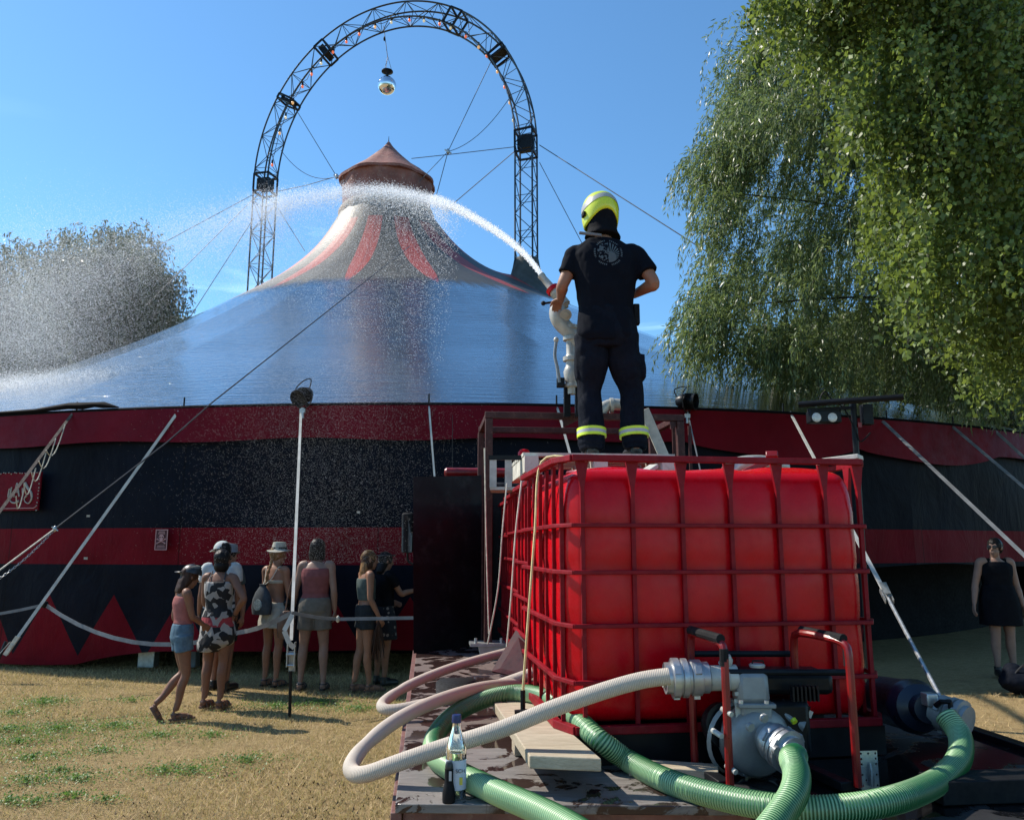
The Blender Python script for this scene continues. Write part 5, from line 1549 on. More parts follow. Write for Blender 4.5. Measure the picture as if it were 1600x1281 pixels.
# perforated bracket standing on the wet black panel
bk = thing('perforated_bracket', 'small perforated galvanised bracket standing on the wet black deck', 'bracket', T(1.45, 2.62, DZ))
bm = bmesh.new()
bcx = P(1370, 1190, 2.62); 
R_ = RT
def plate_with_holes(c, w, h, holes, th=.004, n_=10):
    """flat plate made of cells, each hole an octagon"""
    nx, nz = 5, 7; mb = MB()
    xs = [(-.5 + i / nx) * w for i in range(nx + 1)]; zs = [(-.5 + j / nz) * h for j in range(nz + 1)]
    for i in range(nx):
        for j in range(nz):
            x0, x1, z0, z1 = xs[i], xs[i + 1], zs[j], zs[j + 1]
            if (i, j) in holes:
                cx, cz = (x0 + x1) / 2, (z0 + z1) / 2; r = min(x1 - x0, z1 - z0) * .30
                cor = [(x0, z0), (cx, z0), (x1, z0), (x1, cz), (x1, z1), (cx, z1), (x0, z1), (x0, cz)]
                cir = [(cx + r * math.cos(PI * 1.25 + k * PI / 4), cz + r * math.sin(PI * 1.25 + k * PI / 4)) for k in range(8)]
                v = [Vector(c) + R_ @ Vector((a, 0, b)) for a, b in cor + cir]
                mb.add(v, [(k, (k + 1) % 8, 8 + (k + 1) % 8, 8 + k) for k in range(8)])
            else:
                mb.add([Vector(c) + R_ @ Vector((a, 0, b)) for a, b in ((x0, z0), (x1, z0), (x1, z1), (x0, z1))], [(0, 1, 2, 3)])
    return mb
zc = DZ + .06
mk('upright', plate_with_holes(T(1.45, 2.62, DZ + .063), .062, .115, {(0, 6), (2, 6), (4, 6), (0, 4), (4, 4), (0, 2), (4, 2), (0, 0), (4, 0), (1, 1), (3, 1), (0, 5), (4, 5)}), M['galv'], bk, smooth=0).modifiers.new('solid', 'SOLIDIFY').thickness = .003
mk('rib', MB().tube([T(1.45, 2.612, DZ + .015), T(1.45, 2.606, DZ + .05), T(1.45, 2.612, DZ + .085)], [.009, .007, .002], 8), M['galv'], bk)
mk('foot', MB().box(T(1.45, 2.655, DZ + .003), (.062, .07, .004), RT), M['galv'], bk)

# ------------------------------------------------------------------ hoses
def hose(name, label, pts, r, mat_, pitch, rib, n_=20, per=4, rs=None, kink=()):
    path = smooth_path(pts, 260)
    L = [0.0]
    for i in range(1, len(path)): L.append(L[-1] + (path[i] - path[i - 1]).length)
    tot = L[-1]; m = max(40, int(tot / pitch * per)); La = np.array(L); Pa = np.array([tuple(p) for p in path])
    tt = np.linspace(0, tot, m + 1); Q = np.stack([np.interp(tt, La, Pa[:, k]) for k in range(3)], 1)
    for _ in range(3 if per > 2 else 1): Q[1:-1] = (Q[:-2] + 2 * Q[1:-1] + Q[2:]) / 4
    rad = []
    for i, t_ in enumerate(tt):
        ph = (t_ / pitch) % 1.0
        rr_ = r * (1 + rib * (1 if ph < .5 else -1) * abs(math.sin(2 * PI * ph)) ** .6)
        for (kt, kd, kw) in kink: rr_ *= 1 - kd * math.exp(-((t_ / tot - kt) / kw) ** 2)
        rad.append(rr_)
    mb = MB().tube([Vector(q) for q in Q], rad, n_)
    o = mk(name, mb, M[mat_], smooth=70)
    uvl = o.data.uv_layers.new(name='UVMap'); luv = np.zeros((len(o.data.loops), 2), np.float32)
    li = np.zeros(len(o.data.loops), np.int32); o.data.loops.foreach_get('vertex_index', li)
    # per face ring index
    k = 0
    for i in range(m):
        for j in range(n_):
            u0, u1 = j / n_, (j + 1) / n_
            luv[k:k + 4] = ((u0, tt[i] / pitch), (u1, tt[i] / pitch), (u1, tt[i + 1] / pitch), (u0, tt[i + 1] / pitch)); k += 4
    uvl.data.foreach_set('uv', luv.ravel())
    return tag(o, label, 'hose')
GR = .037
def GD(px, py, h=0.0): return G(px, py, DZ + GR + h)
iax = Vector((.42, -.86, -.26)).normalized(); ic_end = P(1192, 1147, 2.72) + iax * .14
green1 = [P(1478, 1118, 2.95), P(1500, 1150, 2.88), P(1497, 1188, 2.75), P(1462, 1222, 2.62), GD(1400, 1248, .03), GD(1320, 1262, .02), GD(1230, 1262, .01), GD(1140, 1248), GD(1050, 1222, 0.0), GD(985, 1190, .0), P(930, 1150, 2.98), P(890, 1112, 3.25), P(855, 1090, 3.62), P(812, 1082, 3.8), P(765, 1090, 3.78), P(715, 1112, 3.62), GD(681, 1148), GD(680, 1180), GD(715, 1206), GD(775, 1236), GD(835, 1262), GD(890, 1290, 0), GD(950, 1330, .0)]
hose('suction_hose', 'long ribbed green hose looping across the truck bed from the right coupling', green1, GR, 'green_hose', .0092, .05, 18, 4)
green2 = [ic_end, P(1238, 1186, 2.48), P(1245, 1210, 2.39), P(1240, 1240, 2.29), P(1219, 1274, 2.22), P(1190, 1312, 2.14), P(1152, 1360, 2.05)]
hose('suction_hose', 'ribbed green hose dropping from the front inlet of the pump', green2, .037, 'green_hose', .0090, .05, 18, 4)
WR = .027
def WD(px, py, h=0.0): return G(px, py, DZ + WR + h)
white1 = [P(1046, 1056, 2.76), P(1000, 1063, 2.77), P(940, 1080, 2.77), P(860, 1108, 2.78), P(780, 1140, 2.78), P(690, 1168, 2.80), P(620, 1192, 2.80), P(575, 1208, 2.82), P(553, 1208, 2.86), P(550, 1192, 2.92), P(575, 1160, 3.05), P(625, 1122, 3.25), P(690, 1092, 3.55), P(760, 1073, 3.85), P(830, 1068, 4.05), P(900, 1074, 4.1)]
hose('delivery_hose', 'thick white hose from the pump outlet folding back sharply over the grass side', white1, .0275, 'white_hose', .006, .012, 18, 2, kink=((.48, .15, .02),))
white2 = [P(860, 1040, 4.0), P(800, 1062, 4.0), P(740, 1082, 3.95), P(670, 1098, 3.85), P(620, 1108, 3.80), P(598, 1106, 3.82), P(602, 1094, 3.92), P(640, 1070, 4.15), P(700, 1045, 4.45), P(770, 1024, 4.75), P(830, 1010, 4.9)]
hose('delivery_hose', 'white hose behind it, folding at the bed edge beside the cab wall', white2, .0245, 'white_hose', .006, .012, 18, 2, kink=((.5, .12, .02),))

# ------------------------------------------------------------------ couplings and pump
def coupling(mb, c, ax, r, L, lugs=3):
    """storz style coupling: stepped rings with lugs"""
    ax = Vector(ax).normalized(); x, y, _ = frame_from(ax)
    mb.lathe([(r * .62, 0), (r * .80, 0), (r * .80, L * .16), (r * .92, L * .18), (r * .92, L * .40), (r * .84, L * .42), (r * .84, L * .48), (r, L * .50), (r, L * .62), (r * .9, L * .63), (r * .9, L * .68), (r * 1.02, L * .69), (r * 1.02, L * .84), (r * .8, L * .86), (r * .8, L), (r * .6, L)], c, ax, 32)
    for k in range(lugs):
        a = 2 * PI * k / lugs + .5
        for h_ in (.29, .76):
            q = c + ax * L * h_ + (x * math.cos(a) + y * math.sin(a)) * r * .98
            d_ = (x * math.cos(a) + y * math.sin(a)); tq = ax.cross(d_)
            mb.bar(q - tq * r * .22, q + tq * r * .22, L * .14, r * .16, up=d_)
    return mb
pump = thing('water_pump', 'grey portable water pump in a black and red tube frame beside the red tank', 'water pump', T(1.1, 2.6, DZ))
YF, YB = 2.50, 2.90
fr = .0135
def side_loop(pf, pbk, zf):
    ft, bt_ = P(*pf), P(*pbk)
    pts = [Vector((ft.x, ft.y, DZ + .02)), Vector((ft.x, ft.y, ft.z - .07)), ft + Vector((0, .005, -.015)), ft.lerp(bt_, .15) + Vector((0, 0, .0)), bt_ + Vector((0, -.02, 0)), bt_ + Vector((0, .01, -.04)), Vector((bt_.x, bt_.y + .01, DZ + .02))]
    dense = []
    for i in range(len(pts) - 1):
        for q in range(3): dense.append(pts[i].lerp(pts[i + 1], q / 3))
    dense.append(pts[-1])
    for _ in range(1):
        dense = [dense[0]] + [(dense[i - 1] + dense[i] * 2 + dense[i + 1]) / 4 for i in range(1, len(dense) - 1)] + [dense[-1]]
    return dense
mk('frame_loop', MB().tube(side_loop((1131, 1003, 2.720), (1079, 985, 2.954), 0), fr, 10), M['red_paint'], pump)
mk('frame_loop', MB().tube(side_loop((1325, 1003, 2.720), (1240, 985, 2.954), 0), fr, 10), M['red_paint'], pump)
for (A_, B_) in (((1079, 985, 2.948), (1126, 998, 2.733)), ((1252, 985, 2.941), (1318, 998, 2.740))):
    a_, b_ = P(*A_), P(*B_)
    a_.z += .001
    mk('black_grip', MB().tube([a_, a_.lerp(b_, .5), b_], .0165, 10), M['black_rubber'], pump)
    e_ = Vector((b_.x + .006, b_.y - .01, b_.z - .03)); mk('black_sleeve', MB().cyl(e_ + Vector((0.0, 0, -.055)), e_ + Vector((0, 0, .0)), .0152, n=10), M['black_rubber'], pump)
mk('cross_bar', MB().cyl(P(1136, 1050, 2.863), P(1320, 1050, 2.863), .0115, n=10), M['black_steel'], pump)
mk('cross_bar', MB().cyl(P(1082, 1021, 3.015), P(1240, 1021, 3.015), .0115, n=10), M['black_steel'], pump)
# base skids
for (A_, B_) in (((1090, 1196, 2.954), (1133, 1231, 2.733)), ((1255, 1196, 2.954), (1325, 1228, 2.720))):
    a_, b_ = P(*A_), P(*B_); a_.z = b_.z = DZ + .02
    mk('skid', MB().bar(a_, b_, .045, .03), M['black_steel'], pump, bevel=.004)
# volute casing
vc = P(1184, 1153, 2.888)
axv = Vector((.30, -.94, -.14)).normalized()
vr = .116
mk('volute', MB().lathe([(.001, -.09), (vr * .8, -.09), (vr * .98, -.075), (vr * 1.02, -.05), (vr * 1.02, -.0), (vr, .02), (vr * .86, .038), (vr * .6, .045), (.001, .045)], vc + Vector((.0, 0, -.01)), axv, 36), M['cast_grey'], pump, smooth=40)
mk('volute_flange', MB().lathe([(vr * 1.0, -.035), (vr * 1.12, -.035), (vr * 1.12, -.018), (vr * 1.0, -.018)], vc + Vector((0, 0, -.01)), axv, 36), M['galv'], pump)
for k in range(8):
    x_, y_, _ = frame_from(axv); a_ = 2 * PI * k / 8 + .3
    q = vc + Vector((0, 0, -.01)) + (x_ * math.cos(a_) + y_ * math.sin(a_)) * vr * 1.06
    mk('bolt', MB().cyl(q - axv * .035, q - axv * .008, .007, n=6), M['galv'], pump)
# foot studs
for (px, py) in ((1150, 1206), (1128, 1150), (1143, 1116)):
    q = P(px, py, 2.701); mk('stud', MB().cyl(q, q + Vector((-.02, .04, .01)), .009, n=10), M['cream_metal'], pump)
# neck, flange and discharge elbow
mk('neck', MB().box(P(1177, 1113, 2.893), (.105, .10, .085)), M['cast_grey'], pump, bevel=.012)
mk('neck_flange', MB().box(P(1176, 1098, 2.893), (.128, .12, .016)), M['cast_grey'], pump, bevel=.004)
for px in (1158, 1198): mk('bolt', MB().cyl(P(px, 1099, 2.733), P(px, 1094, 2.733), .008, n=6), M['alu'], pump)
mk('discharge_body', MB().box(P(1172, 1071, 2.893), (.115, .10, .105), None, .92), M['cast_grey'], pump, bevel=.018)
mk('type_plate', MB().box(P(1187, 1080, 2.870), (.05, .004, .026)), M['cast_grey'], pump)
dc = P(1150, 1058, 2.893)
mk('outlet_pipe', MB().lathe([(.040, 0), (.044, .0), (.044, .03), (.049, .035), (.049, .05), (.043, .055), (.043, .095), (.040, .095)], dc, (-1, -.02, -.02), 28), M['cream_metal'], pump)
mk('outlet_coupling', coupling(MB(), P(1106, 1058, 2.890), (-1, -.0, -.015), .066, .150), M['alu'], pump, smooth=30)
mk('hose_collar', MB().cyl(P(1046, 1058, 2.888), P(1034, 1059, 2.888), .032, n=24), M['cream_metal'], pump)
mk('filler_cap', MB().lathe([(.001, 0), (.026, 0), (.028, .008), (.024, .012), (.001, .012)], P(1183, 1042, 2.888), (0, 0, 1), 20), M['cream_metal'], pump)
mk('cap_handle', MB().tube([P(1175, 1040, 2.884), P(1176, 1032, 2.884), P(1192, 1032, 2.884), P(1194, 1040, 2.884)], .0035, 6), M['black_steel'], pump)
mk('outlet_spout', MB().lathe([(.012, 0), (.022, .01), (.026, .03)], P(1140, 1040, 2.888), (-.6, 0, .8), 14), M['cream_metal'], pump)
# drain bracket parts at the left
mk('left_lug', MB().box(P(1152, 1083, 2.863), (.02, .02, .012)), M['cream_metal'], pump).scale = (1, 1, 1)
mk('left_web', MB().add([P(1147, 1092, 2.863), P(1158, 1092, 2.863), P(1158, 1124, 2.859), P(1150, 1122, 2.859), P(1147, 1092, 2.876), P(1158, 1092, 2.876), P(1158, 1124, 2.876), P(1150, 1122, 2.876)],
   [(0, 3, 2, 1), (4, 5, 6, 7), (0, 1, 5, 4), (1, 2, 6, 5), (2, 3, 7, 6), (3, 0, 4, 7)]), M['cream_metal'], pump)
# inlet flange, coupling
ic = P(1192, 1147, 2.863)
iax = Vector((.42, -.86, -.26)).normalized()
mk('inlet_flange', MB().lathe([(.001, -.012), (.062, -.012), (.062, .004), (.052, .006), (.052, .03), (.001, .03)], ic, iax, 30), M['cast_grey'], pump)
for (px, py) in ((1170, 1134), (1192, 1120), (1210, 1170)):
    q = P(px, py, 2.701); mk('flange_ear', MB().cyl(q, q + iax * .012, .014, n=12), M['cast_grey'], pump)
mk('inlet_coupling', coupling(MB(), ic + iax * .03, iax, .069, .105), M['alu'], pump, smooth=30)
mk('hose_collar', MB().cyl(ic + iax * .13, ic + iax * .16, .040, n=26), M['cream_metal'], pump)
# engine behind: block with fins, shroud, carburettor, starter, wires
mk('engine_block', MB().box(P(1215, 1062, 2.981), (.34, .18, .075)), M['black_steel'], pump, bevel=.02)
mk('engine_case', MB().box(P(1205, 1130, 2.990), (.22, .20, .19)), M['black_steel'], pump, bevel=.02)
for k in range(7):
    q = P(1238 + 6.4 * k, 1083, 2.827); mk('cooling_fin', MB().box(q, (.006, .03, .048)), M['black_steel'], pump)
mk('carburettor', MB().box(P(1222, 1110, 2.931), (.05, .05, .06), Matrix.Rotation(.5, 3, 'Y')), M['black_rubber'], pump, bevel=.005)
mk('spark_plug_lead', MB().tube(smooth_path([P(1222, 1092, 2.914), P(1228, 1098, 2.905), P(1224, 1108, 2.905), P(1232, 1116, 2.905)], 12), .004, 6), M['black_rubber'], pump)
mk('exhaust_stub', MB().cyl(P(1240, 1126, 2.914), P(1256, 1134, 2.905), .020, .024, 14), M['cast_grey'], pump)
mk('fuel_tap', MB().cyl(P(1218, 1108, 2.905), P(1240, 1127, 2.888), .009, .011, 10), M['cast_grey'], pump)
mk('tap_knob', MB().cyl(P(1239, 1124, 2.884), P(1242, 1128, 2.876), .011, n=12), M['lime'], pump)
mk('ignition_coil', MB().box(P(1256, 1106, 2.905), (.034, .02, .030), Matrix.Rotation(.45, 3, 'Y')), M['black_rubber'], pump)
mk('yellow_sticker', MB().box(P(1263, 1114, 2.900), (.026, .008, .024), Matrix.Rotation(.45, 3, 'Y')), M['cream_metal'], pump)
mk('recoil_housing', MB().lathe([(.001, 0), (.06, 0), (.075, .03), (.075, .06)], P(1118, 1130, 2.964), (.3, -.9, .1), 22).tube(smooth_path([P(1108, 1108, 2.931), P(1102, 1120, 2.922), P(1108, 1134, 2.922), P(1118, 1128, 2.922)], 12), .003, 5), M['black_steel'], pump)
mk('shroud', MB().lathe([(.118, -.012), (.127, .0), (.118, .012)], P(1152, 1152, 2.931), (.35, -.9, -.1), 30, caps=False), M['cast_grey'], pump)

# barrel and coupling at the right end of the bed
br = thing('drain_fitting', 'dark blue tank outlet barrel with clamped coupling at the right of the bed', 'pipe fitting', T(1.9, 3.0, DZ))
b0 = P(1378, 1092, 3.55); b1 = P(1452, 1108, 3.05)
M['blue_black'] = mat('blue_black', (0.006, 0.010, 0.024), .35, 0, .3, 6)
mk('barrel', MB().lathe([(.001, 0), (.085, 0), (.095, .02), (.095, .33), (.10, .34), (.10, .37), (.095, .38), (.085, .42), (.05, .44), (.05, .50)], b0, b1 - b0, 28), M['blue_black'], br)
mk('coupling', coupling(MB(), P(1460, 1108, 3.08), (.55, -.8, -.2), .068, .12), M['cast_grey'], br, smooth=30)
mk('clamp', MB().box(P(1452, 1092, 3.04), (.04, .05, .045)), M['galv'], br, bevel=.004)
mk('lever_hook', MB().tube([P(1462, 1102, 3.0), P(1470, 1096, 2.98), P(1484, 1096, 2.98), P(1486, 1108, 2.98)], .010, 7), M['black_steel'], br)

# bottle and small black flask
bp = G(712, 1246, DZ)
M['glass'] = bpy.data.materials.new('glass'); M['glass'].use_nodes = True
gb = M['glass'].node_tree.nodes['Principled BSDF']; gb.inputs['Transmission Weight'].default_value = 1; gb.inputs['Roughness'].default_value = .02; gb.inputs['IOR'].default_value = 1.45; gb.inputs['Base Color'].default_value = (.93, .97, .94, 1)
M['water'] = bpy.data.materials.new('water'); M['water'].use_nodes = True
gb = M['water'].node_tree.nodes['Principled BSDF']; gb.inputs['Transmission Weight'].default_value = 1; gb.inputs['Roughness'].default_value = .01; gb.inputs['IOR'].default_value = 1.33; gb.inputs['Base Color'].default_value = (.93, .97, .80, 1)
bt = thing('glass_bottle', 'clear glass bottle with dark blue cap and white printed label', 'bottle', bp)
k_ = 1.0; r_ = .033
mk('glass_body', MB().lathe([(.001, .004), (r_ * .85, .0), (r_, .006), (r_, .135), (r_ * .97, .150), (r_ * .72, .180), (r_ * .45, .208), (r_ * .38, .225), (r_ * .38, .238), (r_ * .30, .238), (r_ * .30, .225), (r_ * .38, .207), (r_ * .64, .178), (r_ * .9, .148), (r_ * .92, .012), (.001, .012)], bp, (0, 0, 1), 32, caps=False), M['glass'], bt, smooth=60)
mk('contents', MB().lathe([(.001, .014), (r_ * .915, .014), (r_ * .915, .138), (.001, .139)], bp, (0, 0, 1), 28), M['water'], bt)
mk('cap', MB().lathe([(r_ * .30, .226), (r_ * .46, .226), (r_ * .46, .245), (r_ * .42, .250), (.001, .250)], bp, (0, 0, 1), 20), mat('cap_blue', (.01, .02, .10), .4, 0, .1), bt)
rr = []
for z in (.030, .118):
    rr.append([bp + Vector((math.cos(a) * r_ * 1.012, math.sin(a) * r_ * 1.012, z)) for a in np.linspace(-PI * .98, -.05 * PI, 22)])
mb = MB(); o_ = 0
vs = rr[0] + rr[1]; n2 = len(rr[0])
mb.add(vs, [(i, i + 1, n2 + i + 1, n2 + i) for i in range(n2 - 1)])
mk('paper_label', mb, mat('paper', (.55, .60, .66), .6, 0, .08), bt, smooth=60)
text_obj('label_print', 'SCH', .016, M['black_rubber'], bt, bp + Vector((.016, -r_ * 1.06, .088)), (1, .25, 0), (0, 0, 1), .0003)
mb = MB(); 
mk('label_print', MB().box(bp + Vector((.018, -r_ * .93, .058)), (.010, .002, .022)), mat('print_yellow', (.6, .55, .08), .6, 0, .1), bt)
mk('label_print', MB().box(bp + Vector((-.024, -r_ * .77, .045)), (.010, .002, .022)), mat('print_blue', (.08, .3, .55), .6, 0, .1), bt)
fk = G(701, 1253, DZ)
fl_ = thing('black_flask', 'small black flashlight shaped flask standing in front of the glass bottle', 'flask', fk)
mk('body', MB().lathe([(.001, 0), (.019, 0), (.020, .004), (.020, .028), (.018, .040), (.0145, .055), (.0135, .062), (.0135, .098), (.001, .099)], fk, (0, 0, 1), 22), M['black_rubber'], fl_)
mk('cap', MB().lathe([(.0125, .099), (.0125, .108), (.009, .119), (.001, .122)], fk, (0, 0, 1), 18), M['black_leather'], fl_)
mk('sticker', MB().box(fk + Vector((.005, -.0135, .080)), (.008, .002, .028)), M['silver_tape'], fl_)

# ------------------------------------------------------------------ water cannon
MY = 5.85
mon = thing('water_cannon', 'pale cast water cannon on a dark stand in front of the firefighter', 'water cannon', P(893, 650, MY))
mk('stand', MB().bar(P(886, 652, MY), P(886, 606, MY), .035, .05, up=ud).bar(P(906, 652, MY), P(906, 606, MY), .05, .07, up=ud), M['black_steel'], mon, bevel=.004)
mb = MB()
mk('column', MB().lathe([(.035, 0), (.035, .05), (.060, .055), (.060, .075), (.045, .08), (.052, .12), (.060, .17), (.05, .2), (.04, .22), (.04, .25), (.062, .255), (.062, .285), (.045, .29), (.036, .31), (.036, .41), (.060, .415), (.060, .44), (.050, .45), (.050, .50), (.062, .505), (.062, .53), (.04, .535)], Vector((P(893, 610, MY).x, MY, P(893, 612, MY).z - .02)), (0, 0, 1), 28), M['cream_metal'], mon, smooth=35)
ytop = P(888, 530, MY)
bend = smooth_path([P(900, 540, MY), P(893, 522, MY), P(877, 505, MY), P(871, 490, MY), P(875, 476, MY), P(886, 472, MY)], 20)
mk('curved_barrel', MB().tube(bend, [.045 + .02 * math.sin(PI * i / 20) for i in range(21)], 16), M['cream_metal'], mon, smooth=60)
mk('pivot_boss', MB().cyl(P(884, 492, MY - .07), P(884, 492, MY + .07), .045, n=20).cyl(P(884, 492, MY - .09), P(884, 492, MY - .07), .022, n=6), M['cream_metal'], mon)
mk('side_nozzle', MB().lathe([(.012, 0), (.022, .01), (.022, .03), (.014, .04)], P(870, 487, MY), (-1, 0, 0), 12), M['cast_grey'], mon)
mk('nozzle', MB().lathe([(.040, 0), (.040, .10), (.046, .11), (.046, .14), (.030, .20), (.026, .30), (.03, .31), (.03, .33), (.015, .33)], P(884, 476, MY - .02), (P(850, 436, MY + .05) - P(884, 476, MY - .02)), 20), M['cream_metal'], mon, smooth=35)
mk('nozzle_ring', MB().lathe([(.046, 0), (.054, .0), (.054, .03), (.046, .03)], P(866, 455, MY + .01), (P(850, 436, MY + .05) - P(884, 476, MY - .02)), 18), M['red_plastic'], mon)
hl = mk('aim_lever', MB().cyl(P(880, 470, MY - .1), P(851, 474, MY - .12), .009, n=8), M['black_steel'], mon)
mk('lever_knob', MB().ball(P(849, 474, MY - .12), .018, 10, 8), M['black_rubber'], hl)
vl = mk('valve_lever', MB().tube(smooth_path([P(874, 598, MY - .05), P(871, 575, MY - .05), P(867, 556, MY - .05), P(869, 534, MY - .05)], 10), [.016, .015, .014, .013, .012, .012, .012, .012, .012, .012, .013], 8), M['cast_grey'], mon)
mk('lever_knob', MB().ball(P(869, 531, MY - .05), (.020, .020, .022), 10, 8), M['cream_metal'], vl)
mk('valve_block', MB().box(P(876, 598, MY - .03), (.06, .06, .07)), M['black_steel'], mon, bevel=.006)
mk('feed_pipe', MB().tube(smooth_path([P(910, 612, MY + .1), P(912, 640, MY + .1), P(925, 660, MY + .1), P(940, 640, MY + .12), P(955, 632, MY + .15), P(975, 633, MY + .15)], 16), .045, 14), M['cream_metal'], mon)
mk('pipe_flange', MB().cyl(P(953, 634, MY + .14), P(958, 634, MY + .14), .062, n=20), M['cream_metal'], mon)

# ------------------------------------------------------------------ people
def skin_mesh(mb, voxel, smooth_it=4, wrinkle=0.0, wscale=14.0):
    """fuse overlapping volumes into one continuous surface"""
    me = bpy.data.meshes.new('tmp'); me.from_pydata(mb.v, [], mb.f); me.update()
    o = bpy.data.objects.new('tmp', me); C.objects.link(o)
    r = o.modifiers.new('r', 'REMESH'); r.mode = 'VOXEL'; r.voxel_size = voxel; r.adaptivity = 0
    s = o.modifiers.new('s', 'SMOOTH'); s.iterations = smooth_it; s.factor = .5
    dg = bpy.context.evaluated_depsgraph_get(); ev = o.evaluated_get(dg); m2 = ev.to_mesh()
    n_ = len(m2.vertices); co = np.zeros(n_ * 3); m2.vertices.foreach_get('co', co); co = co.reshape(-1, 3)
    if wrinkle:
        no = np.zeros(n_ * 3); m2.vertices.foreach_get('normal', no); no = no.reshape(-1, 3)
        d_ = np.array([noise.noise(Vector((p[0] * wscale, p[1] * wscale, p[2] * wscale * .55))) + .5 * abs(noise.noise(Vector((p[0] * wscale * 2, p[1] * wscale * 2, p[2] * wscale * 1.4 + 7)))) for p in co])
        co = co + no * d_[:, None] * wrinkle
    fs = [tuple(p.vertices) for p in m2.polygons]
    ev.to_mesh_clear(); bpy.data.objects.remove(o); bpy.data.meshes.remove(me)
    return co.tolist(), fs
def ell(c, rx, ry, right, fwd, n_=20, pw=1.0):
    out = []
    for k in range(n_):
        a = 2 * PI * k / n_; ca, sa = math.cos(a), math.sin(a)
        ca = math.copysign(abs(ca) ** pw, ca); sa = math.copysign(abs(sa) ** pw, sa)
        out.append(Vector(c) + right * (rx * ca) + fwd * (ry * sa))
    return out
def mixv(a, b, t): return Vector(a).lerp(Vector(b), t)
def limb(mb, pts, rs, n_=14): return mb.tube(smooth_path(pts, (len(pts) - 1) * 5), list(np.interp(np.linspace(0, len(pts) - 1, (len(pts) - 1) * 5 + 1), range(len(pts)), rs)), n_)
def hand(mb, wrist, d_, palm_n, s, curl=.5, side=1):
    """palm, four fingers of unequal length, thumb leaving the side"""
    d_ = Vector(d_).normalized(); pn = Vector(palm_n); pn = (pn - d_ * pn.dot(d_)).normalized(); x = d_.cross(pn) * side
    c = Vector(wrist)
    mb.rings([[c + d_ * (h * s) + x * (w * s * math.cos(a)) + pn * (t * s * math.sin(a)) for a in np.linspace(0, 2 * PI, 12, endpoint=False)] for h, w, t in ((-.01, .024, .020), (.02, .030, .017), (.055, .038, .016), (.085, .037, .013))])
    for k, (off, L) in enumerate(((-.029, .068), (-.010, .078), (.010, .073), (.028, .057))):
        b = c + d_ * .082 * s + x * off * s; p = [b - d_ * .02 * s, b]
        dd = Vector(d_); 
        for j in range(3):
            dd = (dd + pn * curl * .75).normalized(); b = b + dd * L * s / 2.6; p.append(b)
        mb.tube(p, [.0095 * s, .0095 * s, .009 * s, .0085 * s, .007 * s], 7)
    b = c + d_ * .02 * s - x * .024 * s; t1 = (d_ * .7 - x * .75 + pn * .3).normalized(); t2 = (d_ * .95 - x * .1 + pn * .4).normalized()
    mb.tube([b, b + t1 * .035 * s, b + t1 * .035 * s + t2 * .03 * s, b + t1 * .035 * s + t2 * .052 * s], [.013 * s, .011 * s, .010 * s, .008 * s], 7)
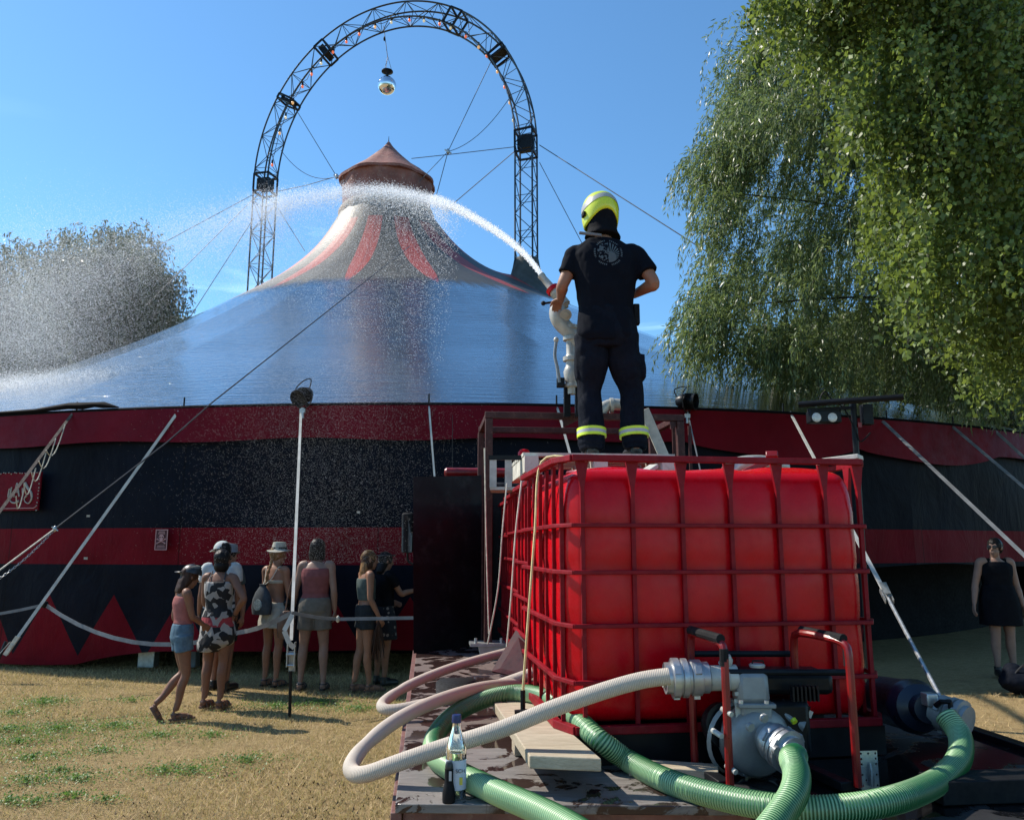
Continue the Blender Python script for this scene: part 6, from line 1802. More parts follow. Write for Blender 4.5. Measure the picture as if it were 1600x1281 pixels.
class Person:
    def __init__(s, name_label, J, H, right, face, cat='person', build=1.0, skin='skin', group=None, female=True, voxel=.0085):
        s.J = {k: Vector(v) for k, v in J.items()}; s.H = H; s.k = H / 1.70; s.b = build
        s.right = Vector(right).normalized(); s.fwd = Vector((-s.right.y, s.right.x, 0)); s.face = Vector(face).normalized(); s.female = female
        s.vox = voxel; s.skin = skin
        low = min(s.J['anL'].z, s.J['anR'].z)
        base = Vector(((s.J['anL'].x + s.J['anR'].x) / 2, (s.J['anL'].y + s.J['anR'].y) / 2, low - .08 * s.k))
        s.root = thing('person', name_label, cat, base, 0, group)
    def torso_rings(s, off=0.0, lo=0.0, hi=1.0, n_=22, flare=0.0, up_=Vector((0, 0, 1))):
        J, k, b = s.J, s.k, s.b
        pel, wai, che, nek = J['pelvis'], J['waist'], J['chest'], J['neck']
        F = s.female
        key = [(0.0, pel + Vector((0, 0, -.10 * k)), .125, .095), (.12, pel + Vector((0, 0, -.03 * k)), .172 if F else .165, .118), (.25, mixv(pel, wai, .4), .163 if F else .155, .112), (.42, wai, .128 if F else .142, .095),
               (.58, mixv(wai, che, .5), .140 if F else .155, .102), (.72, che, .158 if F else .178, .112), (.84, mixv(che, nek, .45), .160 if F else .185, .100), (.93, mixv(che, nek, .78), .120 if F else .135, .075), (1.0, nek, .058, .058)]
        rr_ = []
        tts = [t for t, *_ in key]
        for t in np.linspace(lo, hi, max(3, int((hi - lo) * 16))):
            c = [np.interp(t, tts, [q[1][i] for q in key]) for i in range(3)]
            rx = np.interp(t, tts, [q[2] for q in key]) * k * (b if t < .9 else 1); ry = np.interp(t, tts, [q[3] for q in key]) * k * (b if t < .9 else 1)
            # hips and shoulders may be turned differently
            f = flare * max(0, (hi - t)) if flare else 0
            rr_.append(ell(c, rx + off + f, ry + off + f, s.right, s.fwd, n_, .92))
        return rr_
    def arm_pts(s, side):
        J = s.J; return J['sh' + side], J['el' + side], J['wr' + side]
    def body(s, feet=True, hands=(('L', .45), ('R', .45)), palm=None, toes=None):
        J, k = s.J, s.k; b = math.sqrt(s.b)
        mb = MB()
        mb.rings(s.torso_rings())
        for sd in 'LR':
            sh, el, wr = s.arm_pts(sd)
            mb_c = mixv(sh, J['chest'], .35) + Vector((0, 0, .05 * k))
            limb(mb, [mb_c, sh, mixv(sh, el, .35), el, mixv(el, wr, .3), wr], [.052 * k * b, .053 * k * b, .046 * k * b, .037 * k * b, .039 * k * b, .025 * k])
            hp, kn, an = J['hip' + sd], J['kn' + sd], J['an' + sd]
            limb(mb, [hp + Vector((0, 0, .03 * k)), mixv(hp, kn, .25), mixv(hp, kn, .65), kn, mixv(kn, an, .3) - s.fwd * .012 * k, mixv(kn, an, .7), an + Vector((0, 0, .02))],
                 [.086 * k * b, .084 * k * b, .066 * k * b, .052 * k * b, .054 * k * b, .038 * k, .032 * k])
            td = Vector((toes or {}).get(sd, s.fwd)); td = td.normalized()
            heel = an - Vector((0, 0, .045 * k)) - td * .035 * k
            mb.tube([an, heel + td * .01 * k], [.034 * k, .032 * k], 10)
            if feet: limb(mb, [heel, heel + td * .10 * k + Vector((0, 0, .008 * k)), heel + td * .19 * k + Vector((0, 0, -.012 * k)), heel + td * .225 * k + Vector((0, 0, -.014 * k))], [.030 * k, .036 * k, .030 * k, .018 * k])
        nek, hd = J['neck'], J['head']
        limb(mb, [nek - Vector((0, 0, .04 * k)), mixv(nek, hd, .45), hd], [.058 * k, .050 * k, .050 * k])
        s.head_shape(mb)
        for sd, cu in hands:
            sh, el, wr = s.arm_pts(sd)
            d_ = (wr - el).normalized()
            if palm and sd in palm: pn, d2 = palm[sd]; d_ = (d_ * .3 + Vector(d2)).normalized()
            else: pn = (-s.right if sd == 'R' else s.right)
            hand(mb, wr, d_, pn, k, cu, 1 if sd == 'R' else -1)
        V = skin_mesh(mb, s.vox)
        s.bodyo = mk('body', V, M[s.skin], s.root, smooth=180)
        # eyes
        return s
    def head_axes(s):
        f = s.face; r = f.cross(Vector((0, 0, 1))).normalized(); u = r.cross(f).normalized(); return f, r, u
    def head_shape(s, mb):
        k = s.k; f, r, u = s.head_axes(); c = s.J['head']
        R_ = Matrix((r, f, u)).transposed()
        mb.ball(c + u * .022 * k - f * .008 * k, (.076 * k, .092 * k, .092 * k), 18, 14, R_)
        mb.ball(c - u * .055 * k + f * .025 * k, (.054 * k, .062 * k, .060 * k), 14, 10, R_)        # jaw
        mb.ball(c - u * .098 * k + f * .058 * k, (.022 * k, .020 * k, .018 * k), 10, 8, R_)         # chin
        mb.tube([c + u * .012 * k + f * .080 * k, c - u * .028 * k + f * .108 * k], [.008 * k, .014 * k], 8)  # nose
        mb.ball(c - u * .060 * k + f * .082 * k, (.024 * k, .012 * k, .010 * k), 10, 7, R_)         # lips
        for s_ in (-1, 1):
            mb.ball(c - u * .005 * k + r * s_ * .078 * k - f * .005 * k, (.012 * k, .020 * k, .032 * k), 8, 8, R_)    # ears
            mb.ball(c + u * .028 * k + r * s_ * .030 * k + f * .078 * k, (.020 * k, .012 * k, .008 * k), 8, 6, R_)    # brows
    def cloth(s, name, mb, m, wrinkle=.004, wscale=14, vox=None, it=3):
        V = skin_mesh(mb, vox or s.vox, it, wrinkle, wscale)
        return mk(name, V, M[m] if isinstance(m, str) else m, s.root, smooth=180)
    def sleeve(s, mb, side, frac, off, off2=None):
        sh, el, wr = s.arm_pts(side); k = s.k; b = math.sqrt(s.b)
        c = mixv(sh, s.J['chest'], .35) + Vector((0, 0, .05 * k))
        tot = frac
        pts = [c, sh]; rs = [.056 * k * b + off, .056 * k * b + off]
        if frac <= 1: pts += [mixv(sh, el, frac)]; rs += [.047 * k * b + (off2 if off2 is not None else off * 1.4)]
        else: pts += [el, mixv(el, wr, frac - 1)]; rs += [.042 * k + off, .038 * k + off]
        return limb(mb, pts, rs)
    def leg_tube(s, mb, side, frac, off, off2=None, bell=0.0):
        hp, kn, an = s.J['hip' + side], s.J['kn' + side], s.J['an' + side]; k = s.k; b = math.sqrt(s.b)
        pts = [hp + Vector((0, 0, .04 * k))]; rs = [.088 * k * b + off]
        if frac <= 1: pts += [mixv(hp, kn, frac * .5), mixv(hp, kn, frac)]; rs += [(.086 - .010 * frac) * k * b + off, (.084 - .028 * frac) * k * b + (off2 if off2 is not None else off)]
        else: pts += [mixv(hp, kn, .5), kn, mixv(kn, an, (frac - 1) * .5), mixv(kn, an, frac - 1)]; rs += [.076 * k * b + off, .058 * k * b + off, .056 * k + off, .045 * k + off + bell]
        return limb(mb, pts, rs)
    def hair(s, m, style='bob', length=.12, back=None, sheen=0):
        k = s.k; f, r, u = s.head_axes(); c = s.J['head']; R_ = Matrix((r, f, u)).transposed()
        mb = MB()
        mb.ball(c + u * .030 * k - f * .018 * k, (.088 * k, .100 * k, .098 * k), 18, 14, R_)
        if style == 'bob':
            mb.rings([ell(c + u * h * k - f * .028 * k, w * k, d_ * k, r, f, 18) for h, w, d_ in ((.03, .088, .085), (-.03, .092, .082), (-.08, .094, .078), (-length, .088, .068))])
        elif style == 'long':
            mb.rings([ell(c + u * h * k - f * q * k, w * k, d_ * k, r, f, 18) for h, w, d_, q in ((.03, .088, .085, .02), (-.06, .092, .07, .04), (-.14, .095, .055, .06), (-length, .07, .03, .075))])
        elif style == 'short':
            mb.rings([ell(c + u * h * k - f * .03 * k, w * k, d_ * k, r, f, 18) for h, w, d_ in ((.03, .086, .08), (-.03, .08, .07), (-.07, .06, .05))])
        return s.cloth('hair', mb, m, .006, 30, .007, 2)
    def shoes(s, m, toes=None, sandal=False):
        k = s.k
        for sd in 'LR':
            an = s.J['an' + sd]; td = Vector((toes or {}).get(sd, s.fwd)).normalized()
            heel = an - Vector((0, 0, .052 * k)) - td * .035 * k
            mb = MB(); x = td.cross(Vector((0, 0, 1))).normalized(); upn = x.cross(td)
            if sandal:
                rr_ = []
                for t, w in ((-.03, .02), (0, .034), (.08, .036), (.16, .042), (.22, .036), (.25, .018)):
                    c_ = heel + td * t * k - upn * .018 * k; rr_.append([c_ + x * w * k + upn * .012 * k, c_ - x * w * k + upn * .012 * k, c_ - x * w * k - upn * .010 * k, c_ + x * w * k - upn * .010 * k])
                mb.rings(rr_)
                for t in (.03, .10, .17): mb.tube([heel + td * t * k + x * math.cos(a) * .043 * k + upn * (math.sin(a) * .046 * k - .012 * k) for a in np.linspace(0, PI, 9)], .0065 * k, 5)
                mb.tube([an + x * math.cos(a) * .040 * k + td * math.sin(a) * .042 * k - Vector((0, 0, .012)) for a in np.linspace(0, 2 * PI, 13)], .007 * k, 5)
                mk('sandal', mb, M[m], s.root, smooth=40)
            else:
                limb(mb, [heel - td * .005, heel + td * .10 * k + upn * .008 * k, heel + td * .20 * k, heel + td * .245 * k - upn * .004 * k], [.040 * k, .044 * k, .042 * k, .024 * k])
                mb.tube([heel + td * .03 * k, an + Vector((0, 0, .03 * k))], [.042 * k, .044 * k], 12)
                s.cloth('shoe', mb, m, 0, 1, .007, 2)
            
def brim_hat(pr, m, band, crown=(.092, .10), brim=.16, h=.10, tilt=0.0):
    k = pr.k; f, r, u = pr.head_axes(); c = pr.J['head'] + u * .055 * k
    ax = (u + f * tilt).normalized()
    hmb = MB(); n_ = 32; R3 = []
    x, y, _ = frame_from(ax)
    for rad, hh in ((brim, -.012), (brim, -.006), (crown[0] * 1.08, .008), (crown[0] * 1.02, .02), (crown[0] * .98, h * .6), (crown[0] * .84, h), (crown[0] * .45, h + .004), (.002, h - .006)):
        R3.append([c + ax * hh * k + (x * math.cos(2 * PI * q / n_) * rad * .95 + y * math.sin(2 * PI * q / n_) * rad * 1.05) * k + ax * (.012 * math.cos(4 * PI * q / n_) * (rad > .12)) * k for q in range(n_)])
    hat = mk('sun_hat', MB().rings(R3), M[m], pr.root, smooth=50)
    if band:
        mk('hat_band', MB().lathe([(crown[0] * 1.04 * k, .018 * k), (crown[0] * 1.07 * k, .02 * k), (crown[0] * 1.05 * k, .042 * k), (crown[0] * 1.01 * k, .044 * k)], c, ax, 28, caps=False), M[band], pr.root)
    return hat
def cap(pr, m_top, m_brim, dirv=None, size=1.0):
    k = pr.k * size; f, r, u = pr.head_axes(); c = pr.J['head'] + u * .030 * k
    d_ = Vector(dirv).normalized() if dirv is not None else f
    d_ = (d_ - u * d_.dot(u)).normalized(); sd = u.cross(d_)
    R_ = Matrix((sd, d_, u)).transposed(); mb = MB()
    n_ = 24; rr_ = []
    for t in np.linspace(0, PI / 2 - .05, 8):
        rr_.append([c + sd * math.cos(a) * .092 * k * math.cos(t) + d_ * math.sin(a) * .106 * k * math.cos(t) + u * (.012 + .095 * math.sin(t)) * k for a in np.linspace(0, 2 * PI, n_, endpoint=False)])
    mk('cap', MB().rings(rr_), M[m_top], pr.root, smooth=60)
    vs = []
    for a in np.linspace(-1.15, 1.15, 13):
        e = c + sd * math.sin(a) * .094 * k + d_ * math.cos(a) * .102 * k + u * .014 * k; o_ = c + sd * math.sin(a) * .085 * k + d_ * (.105 + .075 * math.cos(a * 1.2)) * k + u * (-.006 - .008 * abs(a)) * k
        vs += [e, o_]
    fs_ = [(2 * i, 2 * i + 1, 2 * i + 3, 2 * i + 2) for i in range(12)]
    b = mk('cap_brim', MB().add(vs, fs_), M[m_brim], pr.root, smooth=60); b.modifiers.new('t', 'SOLIDIFY').thickness = .005

def stand(px_foot, py_foot, py_top, face_az=0, **kw):
    """default standing skeleton facing away (+Y), turned by face_az (positive = to the right)"""
    base = G(px_foot, py_foot, 0); top = P(px_foot, py_top, base.y)
    H = top.z
    k = H / 1.70; az = math.radians(face_az)
    right = Vector((math.cos(az), -math.sin(az), 0)); fwd = Vector((math.sin(az), math.cos(az), 0))
    def L(a, b, z): return base + right * a * k + fwd * b * k + Vector((0, 0, z * k))
    J = dict(pelvis=L(0, 0, .92), waist=L(0, .005, 1.07), chest=L(0, -.01, 1.27), neck=L(0, -.005, 1.44), head=L(0, .02, 1.575),
             shL=L(-.165, -.01, 1.385), elL=L(-.20, -.02, 1.11), wrL=L(-.205, .05, .88), shR=L(.165, -.01, 1.385), elR=L(.20, -.02, 1.11), wrR=L(.205, .05, .88),
             hipL=L(-.085, 0, .88), knL=L(-.09, .01, .49), anL=L(-.095, -.02, .085), hipR=L(.085, 0, .88), knR=L(.09, .01, .49), anR=L(.095, -.02, .085))
    for a, v in kw.items(): J[a] = L(*v) if isinstance(v, tuple) else v
    return J, H, right, fwd, L

# --- firefighter on the tanks
FY = 5.38
def q(px, py, dy=0.0): return P(px, py, FY + dy)
J = dict(pelvis=q(948, 522), waist=q(946, 482), chest=q(946, 425), neck=q(941, 372, .0), head=q(938, 341, .04), shL=q(898, 402), shR=q(995, 402), elL=q(879, 446, -.02), wrL=q(876, 467, .20),
         elR=q(1022, 443, -.06), wrR=q(988, 462, .16), hipL=q(925, 535), hipR=q(971, 535), knL=q(922, 612, .03), anL=q(925, 694, -.02), knR=q(985, 612, .03), anR=q(992, 694, -.02))
ff = Person('firefighter in lime helmet and black clothes standing on the red tanks at the water cannon', J, 1.80, (1, .12, 0), (-.25, .95, -.12), build=1.12, skin='skin', female=False, voxel=.0075)
ff.body(feet=False, palm={'L': ((0, 0, -1), (-.2, .9, 0)), 'R': ((-1, 0, 0), (-.8, .5, .1))})
def shirt_mat():
    t = NT('emblem_shirt')
    tcn = t.n.new('ShaderNodeTexCoord'); sx = t.n.new('ShaderNodeSeparateXYZ'); t.link(tcn.outputs['Object'], sx.inputs[0])
    ec = P(947, 405, FY) - WLOC[ff.root.name]
    x = t.math('SUBTRACT', sx.outputs[0], ec.x); z = t.math('SUBTRACT', sx.outputs[2], ec.z)
    back = t.math('LESS_THAN', sx.outputs[1], ec.y)
    rad = t.math('SQRT', t.math('ADD', t.math('MULTIPLY', x, x), t.math('MULTIPLY', z, z)))
    ang = t.math('ARCTAN2', z, x)
    disc = t.math('LESS_THAN', rad, .078)
    # rays fanning from the lower middle
    x2 = t.math('SUBTRACT', x, .010); z2 = t.math('ADD', z, .040)
    a2 = t.math('ARCTAN2', z2, x2)
    rays = t.math('GREATER_THAN', t.math('SINE', t.math('MULTIPLY', a2, 30.0)), 0.0)
    hub = t.math('LESS_THAN', t.math('SQRT', t.math('ADD', t.math('MULTIPLY', x2, x2), t.math('MULTIPLY', z2, z2))), .045)
    rightp = t.math('MAXIMUM', t.math('MULTIPLY', rays, t.math('GREATER_THAN', x, .0)), t.math('MULTIPLY', hub, t.math('GREATER_THAN', x, .0)))
    leftn = t.math('GREATER_THAN', t.noise(t.coord('Object'), 55.0, 3), .52)
    leftp = t.math('MULTIPLY', leftn, t.math('LESS_THAN', x, .0))
    inner = t.math('MULTIPLY', disc, t.math('MAXIMUM', rightp, leftp))
    ring = t.math('MULTIPLY', t.math('GREATER_THAN', rad, .090), t.math('LESS_THAN', rad, .102))
    tick = t.math('MULTIPLY', t.math('GREATER_THAN', t.math('SINE', t.math('MULTIPLY', ang, 46.0)), -.2), t.math('GREATER_THAN', t.math('SINE', t.math('ADD', t.math('MULTIPLY', ang, 6.0), 1.2)), -.6))
    msk = t.math('MULTIPLY', back, t.math('MAXIMUM', inner, t.math('MULTIPLY', ring, tick)))
    n = t.noise(t.coord('Object'), 9.0, 6, .6)
    base = t.mix(n, (.0035, .0045, .008), (.008, .010, .016))
    t.setc(t.mix(t.math('MULTIPLY', msk, .8), base, (.11, .135, .15)))
    t.b.inputs['Roughness'].default_value = .85; t.b.inputs['Specular IOR Level'].default_value = .06
    t.link(t.bump(t.noise(t.coord('Object'), 200.0, 3), .2, .001), t.b.inputs['Normal'])
    return t.m
mb = MB(); mb.rings(ff.torso_rings(.022, .06, .965)); ff.sleeve(mb, 'L', .62, .012, .022); ff.sleeve(mb, 'R', .62, .012, .024)
ff.cloth('t_shirt', mb, shirt_mat(), .014, 9, .008, 3)
mb = MB(); mb.rings(ff.torso_rings(.018, 0, .40))
for sd in 'LR': ff.leg_tube(mb, sd, 2.0, .022, bell=.018)
for sd in 'LR': mb.cyl(mixv(J['kn' + sd], J['an' + sd], .9), J['an' + sd] - Vector((0, 0, .035)), .082, .078, 16)
# cargo pockets
mb.box(J['knR'] + Vector((.075, .0, .17)), (.05, .13, .17)); mb.box(J['knL'] + Vector((-.07, .0, .17)), (.05, .13, .17))
ff.cloth('trousers', mb, 'navy_cloth', .020, 8, .008, 3)
for sd in 'LR':
    kn, an = J['kn' + sd], J['an' + sd]
    c0 = mixv(kn, an, .80); d_ = (an - kn).normalized()
    for h0, h1, m_ in ((-.030, -.012, 'lime_tape'), (-.012, .010, 'silver_tape'), (.010, .028, 'lime_tape')):
        mk('reflective_band', MB().lathe([(.088, h0), (.101, h0), (.101, h1), (.088, h1)], c0, d_, 24, caps=False), M[m_], ff.root, smooth=30)
ff.shoes('black_leather')
# belt pouch / radio
mk('radio_pouch', MB().box(q(994, 492, .05), (.045, .06, .15)), M['black_rubber'], ff.root, bevel=.008)
# helmet with neck guard and reflective band
f_, r_h, u_h = ff.head_axes(); hc = ff.J['head'] + u_h * .035
Rh = Matrix((r_h, f_, u_h)).transposed(); n_ = 36; rr_ = []
for t in np.linspace(-.62, PI / 2 - .04, 16):
    ring = []
    for a in np.linspace(0, 2 * PI, n_, endpoint=False):
        ca, sa = math.cos(a), math.sin(a)
        drop = 0.0
        if t < 0: # sides come down, the back is cut away in an arch
            drop = -.035 * (abs(ca) ** 2) * (-t / .62) + .045 * max(0, -sa) ** 2 * (-t / .62)
        ring.append(hc + r_h * ca * .132 * math.cos(t * .75) + f_ * sa * .155 * math.cos(t * .75) + u_h * (.140 * math.sin(max(t, -.62)) + drop))
    rr_.append(ring)
hel = mk('helmet', MB().rings(rr_, caps=False), M['lime'], ff.root, smooth=60); hel.modifiers.new('t', 'SOLIDIFY').thickness = .006
mb = MB(); vs = []; aa = np.linspace(PI * .93, PI * 2.07, 34)
for t in (.10, .22, .34, .44):
    for a in aa:
        ca, sa = math.cos(a), math.sin(a); lift_ = .22 * abs(ca) ** 2
        tt_ = t + .28 - lift_ * 1.7
        vs.append(hc + r_h * ca * .1345 * math.cos(tt_ * .75) + f_ * sa * .1575 * math.cos(tt_ * .75) + u_h * (.1425 * math.sin(tt_)))
m_ = len(aa); mb.add(vs, [(j * m_ + i, j * m_ + i + 1, (j + 1) * m_ + i + 1, (j + 1) * m_ + i) for j in range(3) for i in range(m_ - 1)])
mk('helmet_band', mb, mat('grey_band', (.36, .36, .35), .4, 0, .1, 20, .05, 60, .001), hel, smooth=60)
mk('side_clip', MB().box(hc - r_h * .135 - f_ * .02 - u_h * .035, (.02, .05, .035), Rh), M['black_rubber'], hel, bevel=.006)
mb = MB(); mb.rings([ell(hc + u_h * h - f_ * b, w, d_, r_h, f_, 22) for h, b, w, d_ in ((.035, .02, .112, .122), (-.03, .02, .110, .118), (-.10, .02, .105, .10), (-.16, .02, .112, .10), (-.205, .015, .135, .115))])
ff.cloth('neck_guard', mb, 'dark_cloth', .006, 16, .008, 2)
mk('grey_collar_tag', MB().bar(q(905, 364, -.10), q(940, 368, -.13), .02, .018), M['strap_grey'], ff.root, bevel=.003)
mk('trouser_cuff', MB(), M['navy_cloth'], ff.root) if False else None

# --- girl in cap, pink top, denim shorts, stepping
J, H, right, fwd, L = stand(275, 1124, 882, 55, hipL=(-.085, 0, .88), knL=(-.07, .06, .50), anL=(-.05, -.22, .16), knR=(.09, .05, .49), anR=(.07, -.03, .085), head=(0, .05, 1.555), neck=(0, .0, 1.42),
                             elL=(-.19, -.05, 1.12), wrL=(-.17, .06, .90), elR=(.17, .06, 1.13), wrR=(.10, .20, 1.03))
g1 = Person('girl in black peaked cap, pink top and denim shorts stepping across the grass', J, H, right, (.65, .45, -.22), skin='skin_tan', build=.9, group='visitors standing by the tent wall')
g1.body(toes={'L': fwd * .5 + Vector((0, 0, -.85)), 'R': fwd})
mb = MB(); mb.rings(g1.torso_rings(.009, .36, .86)); mb.tube([J['shL'] + Vector((.05, 0, -.02)) if False else mixv(J['shL'], J['neck'], .45) + Vector((0, 0, .02)), mixv(J['shL'], J['chest'], .5)], .03, 8); mb.tube([mixv(J['shR'], J['neck'], .45) + Vector((0, 0, .02)), mixv(J['shR'], J['chest'], .5)], .03, 8)
g1.cloth('crop_top', mb, 'pink_cloth', .003)
mb = MB(); mb.rings(g1.torso_rings(.014, .02, .37)); [g1.leg_tube(mb, sd, .34, .016, .026) for sd in 'LR']
g1.cloth('shorts', mb, 'denim', .005, 18)
g1.hair('hair_brown', 'long', .20); cap(g1, 'black_leather', 'black_leather', dirv=(-1, .1, 0), size=1.12)
mk('cap_top', MB().ball(g1.J['head'] + g1.head_axes()[2] * .105 * g1.k, (.075, .075, .035), 14, 8), M['beige_cloth'], g1.root)
g1.shoes('leather', {'L': fwd * .5 + Vector((0, 0, -.85)), 'R': fwd}, sandal=True)

# --- woman in black and white dress
def dress_mat():
    t = NT('floral_print')
    ob = t.coord('Object', (1, 1, 1))
    v = t.n.new('ShaderNodeTexVoronoi'); v.feature = 'F1'; v.inputs['Scale'].default_value = 17.0
    wv = t.n.new('ShaderNodeTexNoise'); wv.inputs['Scale'].default_value = 7.0; t.link(ob, wv.inputs['Vector'])
    mxv = t.n.new('ShaderNodeMix'); mxv.data_type = 'RGBA'; mxv.inputs['Factor'].default_value = .10; t.link(ob, mxv.inputs['A']); t.link(wv.outputs['Color'], mxv.inputs['B'])
    t.link(mxv.outputs['Result'], v.inputs['Vector'])
    sx = t.n.new('ShaderNodeSeparateXYZ'); t.link(v.outputs['Color'], sx.inputs[0])
    blk = t.math('LESS_THAN', sx.outputs[0], .62)
    cell = t.math('LESS_THAN', v.outputs['Distance'], .8)
    col = t.mix(t.math('MULTIPLY', blk, cell), (.30, .28, .26), (.008, .008, .010))
    sz = t.n.new('ShaderNodeSeparateXYZ'); t.link(ob, sz.inputs[0])
    band = t.math('MULTIPLY', t.math('GREATER_THAN', sz.outputs[2], DRESS_Z0), t.math('LESS_THAN', sz.outputs[2], DRESS_Z1))
    col = t.mix(t.math('MULTIPLY', band, blk), col, (.30, .03, .04))
    t.setc(col); t.b.inputs['Roughness'].default_value = .85
    return t.m
J, H, right, fwd, L = stand(332, 1106, 858, 12, elR=(.34, -.07, 1.17), wrR=(.20, .0, .99), elL=(-.20, .04, 1.12), wrL=(-.15, .16, 1.0), shR=(.17, -.01, 1.38))
g2 = Person('woman in black and white floral dress with her right hand on her hip', J, H, right, (.05, 1, -.1), skin='skin_tan', group='visitors standing by the tent wall')
g2.body(palm={'R': ((0, .6, -.4), (-.5, .3, -.6))})
DRESS_Z0, DRESS_Z1 = .86 * g2.k, .96 * g2.k
mb = MB(); mb.rings(g2.torso_rings(.012, .10, .84))
mb.rings([ell(L(0 + sh_, 0, z), w * g2.k, d_ * g2.k, right, fwd, 22) for z, w, d_, sh_ in ((1.0, .155, .115, 0), (.90, .188, .135, 0), (.78, .205, .16, .01), (.68, .20, .17, -.02), (.60, .13, .15, -.07))])
g2.cloth('dress', mb, dress_mat(), .010, 12)
for sd in 'LR': mk('strap', MB().tube([mixv(J['sh' + sd], J['chest'], .45) + Vector((0, -.09, .02)), mixv(J['sh' + sd], J['neck'], .5) + Vector((0, -.03, .045))], .006, 5), M['black_leather'], g2.root)
g2.hair('hair_black', 'short'); mk('hair_bun', MB().ball(g2.J['head'] + Vector((.0, -.02, -.05)), (.075, .075, .08), 14, 10), M['hair_black'], g2.root)
g2.shoes('leather', sandal=True)
mk('bracelet', MB().lathe([(.026, 0), (.030, .004), (.026, .012)], J['wrR'] + Vector((0, 0, 0)), (J['elR'] - J['wrR']), 14, caps=False), M['black_leather'], g2.root)

# --- two half hidden visitors behind her
J, H, right, fwd, L = stand(334, 1083, 846, -25)
g3 = Person('visitor in white peaked cap half hidden behind the floral dress', J, H, right, (-.8, .5, -.05), skin='skin_tan', female=False, group='visitors standing by the tent wall', voxel=.011)
g3.body(feet=False); mb = MB(); mb.rings(g3.torso_rings(.018, .1, .95)); g3.sleeve(mb, 'L', .55, .01); g3.sleeve(mb, 'R', .55, .01); g3.cloth('shirt', mb, 'white_cloth', .006)
mb = MB(); mb.rings(g3.torso_rings(.018, 0, .35)); [g3.leg_tube(mb, sd, .8, .02) for sd in 'LR']; g3.cloth('shorts', mb, 'charcoal_cloth', .006)
g3.hair('hair_black', 'short'); cap(g3, 'white_cloth', 'white_cloth'); g3.shoes('black_leather')
J, H, right, fwd, L = stand(344, 1078, 852, 20, elR=(.22, .05, 1.10), wrR=(.22, .05, .86))
g4 = Person('visitor in grey bucket hat half hidden behind the floral dress', J, H, right, (.7, .6, -.1), skin='skin', female=False, group='visitors standing by the tent wall', voxel=.011)
g4.body(feet=False); mb = MB(); mb.rings(g4.torso_rings(.018, .1, .95)); g4.sleeve(mb, 'L', .55, .01); g4.sleeve(mb, 'R', .55, .01); g4.cloth('shirt', mb, 'sage_cloth', .006)
mb = MB(); mb.rings(g4.torso_rings(.018, 0, .35)); [g4.leg_tube(mb, sd, .8, .02) for sd in 'LR']; g4.cloth('shorts', mb, 'charcoal_cloth', .006)
g4.hair('hair_black', 'short'); brim_hat(g4, 'strap_grey', None, brim=.125, h=.09); g4.shoes('black_leather')

# --- woman in sun hat with drawstring bag
J, H, right, fwd, L = stand(423, 1072, 851, 28, elR=(.20, .02, 1.12), wrR=(.13, .17, 1.0), elL=(-.19, .02, 1.12), wrL=(-.13, .16, .98), anL=(-.085, -.02, .085))
g5 = Person('bare backed woman in straw sun hat and white skirt with a drawstring bag', J, H, right, (.92, .35, -.12), skin='skin', build=.92, group='visitors standing by the tent wall')
g5.body()
mb = MB(); mb.rings([ell(L(0, 0, z), w * g5.k, d_ * g5.k, right, fwd, 26) for z, w, d_ in ((1.00, .150, .11), (.92, .180, .13), (.80, .20, .15), (.70, .215, .165))])
g5.cloth('skirt', mb, 'cream_cloth', .010, 26)
mb = MB(); mb.rings(g5.torso_rings(.004, .66, .72)); g5.cloth('bikini_band', mb, 'cream_cloth', .001)
g5.hair('hair_blond', 'short')
br_p = [g5.J['head'] - fwd * .09 + Vector((0, 0, -.02)), g5.J['head'] - fwd * .12 + Vector((0, 0, -.12)), L(-.01, -.14, 1.32), L(-.01, -.14, 1.20)]
pth = smooth_path(br_p, 24); mk('braid', MB().tube(pth, [.017 + .005 * math.sin(i * 1.6) for i in range(25)], 8), M['hair_blond'], g5.root, smooth=60)
brim_hat(g5, 'cream_cloth', 'black_leather', brim=.158, h=.105, tilt=-.12); g5.shoes('black_leather', sandal=True)
mk('waist_pouch', MB().ball(L(.15, .06, .99), (.05, .08, .05), 12, 8), M['black_leather'], g5.root)
bg = thing('drawstring_bag', 'dark drawstring bag with pale round print on the sun hat woman', 'bag', L(-.02, -.20, .90), 0)
mb = MB(); bc_ = L(-.03, -.185, 1.0)
rr_ = [ell(bc_ + Vector((0, 0, z)), w, d_, right, fwd, 24, .8) for z, w, d_ in ((-.13, .10, .035), (-.125, .125, .055), (-.05, .135, .07), (.04, .125, .065), (.12, .09, .05), (.17, .05, .03), (.19, .035, .025), (.21, .05, .03))]
M['bag_cloth'] = mat('bag_cloth', (.035, .045, .055), .8, 0, .3, 14, .5, 40, .004)
mk('sack', MB().rings(rr_), M['bag_cloth'], bg, smooth=60)
mk('round_print', MB().lathe([(.001, .0), (.062, .0), (.064, -.012), (.05, -.012), (.048, .001)], bc_ - fwd * .071 + Vector((0, 0, -.02)), -fwd, 24), mat('print_grey', (.22, .27, .27), .8, 0, .6, 60), bg)
for s_ in (-1, 1): mk('cord', MB().tube(smooth_path([bc_ + Vector((0, 0, .19)), L(.05 * s_, -.135, 1.28), L(.10 * s_, -.06, 1.43), L(.11 * s_, .05, 1.40)], 12), .005, 5), M['rope'], bg)

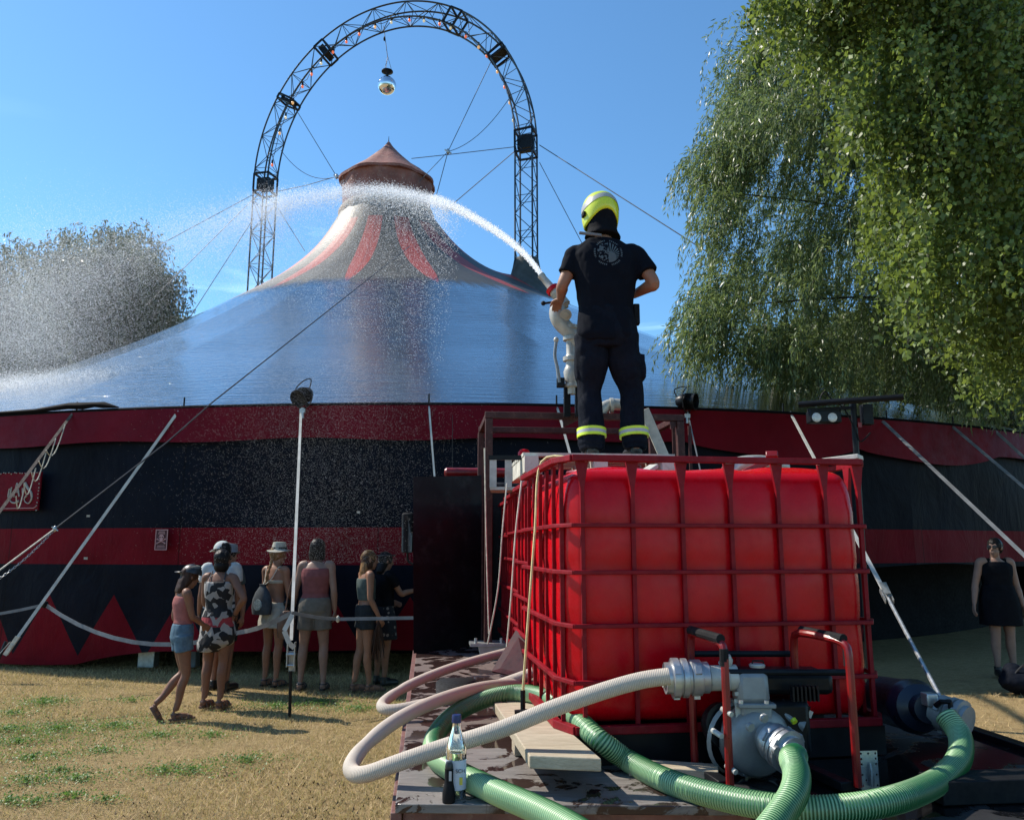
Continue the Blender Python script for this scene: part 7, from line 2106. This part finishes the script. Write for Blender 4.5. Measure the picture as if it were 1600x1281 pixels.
# --- woman in pink top and beige shorts
J, H, right, fwd, L = stand(487, 1078, 841, 0, anL=(-.13, -.02, .085), anR=(.13, -.02, .085), knL=(-.115, .01, .49), knR=(.115, .01, .49), elR=(.215, -.03, 1.11), wrR=(.22, .04, .88), elL=(-.23, -.01, 1.11), wrL=(-.27, .08, .92))
g6 = Person('woman with dark bob in dusty pink top and beige shorts, seen from behind', J, H, right, (.0, 1, .02), skin='skin_pale', build=1.04, group='visitors standing by the tent wall')
g6.body()
mb = MB(); mb.rings(g6.torso_rings(.012, .20, .86)); [mb.tube([mixv(J['sh' + sd], J['neck'], .42) + Vector((0, 0, .03)), mixv(J['sh' + sd], J['chest'], .5)], .030, 8) for sd in 'LR']
g6.cloth('tank_top', mb, 'rose_cloth', .004, 10)
mb = MB(); mb.rings(g6.torso_rings(.016, .02, .34)); [g6.leg_tube(mb, sd, .55, .018, .030) for sd in 'LR']; g6.cloth('shorts', mb, 'beige_cloth', .005, 12)
g6.hair('hair_black', 'bob', .125); g6.shoes('black_leather', sandal=True)
tt = thing('shoulder_bag', 'brown cloth bag hanging beside the vertical strap', 'bag', P(446, 990, 8.9))
mk('sack', MB().rings([ell(P(447, 975, 8.92) + Vector((0, 0, z)), w, .05, Vector((1, 0, 0)), Vector((0, 1, 0)), 18, .85) for z, w in ((-.15, .06), (-.14, .09), (0, .10), (.10, .07), (.14, .03))]), M['leather'], tt, smooth=60)
mk('handle', MB().tube(smooth_path([P(445, 962, 8.92), P(452, 920, 8.95), P(463, 885, 8.98)], 10), .007, 5), M['leather'], tt)

# --- woman in sage top holding a jacket
J, H, right, fwd, L = stand(568, 1080, 858, 62, elR=(.19, -.01, 1.11), wrR=(.19, .10, .90), elL=(-.18, .03, 1.11), wrL=(-.15, .14, .92), anL=(-.08, -.10, .085), knL=(-.09, -.03, .49), anR=(.08, .04, .085), head=(0, .03, 1.565))
g7 = Person('long haired woman in grey green top and dark shorts standing side on', J, H, right, (.95, .25, -.05), skin='skin', build=.94, group='visitors standing by the tent wall')
g7.body()
mb = MB(); mb.rings(g7.torso_rings(.010, .44, .84)); [mb.tube([mixv(J['sh' + sd], J['neck'], .42) + Vector((0, 0, .03)), mixv(J['sh' + sd], J['chest'], .5)], .018, 8) for sd in 'LR']; g7.cloth('tank_top', mb, 'sage_cloth', .004, 12)
mb = MB(); mb.rings(g7.torso_rings(.016, .02, .34)); [g7.leg_tube(mb, sd, .36, .018, .032) for sd in 'LR']; g7.cloth('shorts', mb, 'charcoal_cloth', .006, 14)
g7.hair('hair_blond', 'long', .26); g7.hair('hair_brown', 'bob', .10); g7.shoes('leather', sandal=True)
jk = thing('hanging_jacket', 'dark fringed cloth hanging from the hand of the sage top woman', 'cloth', J['wrR'] - Vector((0, 0, .5)))
mb = MB()
for i in range(26):
    a = rnd.uniform(-.09, .09); b = rnd.uniform(-.05, .05); l_ = rnd.uniform(.28, .44); s0 = J['wrR'] + Vector((0, 0, -.05))
    mb.tube([s0, s0 + Vector((a * .5, b * .5, -l_ * .4)), s0 + Vector((a, b, -l_))], [.012, .010, .004], 5)
fr_ = mk('fringe', mb, M['hair_brown'], jk); fr_['kind'] = 'stuff'

# --- person in black T-shirt and floral skirt in the shade, phone held out
J, H, right, fwd, L = stand(596, 1070, 862, 50, elR=(.20, .14, 1.16), wrR=(.20, .37, 1.20), elL=(-.19, .05, 1.12), wrL=(-.10, .18, 1.05))
g8 = Person('dark haired visitor in black T-shirt and dark floral skirt holding out a phone', J, H, right, (.85, .4, -.15), skin='skin', group='visitors standing by the tent wall')
g8.body(feet=False, palm={'R': ((0, 0, 1), (.7, .4, .05))})
mb = MB(); mb.rings(g8.torso_rings(.016, .30, .95)); g8.sleeve(mb, 'L', .55, .010); g8.sleeve(mb, 'R', .55, .010); g8.cloth('t_shirt', mb, 'dark_cloth', .005, 12)
def skirt_mat():
    t = NT('dark_floral'); v = t.n.new('ShaderNodeTexVoronoi'); v.inputs['Scale'].default_value = 13.0; t.link(t.coord('Object'), v.inputs['Vector'])
    t.setc(t.mix(t.math('LESS_THAN', v.outputs['Distance'], .28), (.012, .012, .016), (.26, .22, .19))); t.b.inputs['Roughness'].default_value = .9
    return t.m
mb = MB(); mb.rings([ell(L(0, 0, z), w * g8.k, d_ * g8.k, right, fwd, 24) for z, w, d_ in ((1.04, .150, .11), (.92, .185, .135), (.76, .20, .16), (.58, .215, .18))]); g8.cloth('skirt', mb, skirt_mat(), .010, 14)
g8.hair('hair_black', 'long', .17); mk('sunglasses', MB().tube([g8.J['head'] + Vector((math.cos(a) * .10, math.sin(a) * .10, .07)) for a in np.linspace(0, PI * 2, 17)], .008, 5), M['black_leather'], g8.root); g8.shoes('black_leather')
ph_ = tag(mk('phone', MB().box(J['wrR'] + Vector((.10, .06, .035)), (.13, .075, .010), Matrix.Rotation(.4, 3, 'Z')), M['strap_grey'], bevel=.002), 'pale phone held out flat by the visitor in black', 'phone')

# --- woman in black dress at the right
J, H, right, fwd, L = stand(1573, 1056, 840, 180, elL=(-.24, .0, 1.10), wrL=(-.26, .06, .86), elR=(.27, -.02, 1.12), wrR=(.34, .04, .88), shR=(.19, -.01, 1.39), shL=(-.19, -.01, 1.39), anL=(-.10, .0, .085), anR=(.10, 0, .085))
g9 = Person('woman in sleeveless black dress and sunglasses in the shade at the right edge', J, H, right, (-.75, -.65, -.02), skin='skin_pale', build=1.16)
g9.body(feet=False, toes={'L': (-.3, -1, 0), 'R': (-.3, -1, 0)})
mb = MB(); mb.rings(g9.torso_rings(.018, .08, .92)); [mb.tube([mixv(J['sh' + sd], J['neck'], .40) + Vector((0, 0, .03)), mixv(J['sh' + sd], J['chest'], .5)], .045, 10) for sd in 'LR']
mb.rings([ell(L(0, 0, z), w * g9.k, d_ * g9.k, right, fwd, 24) for z, w, d_ in ((1.10, .19, .14), (.95, .235, .175), (.80, .25, .19), (.62, .255, .20))]); g9.cloth('dress', mb, 'dark_cloth', .006, 9)
g9.hair('hair_black', 'short'); f_, r_h, u_h = g9.head_axes(); hc = g9.J['head']
sgm = MB()
for s_ in (-1, 1): sgm.lathe([(.001, 0), (.024, 0), (.026, .004), (.001, .006)], hc + u_h * .012 + r_h * s_ * .032 + f_ * .094, f_, 14); sgm.tube([hc + u_h * .016 + r_h * s_ * .056 + f_ * .09, hc + u_h * .01 + r_h * s_ * .082], .003, 5)
mk('sunglasses', sgm, M['black_leather'], g9.root); g9.shoes('black_leather', {'L': (-.3, -1, 0), 'R': (-.3, -1, 0)})
bgc = G(1606, 1082) + Vector((0, 0, .13))
bb = thing('duffel_bag', 'dark bag lying on the shaded ground at the right edge', 'bag', bgc - Vector((0, 0, .13)))
mb = MB(); mb.ball(bgc, (.34, .2, .14), 20, 14, Matrix.Rotation(.3, 3, 'Z')).ball(bgc + Vector((-.12, .02, .08)), (.12, .12, .10), 14, 10)
V = skin_mesh(mb, .015, 3, .02, 8); mk('sack', V, M['navy_cloth'], bb, smooth=180)
mk('handle', MB().tube(smooth_path([bgc + Vector((-.2, -.12, .08)), bgc + Vector((-.1, -.16, .19)), bgc + Vector((.05, -.15, .18)), bgc + Vector((.1, -.12, .1))], 14), .010, 6), M['black_leather'], bb)
# glasses of shade detail: small bench legs behind the lifted hem, left
for px in (268, 200):
    b = G(px, 1052); b.y += .55
    tag(mk('hem_weight', MB().box(b + Vector((0, 0, .14)), (.22, .16, .28)), M['galv'] if px < 250 else M['strap_grey'], bevel=.01), 'grey weight block under the tent hem ' + ('left of the girl' if px < 250 else 'just behind the girl legs'), 'weight block')
